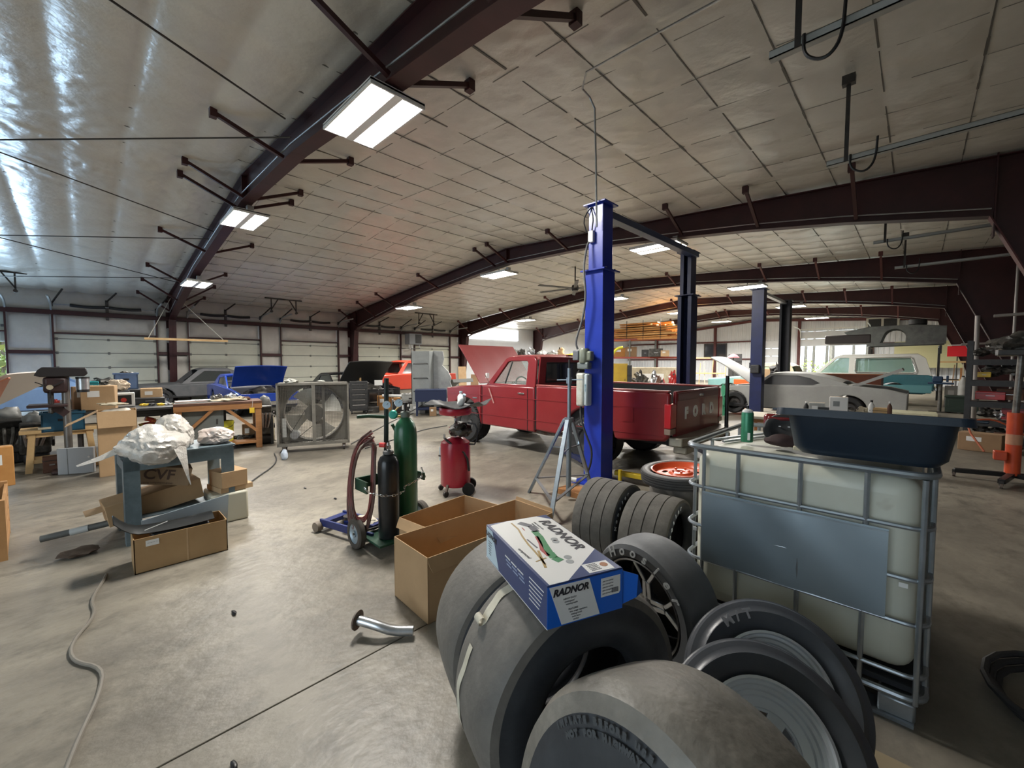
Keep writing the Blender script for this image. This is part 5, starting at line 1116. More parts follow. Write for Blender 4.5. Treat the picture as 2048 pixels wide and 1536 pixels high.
# dark bonnet open, black pieces left of the red pickup hood
t=thing('fender_stack','grey truck front fender and bonnet panels stacked beside the grey locker','car panel',(-11.6,8.9,0)); G().bb((-.9,-.4,0),(.9,.4,.62)).obj('wooden_trestle',M('grey_wood',(.2,.19,.17),.8),t,bev=.02); g=G(); g.sheet([[(-.55+.1*i,-.5+.2*j,.62+.42*math.sin(i/10*PI*.5)) for j in range(5)] for i in range(11)],.02); g.obj('fender',M('fender_grey',(.14,.145,.14),.5),t); G().bb((-.4,-.52,.62),(.5,-.48,.78)).obj('yellow_panel',M('acid_yellow',(.75,.80,.10),.5),t); g=G(); g.sheet([[(-.6,-.55,1.0),(-.6,.3,1.0)],[(.7,-.55,1.08),(.7,.3,1.1)],[(.75,-.55,.98),(.75,.3,.98)]],.02); g.obj('bonnet',M('fender_grey',(0,0,0)),t)
t=thing('grey_locker','tall grey sheet metal truck rear panel standing upright with dark handles','metal panel',(-11.5,7.65,0),rz=R(35)); G().bb((-.30,-.30,.25),(.30,.12,2.0)).obj('panel_body',greym,t,bev=.015)
for z in (.72,1.14,1.60): G().tube([(-.22,-.31,z-.02),(-.22,-.34,z),(.24,-.34,z+.01),(.24,-.31,z-.02)],.012,6).obj('handle',blackm,t)
G().bb((-.31,-.305,.30),(-.29,-.30,1.95)).obj('edge_seam',dsteel,t)
g=G(); g.prism([(.30,2.02),(.62,2.0),(.66,1.75),(.60,1.55),(.80,1.35),(.90,1.15),(.86,1.0),(.92,.85),(.80,.62),(.70,.40),(.30,.36)],.05,.11,'y'); g.obj('quarter_panel',M('panel_mottled',(.42,.44,.44),.5,0,(.25,.26,.27),2.5),t,bev=.01)
G().bb((-.3,-.3,0),(.3,.1,.25)).obj('base_block',dsteel,t)
# ================================================================ SHOP CLUTTER
CM={'card':card,'cardd':cardd,'cardl':cardl,'cardo':M('card_orange',(.50,.24,.07),.8,0,(.42,.19,.05),4),'grease':grease,'brown':M('dark_brown',(.09,.035,.02),.7,0,(.13,.06,.035),6),'woodl':woodl,'bluep':M('crate_blue',(.012,.085,.15),.45,0,(.015,.065,.11),5),
'cream':M('cream',(.55,.49,.36),.6,0,(.42,.36,.25),8),'red':M('red_matt',(.42,.03,.02),.5),'yellow':M('yellow_plastic',(.75,.50,.04),.4),'teal':M('teal_plastic',(.01,.22,.24),.4),'bluegrey':M('bin_bluegrey',(.10,.16,.30),.45,0,(.12,.19,.34),3),'cloth':M('cream_cloth',(.62,.52,.40),.9,0,(.5,.4,.3),6),
'boxbw':M('box_white',(.6,.6,.58),.5),'black':blackp,'steel':M('used_steel',(.24,.235,.22),.4,.7,(.12,.11,.10),10),'redyellow':M('red_strap',(.45,.05,.03),.7,0,(.7,.5,.08),9,(.5,.6)),'grey':M('cabinet_grey',(.15,.165,.155),.5,0,(.13,.14,.13),3),'white':white,'alum':alum,'yellowg':M('yellow_green',(.75,.72,.05),.4),
'lgrey':M('light_grey',(.45,.45,.43),.5,0,(.35,.35,.33),6),'blacklabel':blackm,'navy':M('navy_steel',(.012,.022,.07),.45),'mustard':M('mustard',(.50,.34,.03),.45,0,(.42,.27,.03),3),'redgloss':M('red_enamel',(.50,.02,.02),.3,0,(.35,.02,.02),5,coat=.3),'redrack':M('rack_red',(.30,.05,.03),.5),
'greenc':M('green_cloth',(.04,.22,.12),.8),'orange':M('orange_paint',(.75,.13,.03),.4),'creamtop':M('pale_board',(.55,.50,.40),.6),'foam':M('foam_board',(.62,.60,.42),.6,0,(.5,.48,.33),6),'navyv':M('vise_blue',(.015,.04,.09),.4),'dgreen':M('dark_green',(.018,.035,.025),.5)}
GROUND=('stand','bench','shelfbench','frame','worktable','shelf','rack','shelfrack','cabinet','chest','engine','visestand','arch','rackwood','greenbin')
def clutter(kind,label,cat,x,y,z,w,d,h,mat,rz,grp,k):
    rnd=random.Random(k*17+3); m=CM[mat]
    if x<-21:
        f=-20.9/x; x*=f; y*=f; z=EYE+(z-EYE)*f; w*=f; d*=f; h*=f
    if 'high shelf' in label: z=2.085; w*=.78; h*=.85
    elif 'pallet rack' in label and kind=='box': z=2.012
    elif 'wall shelf' in label or 'right shelf' in label: pass
    elif y>10 and z<1.9 and 'high' not in label or 'white tubes' in label: h+=z; z=0
    elif 'blue crate' in label and kind in('jar','box','bag','bottle'): h+=z-.63; z=.63
    elif 'bench pile' in label or 'big carton' in label or 'taped flap' in label or 'red mark' in label or 'kraft' in label:
        s0=.86 if z<1.05 else 1.12; h+=max(0,z-s0); z=s0
    if kind=='shelf': h=2.14-z
    if 'work table' in label and kind!='worktable': h*=1.4
    if kind in GROUND: h+=z; z=0
    if z<.12: z=0
    nm={'frame':'stand','rackwood':'lattice','box':'box','carton':'cardboard_box','bin':'storage_bin','crate':'crate','pile':cat.replace(' ','_')}.get(kind,cat.replace(' ','_'))
    t=thing(nm,label,cat,(x,y,z),R(rz),group=grp)
    if kind in('box','carton'):
        G().bb((-w/2,-d/2,0),(w/2,d/2,h)).obj('box_body',m,t,bev=min(.01,h*.1))
        if mat.startswith('card') or mat in('white','lgrey','cream'):
            G().bb((-w/2-.001,-.02,h-.001),(w/2+.001,.02,h+.002)).obj('packing_tape',cardl if mat!='cardl' else cardd,t)
            G().bb((-w*.3,-d/2-.002,h*.55),(w*.05,-d/2,h*.8)).obj('label_patch',white if mat!='white' else greym,t)
        elif mat=='boxbw':
            G().bb((-w*.32,-d/2-.003,h*.15),(w*.35,-d/2,h*.85)).obj('black_panel',blackm,t); G().cyl((0,-d/2-.005,h*.5),(0,-d/2,h*.5),h*.16).obj('red_mark',CM['red'],t)
        else:
            G().bb((-w/2-.003,-d/2-.003,h*.72),(w/2+.003,d/2+.003,h*.76)).obj('lid_seam',blackm,t); G().box((0,-d/2-.01,h*.5),(w*.3,.02,h*.07)).obj('handle',galv,t)
    elif kind in('bin','crate','jar'):
        th=.02*max(1,w); g=G()
        g.bb((-w/2,-d/2,0),(w/2,d/2,.02)); g.bb((-w/2,-d/2,0),(w/2,-d/2+th,h)); g.bb((-w/2,d/2-th,0),(w/2,d/2,h)); g.bb((-w/2,-d/2,0),(-w/2+th,d/2,h)); g.bb((w/2-th,-d/2,0),(w/2,d/2,h)); g.obj('bin_shell',m,t)
        g=G(); 
        for a,b in (((-w/2-.015,-d/2-.015),(w/2+.015,-d/2+.01)),((-w/2-.015,d/2-.01),(w/2+.015,d/2+.015)),((-w/2-.015,-d/2),(-w/2+.01,d/2)),((w/2-.01,-d/2),(w/2+.015,d/2))): g.bb((*a,h-.03),(*b,h))
        g.obj('rim',m,t); G().box((0,-d/2-.006,h*.6),(w*.25,.015,h*.12)).obj('grip',blackm,t)
        G().blob((0,0,h*.8),(w*.42,d*.4,h*.25),k,.5,3,3).obj('contents',grease,t)
    elif kind=='bottle':
        r=min(w,.2)/2; G().lathe([(0,0),(r*.95,0),(r,h*.04),(r,h*.62),(r*.8,h*.76),(r*.36,h*.85),(r*.36,h*.9)],16).obj('bottle_body',m,t); G().lathe([(0,h),(r*.42,h),(r*.42,h*.89)],12).obj('cap',blackm if mat=='white' else white,t)
    elif kind=='bucket':
        G().lathe([(0,0),(w*.4,0),(w*.48,h*.95),(w*.5,h),(w*.45,h),(w*.38,.03)],22).obj('bucket_shell',m,t); G().tube([(-w*.5,0,h*.9),(-w*.3,-w*.45,h*.7),(w*.3,-w*.45,h*.7),(w*.5,0,h*.9)],.006,6,smooth=2).obj('handle',dsteel,t)
    elif kind=='engine':
        s=w; G().bb((-.38*s,-.25*s,.18*h),(.34*s,.25*s,.62*h)).obj('engine_block',m,t,bev=.03); G().bb((-.3*s,-.2*s,0),(.3*s,.2*s,.2*h)).obj('oil_pan',blackm,t,bev=.03)
        for q in (-1,1):
            G().box((-.02*s,q*.24*s,.70*h),(.66*s,.16*s,.16*h),(q*R(-35),0,0)).obj('cylinder_head',m,t,bev=.02)
            for i in range(4): G().tube([((-.25+.15*i)*s,q*.28*s,.62*h),((-.25+.15*i)*s,q*.40*s,.52*h),((-.2+.1*i)*s,q*.38*s,.34*h)],.025*s+.008,7,smooth=1).obj('exhaust_runner',CM['steel'] if (k+q)%2 else rustm,t)
        G().blob((0,0,.82*h),(.26*s,.15*s,.14*h),k,.3,3).obj('intake',M('cast_alum',(.22,.22,.21),.5,.5),t)
        for (yy,zz,rr) in ((0,.35*h,.12*s),(.18*s,.6*h,.07*s),(-.18*s,.55*h,.07*s)): G().cyl((.36*s,yy,zz),(.42*s,yy,zz),rr,seg=18).obj('pulley',dsteel,t)
    elif kind=='gearbox':
        rot=Matrix.Rotation(PI/2,3,'Y'); G().lathe([(0,-.5*w),(.30*h,-.5*w),(.48*h,-.48*w),(.42*h,-.25*w),(.28*h,-.05*w),(.25*h,.2*w),(.12*h,.3*w),(.08*h,.5*w),(0,.5*w)],20,(0,0,.42*h),rot).obj('gearbox_case',m,t); G().bb((-.25*w,-.25*h,0),(.15*w,.25*h,.25*h)).obj('sump_pan',m,t,bev=.02)
        for i in range(6): G().box((-.2*w+.07*w*i,0,.42*h),(.012,.62*h,.6*h)).obj('casting_rib',m,t)
    elif kind=='pile':
        n=4 if w>.25 else 3
        G().blob((0,0,h*.38),(w*.45,d*.45,h*.40),k,.55,3,2.4).obj('heap',m,t)
        for i in range(n):
            a=rnd.uniform(0,6.28); p=Vector((rnd.uniform(-.3,.3)*w,rnd.uniform(-.3,.3)*d,h*rnd.uniform(.35,.75))); q=p+Vector((math.cos(a)*w*.28,math.sin(a)*d*.25,h*rnd.uniform(-.1,.25)))
            r=min(h,w)*rnd.uniform(.10,.22)
            if i%3==0: G().cyl(p,q,r,r*rnd.uniform(.6,1.3),seg=14).obj('turned_part',CM['steel'] if mat=='grease' else m,t)
            elif i%3==1: G().box((p+q)/2,(w*.4,d*.2,h*.14),(rnd.uniform(-.4,.4),rnd.uniform(-.4,.4),a)).obj('bracket',m if mat!='grease' else rustm,t,bev=.004)
            else: G().tube([p,p.lerp(q,.5)+Vector((0,0,h*.15)),q],r*.35,7,smooth=1).obj('bent_tube',dsteel if mat!='black' else blackm,t)
    elif kind=='bag': G().blob((0,0,h*.45),(w*.5,d*.5,h*.5),k,.35,4,1.8).obj('cloth_body',m,t); G().blob((w*.15,-d*.2,h*.7),(w*.2,d*.2,h*.25),k+1,.4,3).obj('knot',m,t)
    elif kind in('cabinet','chest','greenbin'):
        G().bb((-w/2,-d/2,.04 if kind!='chest' else .10),(w/2,d/2,h)).obj('cabinet_body',m,t,bev=.008)
        if kind=='chest':
            for i in range(5): zz=.16+(h-.22)*i/5; G().bb((-w*.45,-d/2-.012,zz),(w*.45,-d/2,zz+(h-.22)/5-.015)).obj('drawer',m,t,bev=.004); 
            for i in range(5): zz=.16+(h-.22)*(i+.8)/5; G().box((0,-d/2-.02,zz),(w*.7,.015,.015)).obj('drawer_pull',chrome,t)
            for sx in (-1,1):
                for sy in (-1,1): G().cyl((sx*w*.4-.02,sy*d*.4,.05),(sx*w*.4+.02,sy*d*.4,.05),.05,seg=14).obj('caster',tyreB,t)
        elif kind=='greenbin':
            G().bb((-w/2-.02,-d/2-.02,h-.03),(w/2+.02,d/2+.02,h+.03)).obj('lid',m,t,bev=.01); G().bb((-w*.4,-d/2-.006,h*.2),(w*.4,-d/2,h*.8)).obj('front_panel',m,t,bev=.004)
        else: G().bb((-w*.46,-d/2-.006,.08),(w*.46,-d/2,h-.04)).obj('door',m,t,bev=.003); G().box((w*.36,-d/2-.015,h*.6),(.02,.02,.09)).obj('handle',dsteel,t); G().bb((-w/2,-d/2,0),(w/2,d/2,.04)).obj('plinth',blackm,t)
    elif kind in('frame','stand','bench','shelfbench','worktable'):
        lw=.05 if kind!='stand' else .07; lm=m if kind!='worktable' else wood; tp=m
        for sx in (-1,1):
            for sy in (-1,1): G().bar((sx*(w/2-lw),sy*(d/2-lw),0),(sx*(w/2-lw)*(.85 if kind=='stand' else 1),sy*(d/2-lw),h-.05),lw,lw).obj('leg',lm,t)
        if kind!='frame': G().bb((-w/2,-d/2,h-.05),(w/2,d/2,h)).obj('bench_top',tp,t,bev=.004)
        for sy in (-1,1): G().bar((-w/2+lw,sy*(d/2-lw),h*.25),(w/2-lw,sy*(d/2-lw),h*.25),.04,.05).obj('rail',lm,t); G().bar((-w/2+lw,sy*(d/2-lw),h-.08),(w/2-lw,sy*(d/2-lw),h-.08),.04,.06).obj('rail',lm,t)
        if kind in('bench','shelfbench','worktable'): G().bb((-w/2+.03,-d/2+.03,h*.22),(w/2-.03,d/2-.03,h*.25)).obj('lower_shelf',lm,t)
        if kind=='bench': G().bb((-w/2,-d/2,h*.55),(w/2,-d/2+.03,h-.05)).obj('apron',m,t)
    elif kind in('rack','shelf','shelfrack'):
        lv=(.30,.64,1.0) if kind=='rack' else ((.97,) if kind=='shelf' else (.08,.24,.42,.62,.82))
        post_m=CM['grey'] if kind!='shelfrack' else m
        for sx in (-1,-.33,.33,1) if kind!='shelfrack' else (-1,1):
            for sy in (-1,1): G().bb((sx*w/2-.04,sy*d/2-.03,0),(sx*w/2+.04,sy*d/2+.03,h)).obj('rack_post',post_m,t)
        for f in lv:
            for sy in (-1,1): G().bb((-w/2,sy*d/2-.035,h*f-.11),(w/2,sy*d/2+.03,h*f-.01)).obj('rack_beam',m,t)
            G().bb((-w/2+.02,-d/2,h*f-.02),(w/2-.02,d/2,h*f)).obj('rack_deck',CM['cardd'] if kind=='rack' else dsteel,t)
    elif kind in('board',): 
        o=G().bb((-w/2,0,0),(w/2,.03,h)).obj('board_sheet',m,t); t.rotation_euler[0]=R(-12); G().bb((-w/2,-.004,h*.4),(w/2,0,h*.42)).obj('scuff_line',cardd,t)
    elif kind=='paper':
        if h>.1: G().bb((-w/2,0,h*.52 if h<.7 else h-.34),(w/2,.01,h)).obj('sheet',m,t); G().bb((-.01,.01,-z),(.01,.03,h)).obj('stake',dsteel,t)
        else:
            for i,(a,b,c) in enumerate(((-.2,0,.2),(.15,.1,-.3),(.3,-.1,.1))): G().box((a*w,b*d,.004+.004*i),(w*.45,d*.6,.003),(0,0,c)).obj('sheet',m,t)
    elif kind=='pipe': G().cyl((-w/2,0,h),(w/2,0,h*.7),h*.5,seg=16).obj('pipe_tube',m,t); G().cyl((w/2,0,h*.7),(w/2+.002,0,h*.7),h*.4,seg=16).obj('bore',blackm,t)
    elif kind=='arch': G().tube([(-.1,0,0),(-.1,0,h*.6),(0,0,h*.8),(.25,0,h),(.5,0,h*1.02)],.05,10,smooth=2).obj('hoist_arm',m,t); G().bb((-.4,-.3,0),(.5,.3,.08)).obj('hoist_base',m,t)
    elif kind=='rackwood':
        n=max(3,int(w/.28))
        for i in range(n): G().bar((-w/2+w*i/(n-1),0,0),(-w/2+w*i/(n-1)+.08*((i%2)*2-1),.06,h*rnd.uniform(.75,.97)),.07,.04).obj('upright_plank',m if i%2 else CM['cream'],t)
        for f in (.5,.97): G().bb((-w/2,-.05,h*f-.08),(w/2,.0,h*f)).obj('cross_plank',woodl,t)
    elif kind=='visestand':
        G().lathe([(0,0),(w*.6,0),(w*.6,.02),(.04,.03)],20).obj('base_plate',dsteel,t); G().cyl((0,0,.02),(0,0,h-.25),.05,seg=12).obj('post',CM['steel'],t); G().bb((-.3,-.12,h-.26),(.3,.12,h-.2)).obj('top_plate',m,t,bev=.01); G().bb((-.2,-.07,h-.2),(.05,.07,h)).obj('vise_body',m,t,bev=.03); G().bb((.12,-.08,h-.18),(.18,.08,h+.02)).obj('vise_jaw',m,t,bev=.01); G().cyl((.05,0,h-.1),(.4,0,h-.1),.02).obj('vise_screw',dsteel,t)
    elif kind=='canister': G().lathe([(0,0),(w*.5,0),(w*.5,h*.8),(w*.25,h*.92),(w*.2,h),(0,h)],18).obj('canister_body',m,t); G().cyl((0,0,h),(0,0,h+.04),w*.15).obj('cap',blackm,t)
    elif kind=='hangtag': G().bb((-w/2,0,0),(w/2,.004,h)).obj('tag_card',m,t); G().cyl((0,0,h),(.02,.0,h+.16),.003,seg=5).obj('tag_string',white,t)
    elif kind=='rackbox':
        G().bb((-w/2,-d/2,.05),(w/2,d/2,h)).obj('case_body',m,t,bev=.01)
        for i,(a,b,c,e) in enumerate(((-.3,.6,.12,.2),(-.05,.5,.16,.4),(.2,.65,.1,.2),(.3,.3,.08,.15))): G().bb((a*w,-d/2-.004,(b-e/2)*h),((a+c)*w,-d/2,(b+e/2)*h)).obj('label_patch',white,t)
        for sx in (-1,1): G().bb((sx*w/2-.02,-d/2,0),(sx*w/2+.02,d/2,h+.04)).obj('rack_side',CM['grey'],t)
    return t
CL=[
    ('engine', 'greasy engine with exhaust manifolds at the far left edge', 'engine', -10.44, -0.92, 0.04, 0.59, 0.48, 0.91, 'grease', -265.0, None),
    ('engine', 'oily engine block right of the leftmost one, before the blue crate', 'engine', -10.19, -0.64, 0.07, 0.48, 0.38, 0.8, 'grease', -266.0, None),
    ('gearbox', 'black gearbox casting lying in front of the leftmost engines', 'gearbox', -10.47, -0.82, 0.0, 0.64, 0.51, 0.48, 'grease', -266.0, None),
    ('box', 'small dark brown box on the floor left of the white panel', 'box', -9.17, -0.43, 0.0, 0.19, 0.13, 0.24, 'brown', -267.0, None),
    ('stand', 'low wooden trestle carrying the blue parts crate', 'trestle', -9.45, -0.33, 0.27, 0.83, 0.5, 0.36, 'woodl', -268.0, None),
    ('crate', 'blue plastic crate of parts on the wooden trestle', 'crate', -9.36, -0.3, 0.59, 0.45, 0.32, 0.29, 'bluep', -268.0, None),
    ('jar', 'small cream tub on the trestle beside the blue crate', 'tub', -9.25, -0.49, 0.61, 0.1, 0.1, 0.06, 'cream', -267.0, None),
    ('box', 'battered grey carton beside the blue crate', 'box', -9.34, -0.46, 0.69, 0.12, 0.08, 0.15, 'cardd', -267.0, None),
    ('bag', 'red and yellow oil bottle box behind the blue crate', 'box', -9.45, -0.37, 0.89, 0.14, 0.1, 0.17, 'red', -268.0, None),
    ('bottle', 'yellow funnel standing behind the blue crate', 'funnel', -9.39, -0.31, 0.85, 0.08, 0.08, 0.2, 'yellow', -268.0, None),
    ('carton', 'narrow tan carton left of the big carton on the bench', 'box', -9.68, -0.09, 0.9, 0.23, 0.16, 0.34, 'cardd', -261.0, None),
    ('carton', 'large brown carton with a taped flap on the bench behind the tall carton', 'box', -9.54, 0.11, 0.88, 0.4, 0.28, 0.37, 'card', 81.0, None),
    ('box', 'small teal box on the stacked parts behind the cartons', 'box', -10.68, 0.01, 1.15, 0.22, 0.15, 0.14, 'teal', 90.0, None),
    ('pile', 'dark heap of trim and metal parts left of the blue bin', 'parts heap', -10.72, 0.21, 1.14, 0.38, 0.23, 0.24, 'grease', 89.0, None),
    ('bin', 'blue grey plastic storage bin at the back of the bench pile', 'bin', -10.92, 0.5, 1.12, 0.34, 0.24, 0.31, 'bluegrey', 87.0, None),
    ('bag', 'cream cloth bundle on top of the bench pile', 'bundle', -10.32, 0.37, 1.1, 0.3, 0.24, 0.21, 'cloth', 88.0, None),
    ('box', 'black and white printed box with a red mark on the bench', 'box', -9.92, 0.41, 0.98, 0.29, 0.24, 0.12, 'boxbw', 88.0, None),
    ('box', 'small open kraft box at the right of the bench pile', 'box', -10.51, 0.83, 0.95, 0.32, 0.23, 0.19, 'cardl', 85.0, None),
    ('box', 'dark flat case under the kraft box', 'case', -10.35, 0.79, 0.86, 0.43, 0.3, 0.11, 'black', 86.0, None),
    ('pile', 'pile of white trim pieces on the tall carton', 'trim pieces', -8.4, 0.24, 1.0, 0.32, 0.26, 0.05, 'cream', 88.0, None),
    ('shelfbench', 'dark steel bench with loose tools in front of the door', 'bench', -9.97, 0.86, 0.06, 0.9, 0.54, 0.72, 'black', 85.0, None),
    ('pile', 'small yellow power tool at the left end of the dark bench', 'tool', -9.74, 0.66, 0.86, 0.14, 0.08, 0.06, 'yellow', 86.0, None),
    ('pile', 'black tool beside the small yellow tool', 'tool', -9.74, 0.77, 0.86, 0.14, 0.09, 0.06, 'black', 85.0, None),
    ('pile', 'yellow drill in the middle of the dark bench', 'tool', -9.74, 0.89, 0.85, 0.14, 0.09, 0.06, 'yellow', 85.0, None),
    ('pile', 'steel tool at the right end of the dark bench', 'tool', -9.74, 1.0, 0.84, 0.15, 0.09, 0.06, 'steel', 84.0, None),
    ('pile', 'yellow handled tool next to the white paper', 'tool', -9.74, 1.09, 0.83, 0.15, 0.09, 0.06, 'yellow', 84.0, None),
    ('pile', 'red and yellow bundle of straps under the dark bench', 'straps', -9.92, 0.89, 0.39, 0.5, 0.35, 0.25, 'redyellow', 85.0, None),
    ('box', 'dark metal box on the floor under the dark bench', 'box', -9.71, 0.71, 0.14, 0.35, 0.21, 0.26, 'black', 86.0, None),
    ('cabinet', 'plain grey sheet metal cabinet standing before the workbench', 'cabinet', -9.32, 1.38, 0.0, 0.72, 0.18, 0.91, 'grey', 82.0, None),
    ('paper', 'white sheets of paper lying on the grey cabinet', 'paper', -9.45, 1.31, 0.93, 0.59, 0.36, 0.03, 'white', 82.0, None),
    ('pile', 'steel casting at the left end of the wooden workbench', 'engine part', -9.36, 1.63, 0.93, 0.15, 0.12, 0.11, 'steel', 80.0, None),
    ('pile', 'round polished part on the wooden workbench, second from left', 'engine part', -9.34, 1.71, 0.93, 0.09, 0.07, 0.13, 'steel', 80.0, None),
    ('pile', 'round steel cover on the wooden workbench', 'engine part', -9.34, 1.8, 0.92, 0.1, 0.08, 0.12, 'steel', 79.0, None),
    ('pile', 'shiny aluminium casting in the middle of the wooden workbench', 'engine part', -9.37, 1.9, 0.92, 0.17, 0.14, 0.15, 'alum', 79.0, None),
    ('pile', 'cream carburettor body on the wooden workbench', 'engine part', -9.35, 2.03, 0.91, 0.13, 0.11, 0.09, 'cream', 78.0, None),
    ('pile', 'brown greasy part at the right of the wooden workbench', 'engine part', -9.37, 2.13, 0.9, 0.17, 0.14, 0.08, 'brown', 77.0, None),
    ('pile', 'heap of pale bearing shells along the wooden workbench edge', 'parts heap', -9.31, 1.82, 0.9, 0.65, 0.33, 0.07, 'cream', 79.0, None),
    ('bucket', 'yellow plastic bucket under the wooden workbench', 'bucket', -9.42, 1.81, 0.12, 0.25, 0.25, 0.4, 'yellowg', 79.0, None),
    ('pile', 'dark coiled cable heap under the workbench', 'cable heap', -9.46, 2.09, 0.01, 0.41, 0.33, 0.27, 'grease', 78.0, None),
    ('box', 'black battery on the workbench lower shelf', 'battery', -9.47, 1.72, 0.52, 0.19, 0.15, 0.19, 'black', 80.0, None),
    ('box', 'tan box on the floor under the workbench', 'box', -9.58, 2.21, 0.0, 0.22, 0.15, 0.4, 'cardd', 77.0, None),
    ('engine', 'engine with round cover on a black stand between workbench and fan', 'engine', -9.35, 2.45, 0.51, 0.4, 0.32, 0.5, 'grease', 75.0, None),
    ('frame', 'black steel engine stand beside the box fan', 'engine stand', -9.34, 2.43, 0.0, 0.36, 0.29, 0.56, 'black', 75.0, None),
    ('carton', 'pale vertical carton behind the workbench legs', 'box', -9.63, 2.65, 0.11, 0.09, 0.06, 0.5, 'cream', 75.0, None),
    ('hangtag', 'yellow tag hanging on the workbench corner', 'tag', -8.95, 2.13, 0.68, 0.08, 0.01, 0.1, 'yellow', 77.0, None),
    ('chest', 'black rolling tool chest beside the box fan', 'tool chest', -12.82, 6.05, 0.05, 0.54, 0.43, 0.98, 'black', 65.0, None),
    ('pile', 'loose parts heaped on the black tool chest', 'parts heap', -13.21, 6.25, 0.9, 0.65, 0.46, 0.13, 'steel', 65.0, None),
    ('frame', 'dark rack of tubes behind the tool chest', 'rack', -13.52, 7.19, 0.03, 0.9, 0.72, 0.69, 'black', 62.0, None),
    ('paper', 'white printed sheet standing by the dark green post', 'sheet', -12.61, 6.63, 0.7, 0.25, 0.02, 0.36, 'white', 62.0, None),
    ('carton', 'left orange tan carton under the white tubes', 'box', -13.16, 7.11, 0.08, 0.44, 0.36, 0.41, 'cardo', 62.0, None),
    ('carton', 'right orange tan carton under the white tubes', 'box', -13.01, 7.48, 0.06, 0.31, 0.25, 0.35, 'cardo', 60.0, None),
    ('pipe', 'white plastic tube lying across the cartons', 'tube', -12.84, 7.26, 0.42, 0.68, 0.1, 0.09, 'white', 61.0, None),
    ('bin', 'grey plastic tray heaped with parts', 'tray', -12.2, 7.59, 0.22, 0.6, 0.48, 0.37, 'lgrey', 58.0, None),
    ('pile', 'black rubber mat folded below the grey tray', 'mat', -12.02, 7.34, 0.18, 0.65, 0.52, 0.08, 'black', 59.0, None),
    ('rackbox', 'black electronics case with white labels on a rack', 'case', -12.02, 7.17, 0.0, 0.65, 0.52, 0.39, 'blacklabel', 59.0, None),
    ('box', 'white stepped box leaning against the blue bench', 'box', -11.54, 7.43, 0.0, 0.48, 0.34, 0.29, 'lgrey', 57.0, None),
    ('box', 'white carton in front of the stepped one', 'box', -11.33, 7.59, 0.0, 0.45, 0.31, 0.19, 'white', 56.0, None),
    ('bench', 'dark blue steel bench behind the drain pan', 'bench', -10.83, 7.45, 0.0, 0.95, 0.57, 0.8, 'navy', 55.0, None),
    ('box', 'tan box inside the dark blue bench', 'box', -10.56, 7.33, 0.07, 0.21, 0.15, 0.27, 'cardd', 55.0, None),
    ('box', 'low grey crate on the floor by the fan wheels', 'crate', -12.77, 6.43, 0.0, 0.49, 0.39, 0.19, 'grease', 63.0, None),
    ('board', 'tall tan plywood sheet leaning left of the raised red hood', 'plywood', -13.82, 11.16, 0.26, 0.34, 0.05, 1.24, 'cardl', 61.0, None),
    ('board', 'second tan plywood sheet behind the raised red hood', 'plywood', -13.62, 11.58, 0.2, 0.34, 0.05, 0.95, 'cardd', 40.0, None),
    ('shelf', 'long storage shelf against the side wall behind the red pickup', 'shelf', -19.55, 24.03, 0.93, 5.46, 1.37, 1.17, 'steel', 39.0, None),
    ('pile', 'black engine part at the left end of the high shelf', 'car part', -22.22, 23.72, 2.12, 0.85, 0.6, 0.85, 'grease', 43.0, None),
    ('pile', 'silver intake casting on the high shelf', 'car part', -21.19, 23.74, 2.11, 0.91, 0.64, 1.06, 'alum', 42.0, None),
    ('pile', 'white hood scoop on the high shelf', 'car part', -20.08, 23.74, 2.1, 0.89, 0.62, 0.67, 'white', 40.0, None),
    ('pile', 'pale bumper piece on the high shelf', 'car part', -19.11, 23.84, 2.09, 1.23, 0.86, 0.51, 'lgrey', 39.0, None),
    ('pile', 'tan carton on the high shelf', 'car part', -18.26, 23.68, 2.08, 0.64, 0.45, 0.92, 'cardl', 38.0, None),
    ('pile', 'yellow folded hoist arm on the high shelf', 'car part', -17.41, 23.89, 2.07, 1.39, 0.97, 0.28, 'yellow', 36.0, None),
    ('pile', 'pale bucket at the far left of the high shelf', 'car part', -22.79, 23.64, 2.13, 0.55, 0.39, 0.79, 'lgrey', 44.0, None),
    ('rack', 'red and grey pallet rack loaded with lumber and cartons', 'pallet rack', -12.45, 24.52, 0.19, 4.66, 1.16, 2.95, 'redrack', 27.0, None),
    ('box', 'orange carton on the pallet rack, left', 'box', -13.9, 24.29, 2.07, 1.1, 0.66, 0.58, 'cardo', 30.0, None),
    ('box', 'brown carton on the pallet rack', 'box', -13.06, 24.18, 2.06, 0.7, 0.42, 0.63, 'cardd', 28.0, None),
    ('box', 'black case on the pallet rack', 'box', -12.07, 24.12, 2.05, 0.43, 0.26, 0.43, 'black', 27.0, None),
    ('box', 'greasy parts on the pallet rack middle shelf', 'box', -11.41, 24.21, 2.04, 0.79, 0.47, 0.48, 'grease', 25.0, None),
    ('box', 'pale carton at the right of the pallet rack', 'box', -10.81, 24.13, 2.04, 0.48, 0.29, 0.36, 'cardl', 24.0, None),
    ('cabinet', 'mustard yellow steel cabinet behind the pickup bed', 'cabinet', -8.45, 14.65, 0.66, 0.71, 0.35, 0.94, 'mustard', 30.0, None),
    ('box', 'black side panel beside the yellow cabinet', 'panel', -7.91, 14.56, 0.66, 0.17, 0.14, 0.88, 'black', 28.0, None),
    ('arch', 'yellow curved engine hoist arm at the blue post', 'hoist', -8.36, 13.82, 0.69, 0.19, 0.06, 1.48, 'yellowg', 31.0, None),
    ('pile', 'dark greasy parts heap behind the pickup bed, left', 'car part', -7.91, 15.21, 0.64, 0.59, 0.47, 0.59, 'grease', 27.0, None),
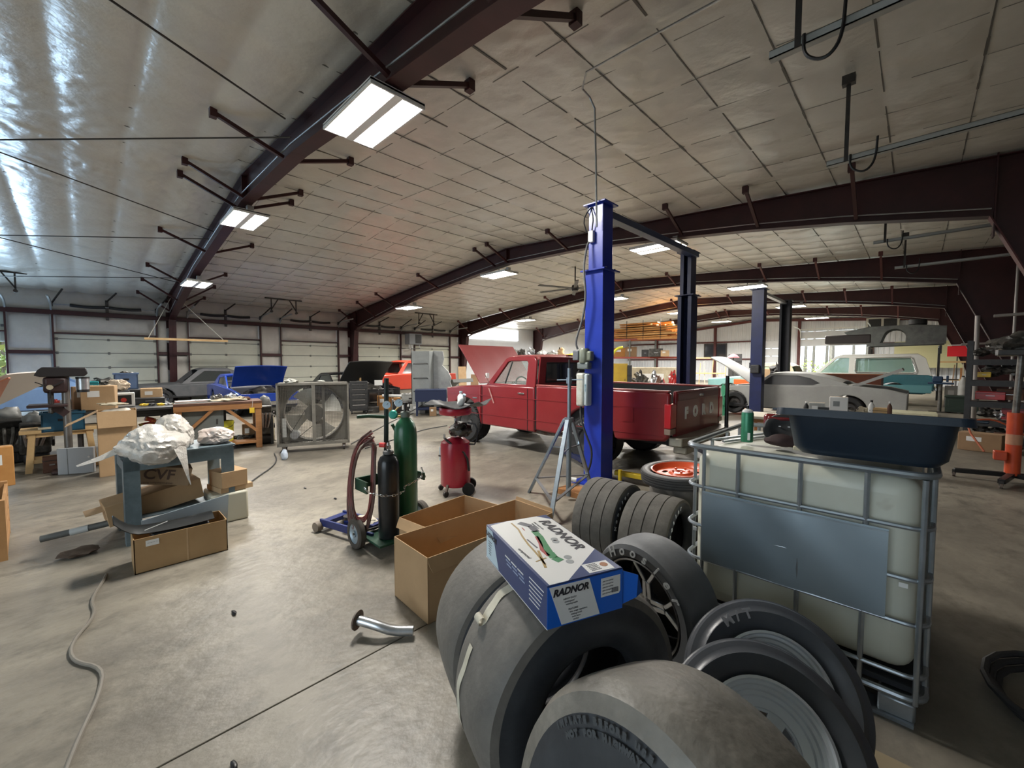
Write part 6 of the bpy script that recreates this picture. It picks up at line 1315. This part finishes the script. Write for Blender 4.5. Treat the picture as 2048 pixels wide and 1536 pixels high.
    ('pile', 'silver suspension arms heaped behind the pickup bed', 'car part', -7.63, 15.28, 0.66, 0.77, 0.62, 0.46, 'steel', 27.0, None),
    ('pile', 'upright aluminium casting in the parts heap', 'car part', -7.2, 15.16, 0.67, 0.46, 0.36, 0.84, 'alum', 25.0, None),
    ('pile', 'red tool box in the middle of the parts heap', 'car part', -6.88, 15.25, 0.65, 0.67, 0.54, 0.49, 'redgloss', 24.0, None),
    ('pile', 'red engine part standing in the parts heap', 'car part', -6.48, 15.16, 0.7, 0.44, 0.35, 0.92, 'redgloss', 23.0, None),
    ('pile', 'steel bracket heap by the second lift post', 'car part', -6.2, 15.16, 0.71, 0.44, 0.35, 0.62, 'steel', 22.0, None),
    ('pile', 'round black housing on the parts heap', 'car part', -7.72, 15.19, 1.19, 0.54, 0.43, 0.31, 'grease', 27.0, None),
    ('pile', 'cream pulley on top of the parts heap', 'car part', -6.58, 15.15, 1.27, 0.41, 0.32, 0.26, 'cream', 23.0, None),
    ('pile', 'rusty bracket on top of the parts heap', 'car part', -7.0, 15.14, 1.13, 0.38, 0.3, 0.26, 'brown', 25.0, None),
    ('box', 'pale workbench board behind the parts heap', 'board', -8.39, 18.27, 0.52, 2.93, 0.59, 0.9, 'cream', 25.0, None),
    ('rackwood', 'row of pale wooden frames leaning on the far wall', 'wooden frame', -9.34, 27.13, 0.09, 1.81, 0.27, 1.94, 'woodl', 19.0, None),
    ('pile', 'stack of black trim under the second lift post', 'trim stack', -4.05, 11.37, 0.85, 0.44, 0.36, 0.34, 'black', 20.0, None),
    ('pile', 'green cloth draped over the coupe engine', 'cloth', -4.21, 13.69, 0.79, 0.24, 0.2, 0.46, 'greenc', 17.0, None),
    ('pile', 'dark blue and white boat shaped part behind the open hood', 'boat hull', -6.02, 22.33, 0.8, 0.86, 0.69, 0.43, 'bluegrey', 15.0, None),
    ('box', 'orange panel behind the navy lift post', 'panel', -5.13, 19.2, 0.75, 0.83, 0.41, 0.19, 'orange', 15.0, None),
    ('pile', 'round orange cone beside the navy post', 'traffic cone', -4.4, 17.08, 0.85, 0.17, 0.17, 0.22, 'orange', 14.0, None),
    ('pile', 'black engine standing between the navy lift posts', 'engine', -3.82, 18.22, 1.21, 0.56, 0.45, 0.64, 'black', 12.0, None),
    ('box', 'dark tv screen by the far wall', 'screen', -9.85, 34.17, 1.47, 0.9, 0.36, 0.83, 'black', 16.0, None),
    ('box', 'tan carton between the navy lift posts', 'box', -4.11, 18.67, 0.96, 0.43, 0.34, 0.43, 'cardl', 12.0, None),
    ('worktable', 'pale work table covered in small parts behind the caged tank', 'table', -1.37, 8.82, 0.11, 1.69, 0.84, 0.56, 'creamtop', 9.0, None),
    ('bottle', 'dark bottle at the left of the work table', 'shop item', -1.33, 8.53, 0.69, 0.08, 0.05, 0.2, 'black', 9.0, None),
    ('box', 'white wire tray with parts on the work table', 'shop item', -1.19, 8.58, 0.7, 0.22, 0.15, 0.18, 'lgrey', 8.0, None),
    ('bottle', 'small red can on the work table', 'shop item', -1.08, 8.53, 0.71, 0.1, 0.07, 0.12, 'redgloss', 7.0, None),
    ('box', 'open black case on the work table', 'shop item', -1.01, 8.61, 0.72, 0.33, 0.23, 0.12, 'black', 7.0, None),
    ('box', 'white carton with papers on the work table', 'shop item', -0.9, 8.58, 0.73, 0.24, 0.17, 0.24, 'white', 6.0, None),
    ('pile', 'grey grinder with cable on the work table', 'shop item', -0.75, 8.57, 0.74, 0.21, 0.15, 0.14, 'steel', 5.0, None),
    ('pile', 'cream box of bolts on the work table', 'shop item', -0.59, 8.57, 0.75, 0.2, 0.14, 0.16, 'cream', 4.0, None),
    ('bottle', 'white spray bottle on the work table', 'shop item', -0.49, 8.53, 0.76, 0.08, 0.05, 0.2, 'white', 3.0, None),
    ('box', 'small wooden drawer on the work table', 'shop item', -0.4, 8.58, 0.77, 0.23, 0.16, 0.11, 'woodl', 3.0, None),
    ('bottle', 'brown bottle at the right end of the work table', 'shop item', -0.28, 8.52, 0.78, 0.06, 0.04, 0.18, 'brown', 2.0, None),
    ('box', 'pale flat foam board on the floor behind the navy tub', 'board', -0.12, 12.73, 0.44, 0.93, 0.65, 0.1, 'foam', 1.0, None),
    ('visestand', 'blue bench vise on a post stand', 'vise', 0.57, 19.65, 0.0, 0.43, 0.43, 1.18, 'navyv', -2.0, None),
    ('greenbin', 'dark green lidded storage chest on the floor by the right columns', 'chest', 1.06, 19.61, 0.0, 0.73, 0.51, 0.54, 'dgreen', -3.0, None),
    ('rackwood', 'wooden shelf of planks near the far right columns', 'plank rack', 1.16, 28.13, 0.37, 0.84, 0.25, 1.39, 'cardd', -2.0, None),
    ('box', 'grey crate of parts beside the dark green chest', 'crate', 0.97, 22.15, 0.31, 0.44, 0.31, 0.47, 'lgrey', -2.0, None),
    ('canister', 'pale tall canister leaning by the right column', 'canister', 1.15, 21.12, 0.52, 0.24, 0.24, 0.62, 'lgrey', -3.0, None),
    ('carton', 'brown carton on the floor before the motorcycle parts', 'box', 0.9, 11.49, 0.0, 0.55, 0.33, 0.33, 'cardd', -16.0, None),
    ('box', 'dark red crate right of the brown carton', 'crate', 1.22, 11.7, 0.0, 0.33, 0.2, 0.33, 'brown', -6.0, None),
    ('shelfrack', 'black steel shelf full of parts at the right wall', 'shelf', 1.28, 12.38, 0.15, 1.05, 0.37, 1.91, 'black', -6.0, None),
    ('pile', 'black part at the top left of the right wall shelf', 'car part', 0.89, 12.38, 1.76, 0.24, 0.17, 0.18, 'grease', -4.0, None),
    ('pile', 'grey casting on the top of the right wall shelf', 'car part', 1.08, 12.4, 1.81, 0.29, 0.2, 0.23, 'steel', -5.0, None),
    ('box', 'cream box on the top of the right wall shelf', 'car part', 1.33, 12.45, 1.75, 0.44, 0.31, 0.17, 'cream', -6.0, None),
    ('box', 'small yellow box on the right wall shelf', 'car part', 0.95, 12.36, 1.34, 0.18, 0.12, 0.1, 'yellow', -4.0, None),
    ('pile', 'dark alternator on the right wall shelf', 'car part', 1.06, 12.42, 1.37, 0.33, 0.23, 0.25, 'grease', -5.0, None),
    ('pile', 'silver manifold on the right wall shelf', 'car part', 1.3, 12.45, 1.39, 0.44, 0.31, 0.23, 'steel', -6.0, None),
    ('box', 'cream bottle on the right wall shelf', 'car part', 1.42, 12.35, 1.16, 0.15, 0.11, 0.19, 'cream', -7.0, None),
    ('box', 'red and black box on the right wall shelf', 'car part', 1.05, 12.44, 0.9, 0.39, 0.27, 0.16, 'redgloss', -5.0, None),
    ('box', 'brown carton on the right wall shelf', 'car part', 1.3, 12.42, 0.91, 0.34, 0.24, 0.21, 'brown', -6.0, None),
    ('pile', 'black wheel hub on the lower right shelf', 'car part', 1.03, 12.4, 0.55, 0.27, 0.19, 0.22, 'grease', -5.0, None),
    ('pile', 'silver jug on the lower right shelf', 'car part', 1.19, 12.37, 0.54, 0.21, 0.15, 0.23, 'alum', -5.0, None),
    ('box', 'pinkish red jug on the lower right shelf', 'car part', 1.35, 12.4, 0.53, 0.29, 0.2, 0.27, 'redgloss', -6.0, None),
    ('pile', 'black starter motor on the bottom right shelf', 'car part', 0.94, 12.38, 0.22, 0.22, 0.15, 0.24, 'grease', -4.0, None),
    ('pile', 'coiled black hose on the bottom right shelf', 'car part', 1.14, 12.4, 0.2, 0.29, 0.2, 0.19, 'grease', -5.0, None),
    ('pile', 'grey metal pan on the bottom right shelf', 'car part', 1.41, 12.39, 0.23, 0.27, 0.19, 0.25, 'steel', -7.0, None),
    ('carton', 'cardboard carton at the left edge behind the wooden crate', 'box', -7.68, -0.77, 0.17, 0.2, 0.16, 0.47, 'cardo', -259.0, None),
]
for k,c in enumerate(CL): clutter(*c,k)
# ================================================================ SPECIAL PIECES
t=thing('steel_bench','long dark steel bench holding the cartons and parts by the drill press','bench',(-10.25,.42,0))
G().bb((-.95,-.62,.82),(.95,.66,.855)).obj('bench_top',blackp,t)
for x in (-.9,.85):
    for y in (-.58,.58): G().bb((x,y,0),(x+.05,y+.05,.82)).obj('leg',dsteel,t)
for k,(x,y,w,d,lb) in enumerate(((-10.72,.1,.46,.5,'flat grey steel case under the heap of trim on the bench'),(-10.9,.52,.42,.36,'flat black case under the blue grey bin on the bench'),(-10.34,.36,.34,.3,'low grey case under the cream cloth bundle'))):
    t=thing('flat_case',lb,'case',(x,y,.857)); G().bb((-w/2,-d/2,0),(w/2,d/2,.26)).obj('case_body',CM['grey'] if k==0 else blackp,t,bev=.01); G().bb((-.05,-d/2-.01,.1),(.05,-d/2,.16)).obj('latch',galv,t)
# lumber stack on the pallet rack
wl=[M('lumber_a',(.66,.32,.10),.7,0,(.56,.25,.07),3),M('lumber_b',(.74,.44,.18),.7,0,(.64,.34,.12),3),M('lumber_c',(.52,.23,.07),.75,0,(.44,.18,.05),3)]
t=thing('lumber_stack','tall stack of orange brown lumber boards on top of the pallet rack','lumber',(-12.1,24.35,3.06))
rnd=random.Random(8)
for lv in range(8):
    for row in range(3):
        x=-2.1+rnd.uniform(-.25,.2); L_=rnd.uniform(3.6,4.7) if lv<6 else rnd.uniform(1.6,3.0); 
        if lv>=6: x+=.6
        G().bb((x,-.5+row*.36+rnd.uniform(-.03,.03),lv*.135),(x+L_,-.18+row*.36,lv*.135+rnd.uniform(.07,.125))).obj('board',wl[(lv*5+row*2+rnd.randint(0,1))%3],t)
for x in (-1.1,0,1.1): G().bb((x,-.53,0),(x+.03,-.50,1.2)).obj('strap',blackm,t)
# box fan on casters
t=thing('barrel_fan','large square belt driven shop fan on casters with a wire guard','fan',(-7.88,2.86,0),rz=R(67))
fm=M('fan_galv',(.26,.245,.21),.5,.5,(.17,.16,.14),4); fd=M('fan_dark',(.10,.095,.085),.6,.3,(.15,.14,.12),5); fs=M('fan_side',(.35,.30,.25),.6,.2,(.28,.24,.20),3)
hw=.60
for a,b,nm in (((-hw,-.02,1.22),(hw,.36,1.26),'top_panel'),((-hw,-.02,.12),(hw,.36,.16),'bottom_panel'),((-hw,-.02,.12),(-hw+.03,.36,1.26),'side_panel'),((hw-.03,-.02,.12),(hw,.36,1.26),'side_panel')): G().bb(a,b).obj(nm,fs if nm=='side_panel' else fm,t,bev=.004)
G().bb((-.03,-.03,.14),(.03,.0,1.24)).obj('front_post',fm,t); G().bb((.14,.06,.14),(.18,.10,1.24)).obj('inner_post',fd,t)
for s in (-1,1): G().bb((s*hw-.03*(s>0),-.035,.12),(s*hw+.03*(s<0),-.005,1.26)).obj('front_edge',fm,t)
G().bb((-hw,-.035,1.22),(hw,-.005,1.26)).obj('front_edge',fm,t); G().bb((-hw,-.035,.12),(hw,-.005,.17)).obj('front_edge',fm,t)
sq=[(-.57,.16),(.57,.16),(.57,1.22),(-.57,1.22)]; me=plate([sq,arc(0,.69,.50,0,360,48)[:-1]],.01); o=link('orifice_panel',me,fm,t); o.location=(0,.28,0)
G().lathe([(.50,-.06),(.505,.06),(.515,.07),(.51,-.07)],48,(0,.26,.69),Matrix.Rotation(PI/2,3,'X'),closed=True).obj('shroud_ring',fd,t)
for k in range(4):
    a=k*90+25; rows=[]
    for i in range(6):
        r=.07+.40*i/5; w_=R(16+8*i/5)
        rows.append([(r*math.cos(R(a)+w_*j),.18+.05*j,.69+r*math.sin(R(a)+w_*j)) for j in (-1,-.5,0,.5,1)])
    G().sheet(rows,.004).obj('blade',M('fan_blade',(.38,.37,.33),.45,.5),t)
G().cyl((0,.08,.69),(0,.26,.69),.07).obj('hub',fd,t); G().cyl((0,.10,.69),(0,.13,.69),.16,seg=28).obj('drive_pulley',fd,t); G().cyl((-.33,.10,.30),(-.33,.13,.30),.07,seg=20).obj('motor_pulley',alum,t); G().cyl((-.33,.13,.30),(-.33,.30,.30),.085,seg=18).obj('motor',M('pale_motor',(.5,.5,.47),.5),t)
G().bar((-.15,.115,.75),(-.40,.115,.33),.01,.01).obj('belt',blackm,t); G().bar((.08,.115,.55),(-.29,.115,.24),.01,.01).obj('belt',blackm,t)
G().bb((-.52,.05,.28),(-.46,.1,.62)).obj('belt_cover',M('pale_cover',(.55,.55,.52),.5),t)
g=G()
for k in range(45): x=-.58+1.16*k/44; g.bar((x,-.015,.15),(x,-.015,1.24),.0034,.0034)
for k in range(42): z=.16+1.07*k/41; g.bar((-.59,-.015,z),(.59,-.015,z),.0034,.0034)
g.obj('wire_guard',fd,t,kind='stuff',smooth=False)
for sx in (-1,1):
    for sy in (0,.32): G().cyl((sx*.5-.02,sy,.05),(sx*.5+.02,sy,.05),.05,seg=16).obj('caster',dsteel,t); G().bb((sx*.5-.03,sy-.02,.05),(sx*.5+.03,sy+.02,.12)).obj('caster_fork',rustm,t)
for k,(x,lb) in enumerate(((-.35,'crumpled foil rag on the left of the fan top'),(.15,'folded paper scrap on the middle of the fan top'))):
    p=Matrix.Rotation(R(67),3,'Z')@Vector((x,.1,0)); tag(G().blob((-7.88+p.x,2.84+p.y,1.285),(.13,.10,.05) if k==0 else (.08,.06,.015),20+k,.5,3,2.5).obj('rag',M('foil_grey',(.42,.42,.38),.6)),lb,'rag')
tag(G().tube([(-8.1,2.25,.02),(-7.6,2.15,.012),(-7.1,1.95,.012),(-6.6,1.6,.012),(-6.0,1.25,.012),(-5.4,1.15,.012)],.010,6,smooth=2).obj('power_cord',blackp),'dark power cord running from the fan towards the steel table','cord')
tag(G().blob((-7.55,2.25,.07),(.07,.05,.09),31,.3,3).obj('plastic_scrap',M('pale_blue_film',(.55,.62,.72),.3)),'small pale blue plastic scrap under the left corner of the fan','scrap')
for k,(pts,lb) in enumerate((([(-8.0,3.6,.01),(-9.5,5.0,.01),(-11,6.5,.01),(-12,8.0,.01)],'thin cable on the floor running from the fan to the cartons'),([(-7.4,3.6,.01),(-7.9,4.6,.01),(-8.5,5.6,.01),(-8.6,6.4,.01)],'black cable on the floor between the fan and the red pickup'),([(-11.2,8.1,.9),(-11.0,7.6,.5),(-11.3,6.9,.02),(-11.6,6.6,.01)],'thin wire hanging from the navy bench'),([(1.8,5.0,.012),(1.1,5.6,.012),(.9,6.6,.012),(1.3,7.6,.012),(2.2,8.2,.012)],'black hose line on the floor behind the navy tub'))): tag(G().tube(pts,.012,6,smooth=2).obj('floor_cable',blackp),lb,'cable')
t=thing('hose_coil','black hose coiled on the floor right of the caged tank','hose',(.62,3.1,0))
for k in range(3): G().tube([(.28*math.cos(a)*(1+.08*k),.34*math.sin(a)*(1+.06*k),.02+.025*k) for a in [2*PI*i/20 for i in range(20)]],.016,7,closed=True).obj('hose_loop',rubber,t)
tag(G().bb((-.08,1.95,.0),(.62,2.22,.022)).obj('scrap_board',M('tan_board',(.30,.24,.15),.8)),'pale board lying on the floor in front of the caged tank','board')
# drill press
t=thing('drill_press','dark floor drill press with a long belt cover and silver motor','drill press',(-9.05,-.27,0)); dp=M('press_brown',(.055,.03,.03),.4,.2,(.04,.025,.025),5)
G().bb((-.2,-.16,0),(.2,.26,.05)).obj('base',dp,t,bev=.02); G().cyl((0,.02,.05),(0,.02,1.45),.045,seg=18).obj('column',M('column_steel',(.20,.19,.18),.35,.6),t)
g=G(); g.prism([(-.28,1.44),(-.22,1.42),(.22,1.42),(.26,1.46),(.24,1.55),(-.20,1.56),(-.24,1.52)],-.13,.13,'x'); g.obj('belt_cover',M('cover_black',(.02,.016,.017),.45),t,bev=.01)
G().bb((-.1,-.20,1.18),(.1,.05,1.42)).obj('head',dp,t,bev=.04); G().cyl((-.0,-.13,.95),(0,-.13,1.2),.03).obj('quill',dsteel,t); G().lathe([(0,0),(.03,.02),(.035,.09),(.02,.1)],14,(0,-.13,.87)).obj('chuck',CM['steel'],t)
G().cyl((.10,-.13,1.27),(.16,-.13,1.27),.035,seg=14).obj('spindle_knob',CM['cream'],t)
for a in (30,150,270): G().bar((.14,-.13,1.27),(.16,-.13+.16*math.cos(R(a)),1.27+.16*math.sin(R(a))),.012,.012).obj('feed_handle',blackm,t)
G().cyl((0,.20,1.22),(0,.20,1.40),.075,seg=20).obj('motor',alum,t); G().cyl((0,.20,1.18),(0,.20,1.23),.07,seg=20).obj('motor_cap',blackm,t); G().cyl((0,.20,1.385),(0,.20,1.41),.078,seg=20).obj('motor_cap',blackm,t)
G().bb((-.20,-.36,.98),(.16,.04,1.02)).obj('work_table',dp,t,bev=.01); G().bar((0,-.1,.98),(0,.02,.86),.1,.1).obj('table_bracket',dp,t)
# tall carton
t=open_box('tall brown carton with its flaps hanging open in the middle of the floor','_',0,.1,.1,.1) if False else open_box('tall brown carton with open flaps standing behind the bag covered table',(-8.42,.27,0),R(88),.42,.42,.93,mat=card,flaps=((158,.24),(150,.2),(120,.36),None))
tag(G().blob((-8.40,.27,.90),(.17,.17,.05),41,.4,3).obj('foam_sheet',M('foam_white',(.62,.58,.5),.7)),'white foam packing sticking out of the tall carton','foam')
t=thing('freezer_panel','pale grey appliance door panel leaning beside the tall carton','panel',(-8.78,-.17,0),rz=R(68)); G().bb((-.20,-.03,0),(.20,.03,.38)).obj('panel_body',M('panel_pale',(.42,.44,.46),.4),t,bev=.006); G().bb((-.09,-.035,.0),(-.085,-.03,.38)).obj('panel_seam',greym,t); G().cyl((.15,-.04,.24),(.15,-.03,.24),.014).obj('knob',white,t)
# pallet crate at left edge
t=thing('wooden_crate','open slatted wooden crate cut off by the left picture edge','crate',(-5.72,-.80,0),rz=R(4)); cw=M('crate_wood',(.48,.26,.10),.7,0,(.36,.18,.065),3)
for y0 in (-.24,.24):
    for k in range(4): G().bb((-.42,y0-.01,.03+k*.12),(.42,y0+.01,.12+k*.12)).obj('slat',cw,t,bev=.002)
for x0 in (-.42,.42):
    for k in range(4): G().bb((x0-.01,-.24,.03+k*.12),(x0+.01,.24,.12+k*.12)).obj('slat',cw,t,bev=.002)
    for y0 in (-.22,.22): G().bb((x0-.03,y0-.03,0),(x0+.03,y0+.03,.5)).obj('corner_post',cw,t)
G().bb((-.4,-.22,.02),(.4,.22,.05)).obj('crate_floor',cw,t); G().blob((0,0,.28),(.34,.18,.14),5,.4,3,2).obj('contents',blackp,t)
# wooden workbench frame
t=thing('workbench','orange brown wooden workbench with diagonal braces by the grey cabinet','workbench',(-9.38,1.72,0),rz=R(81)); 
for x in (-.62,.58):
    for y in (-.25,.28): G().bb((x-.05,y-.05,0),(x+.05,y+.05,.80)).obj('leg',wood,t,bev=.004)
G().bb((-.68,-.33,.86),(.64,.36,.90)).obj('bench_top',CM['brown'],t); 
for y in (-.30,.32): G().bb((-.68,y-.02,.76),(.64,y+.02,.86)).obj('apron',wood,t)
G().bar((.58,-.27,.30),(.05,-.27,.80),.07,.05).obj('diagonal_brace',wood,t); G().bar((-.60,-.27,.30),(-.1,-.27,.80),.07,.05).obj('diagonal_brace',wood,t)
G().bb((-.66,-.31,.10),(.62,.33,.14)).obj('lower_shelf',wood,t)
# wall heater and small wall items
t=thing('unit_heater','grey unit heater with a dark louvred face on the left wall above the cars','heater',(-21.45,13.55,2.72)); G().bb((-.25,-.42,0),(.25,.42,.62)).obj('heater_case',M('heater_grey',(.22,.24,.26),.5),t,bev=.01); G().bb((.25,-.02,.06),(.26,.38,.58)).obj('outlet',blackm,t)
for k in range(8): G().box((.265,.18,.1+.06*k),(.02,.38,.01),(0,.5,0)).obj('louver',dsteel,t)
for yy in (-.35,.35): G().bb((-.85,yy-.02,-.25),(.2,yy+.02,-.21)).obj('support_arm',galv,t); G().bb((-.78,yy-.02,-.9),(-.72,yy+.02,.2)).obj('support_rail',galv,t); G().cyl((.1,yy,-.21),(.1,yy,.0),.015,seg=6).obj('support_bolt',galv,t)
tag(G().bb((-20.2,1.45,2.47),(-20.05,4.0,2.55)).obj('hanging_board',woodl),'long pale board hanging level on white ropes by the first column','board')
for k,(a,b,lb) in enumerate((((-20.1,1.55,2.5),(-20.6,2.3,4.1),'white rope holding the left end of the hanging board'),((-20.1,3.9,2.5),(-20.4,2.5,4.1),'white rope holding the right end of the hanging board'))): tag(G().cyl(a,b,.012,seg=6).obj('rope',M('rope_white',(.6,.58,.5),.7)),lb,'rope')
# ceiling fan
t=thing('ceiling_fan','large six bladed dark ceiling fan under the roof ridge','ceiling fan',(-9.95,13.8,4.62)); G().cyl((0,0,0),(0,0,.86),.025).obj('down_rod',blackm,t); G().lathe([(0,-.12),(.12,-.1),(.16,0),(.12,.12),(0,.14)],20).obj('motor_hub',blackm,t)
for k in range(6): o=G().bb((.12,-.07,-.01),(1.65,.07,.01)).obj('blade',M('fan_blade_dark',(.05,.05,.048),.5),t); o.rotation_euler=(R(8),0,R(k*60+8))
# overhead track sections, straps and hoops near the upper right
def track(n,y,z,x0,x1,lab,strap=True):
    t=thing('door_track',lab,'track',(x0,y,z)); g=G(); g.bb((0,-.035,0),(x1-x0,-.028,.06)); g.bb((0,-.035,0),(x1-x0,.03,.008)); g.bb((0,-.035,.055),(x1-x0,.0,.06)); g.obj('track_rail',M('track_galv',(.42,.43,.42),.45,.35),t,smooth=False)
    if strap:
        zt=zc(x0+.18)-z-.08; G().bb((.16,-.04,0),(.20,-.033,zt)).obj('strap',dsteel,t); G().bb((.12,-.08,zt-.1),(.24,.0,zt)).obj('strap_clip',dsteel,t)
        G().tube([(.22,-.05,.06),(.22,-.05,-.08),(.30,-.05,-.16),(.38,-.05,-.16),(.44,-.05,-.06),(.45,-.05,.18)],.012,6,smooth=2).obj('stop_hoop',blackm,t)
track(0,3.7,3.9,-.88,2.7,'nearest overhead door track with a hanging strap, at the top right')
track(1,6.2,3.93,-.85,2.7,'second overhead door track on the right, in front of the second girder')
track(2,11.6,4.1,-.75,2.7,'third overhead door track on the right, behind the second girder')
track(3,14.4,4.0,-.5,2.7,'fourth overhead door track on the right',strap=True)
tag(G().bb((.2,5.0,4.55),(2.7,5.07,4.60)).obj('door_rail',dsteel),'short dark steel rail at the right edge under the ceiling','rail')
# pipes leaning at the right columns
for k,(a,b,r,lb) in enumerate((((1.05,12.6,2.55),(2.98,12.6,2.62),.03,'pale horizontal bar across the third right column'),((.95,19.0,2.2),(2.0,19.0,2.22),.03,'pale horizontal bar across the fourth right column'),((1.9,11.5,0),(1.85,11.5,3.6),.035,'tall grey pipe standing at the right edge'),((1.15,16.9,0),(1.12,16.9,2.9),.05,'pale upright tube before the far right columns'),((1.55,14.8,0),(1.55,14.8,4.3),.025,'thin dark conduit rising on the right wall side'))): tag(G().cyl(a,b,r,seg=12).obj('pipe',M('pipe_pale',(.34,.31,.29),.4,.4)),lb,'pipe')
# orange transmission jack
t=thing('transmission_jack','orange upright transmission jack with a long steel ram and black caster legs','jack',(.97,8.72,0)); oj=M('jack_orange',(.62,.085,.025),.4,0,(.5,.06,.02),5)
G().cyl((0,0,.10),(0,0,.95),.075,seg=20).obj('jack_cylinder',oj,t,); G().cyl((0,0,.93),(.02,0,1.72),.035,seg=14).obj('ram',CM['steel'],t)
for a in (190,255,10,330): 
    x,y=.55*math.cos(R(a)),.55*math.sin(R(a)); G().bar((0,0,.10),(x,y,.09),.07,.06).obj('leg',blackm,t,bev=.004); G().cyl((x-.015,y,.035),(x+.015,y,.035),.035,seg=14).obj('caster',rustm,t); G().bb((x-.02,y-.02,.04),(x+.02,y+.02,.1)).obj('caster_fork',dsteel,t)
G().bb((-.18,-.12,.30),(-.06,.02,.42)).obj('pump',oj,t,bev=.01); G().cyl((0,0,.52),(0,0,.66),.077,seg=20).obj('worn_band',M('worn_orange',(.5,.25,.15),.6),t)
G().bb((-.2,-.15,1.72),(.25,.15,1.80)).obj('saddle',dsteel,t,bev=.01); G().blob((.05,0,1.90),(.28,.2,.14),6,.4,3,2).obj('gear_casting',grease,t)
tag(G().tube([(.7,8.6,.4),(.5,8.8,.75),(.8,9.0,.85),(1.1,9.1,.6),(1.4,9.0,.5)],.012,6,smooth=2).obj('air_line',M('orange_hose',(.5,.12,.05),.5)),'thin orange air line looping behind the orange jack','hose')
tag(G().cyl((-2.12,7.0,0),(-2.12,7.0,1.42),.028,seg=10).obj('pole',blackm),'thin black upright pole behind the green aerosol can','pole')
# cooling unit, red sign and yellow panel on the far wall
t=thing('wall_unit','grey wall mounted air unit with two dark grilles high on the far wall','air unit',(-1.9,40.3,4.0)); G().bb((-.9,-.3,0),(.9,.3,.9)).obj('unit_case',M('unit_cream',(.5,.48,.42),.5),t,bev=.03)
for x in (-.42,.42): G().bb((x-.35,-.32,.12),(x+.35,-.3,.8)).obj('grille',blackm,t)
tag(G().bb((-1.2,39.6,1.3),(2.3,39.75,3.1)).obj('yellow_panel',M('pale_yellow',(.62,.60,.34),.5)),'large pale yellow panel behind the raised body shell','panel'); 
for x in (-.9,2.0): tag(G().bb((x,39.62,0),(x+.1,39.72,1.3)).obj('panel_leg',wood),['left','right'][x>0]+' wooden leg under the pale yellow panel','leg')
t=thing('red_sign','bright red sign at the far right columns','sign',(1.42,30.6,1.95)); G().bb((-.36,-.02,0),(.36,.02,.52)).obj('sign_face',M('sign_red',(.7,.02,.03),.4),t); G().bb((-.36,-.025,.55),(.36,.02,.59)).obj('sign_rail',white,t); G().bb((-.02,-.01,-2.0),(.02,.02,0)).obj('sign_post',dsteel,t)
t=thing('floor_lamp_head','pink round hat shaped shade on a stand by the far wall','lamp',(-9.2,31.5,0)); G().cyl((0,0,0),(0,0,2.0),.03).obj('pole',blackm,t); G().lathe([(.02,2.25),(.2,2.2),(.38,2.0),(.36,1.98)],16).obj('lamp_shade',M('pink_shade',(.75,.25,.3),.6),t)
# floor debris
for k,(x,y,lb) in enumerate(((-3.1,.6,'small dark pebble on the floor before the exhaust pipe'),(-5.6,1.9,'tiny twig on the floor between the fan and the table'),(-1.9,.35,'small dark chip near the bottom of the floor joint'),(-4.9,2.0,'bent nail on the floor left of the cylinder cart'))): tag(G().blob((x,y,.008),(.035,.012,.01),k,.3,2).obj('debris',blackm),lb,'debris')
# woods outside the open doors
bark=M('bark',(.22,.19,.15),.9,0,(.12,.10,.08),5); leaf=[M('leaf_green',(.16,.26,.07),.8,0,(.3,.36,.10),2.5,bump=.6,bscale=6),M('leaf_pale',(.34,.38,.16),.8,0,(.2,.3,.09),2.5,bump=.6,bscale=6),M('leaf_autumn',(.45,.40,.12),.8,0,(.22,.30,.08),2.5,bump=.6,bscale=6)]
def leafy(t,c,r,k,n=260):
    rn=random.Random(k); g=G()
    for i in range(n):
        v=Vector((rn.gauss(0,1),rn.gauss(0,1),rn.gauss(0,1))).normalized()*r*rn.uniform(.55,1); p=Vector(c)+v; s=r*.09*rn.uniform(.7,1.5); a=Vector((rn.uniform(-1,1),rn.uniform(-1,1),rn.uniform(-1,1))).normalized(); b=a.orthogonal().normalized()
        g.bm.faces.new([g.bm.verts.new(p+a*s),g.bm.verts.new(p+b*s*.6),g.bm.verts.new(p-a*s),g.bm.verts.new(p-b*s*.6)])
    g.obj('foliage',leaf[k%3],t,smooth=False,recalc=False)
ORD='first second third fourth fifth sixth seventh eighth ninth tenth eleventh twelfth thirteenth fourteenth fifteenth sixteenth seventeenth eighteenth nineteenth twentieth twenty-first twenty-second'.split()
rnd=random.Random(3)
for k in range(22):
    x=-13+k*.85+rnd.uniform(-.3,.3); y=52+rnd.uniform(0,14); hh=rnd.uniform(9,13)
    t=thing('pine_tree','slim pine trunk beyond the far door, %s from the left'%ORD[k],'tree',(x,y,-.15),group='pines beyond the far door')
    G().tube([(0,0,0),(.05,.05,hh*.5),(-.05,.02,hh)],.17,7,r2=.06).obj('trunk',bark,t)
    leafy(t,(0,0,hh*.9),1.6,k,120); 
    if k%2==0: leafy(t,(.3,-.8,.9),1.3,k+40,160)
for k in range(9):
    x=-30-rnd.uniform(0,9); y=-9+k*1.5; hh=rnd.uniform(6,9)
    t=thing('leafy_tree','leafy tree outside the half raised door, %s from the left'%ORD[k],'tree',(x,y,-.15),group='trees outside the left door')
    G().tube([(0,0,0),(.1,0,hh*.5),(0,.1,hh)],.18,7,r2=.06).obj('trunk',bark,t)
    for q in range(4): leafy(t,(rnd.uniform(-1,1),rnd.uniform(-1,1),1.0+q*1.5),1.5,k*5+q,260)
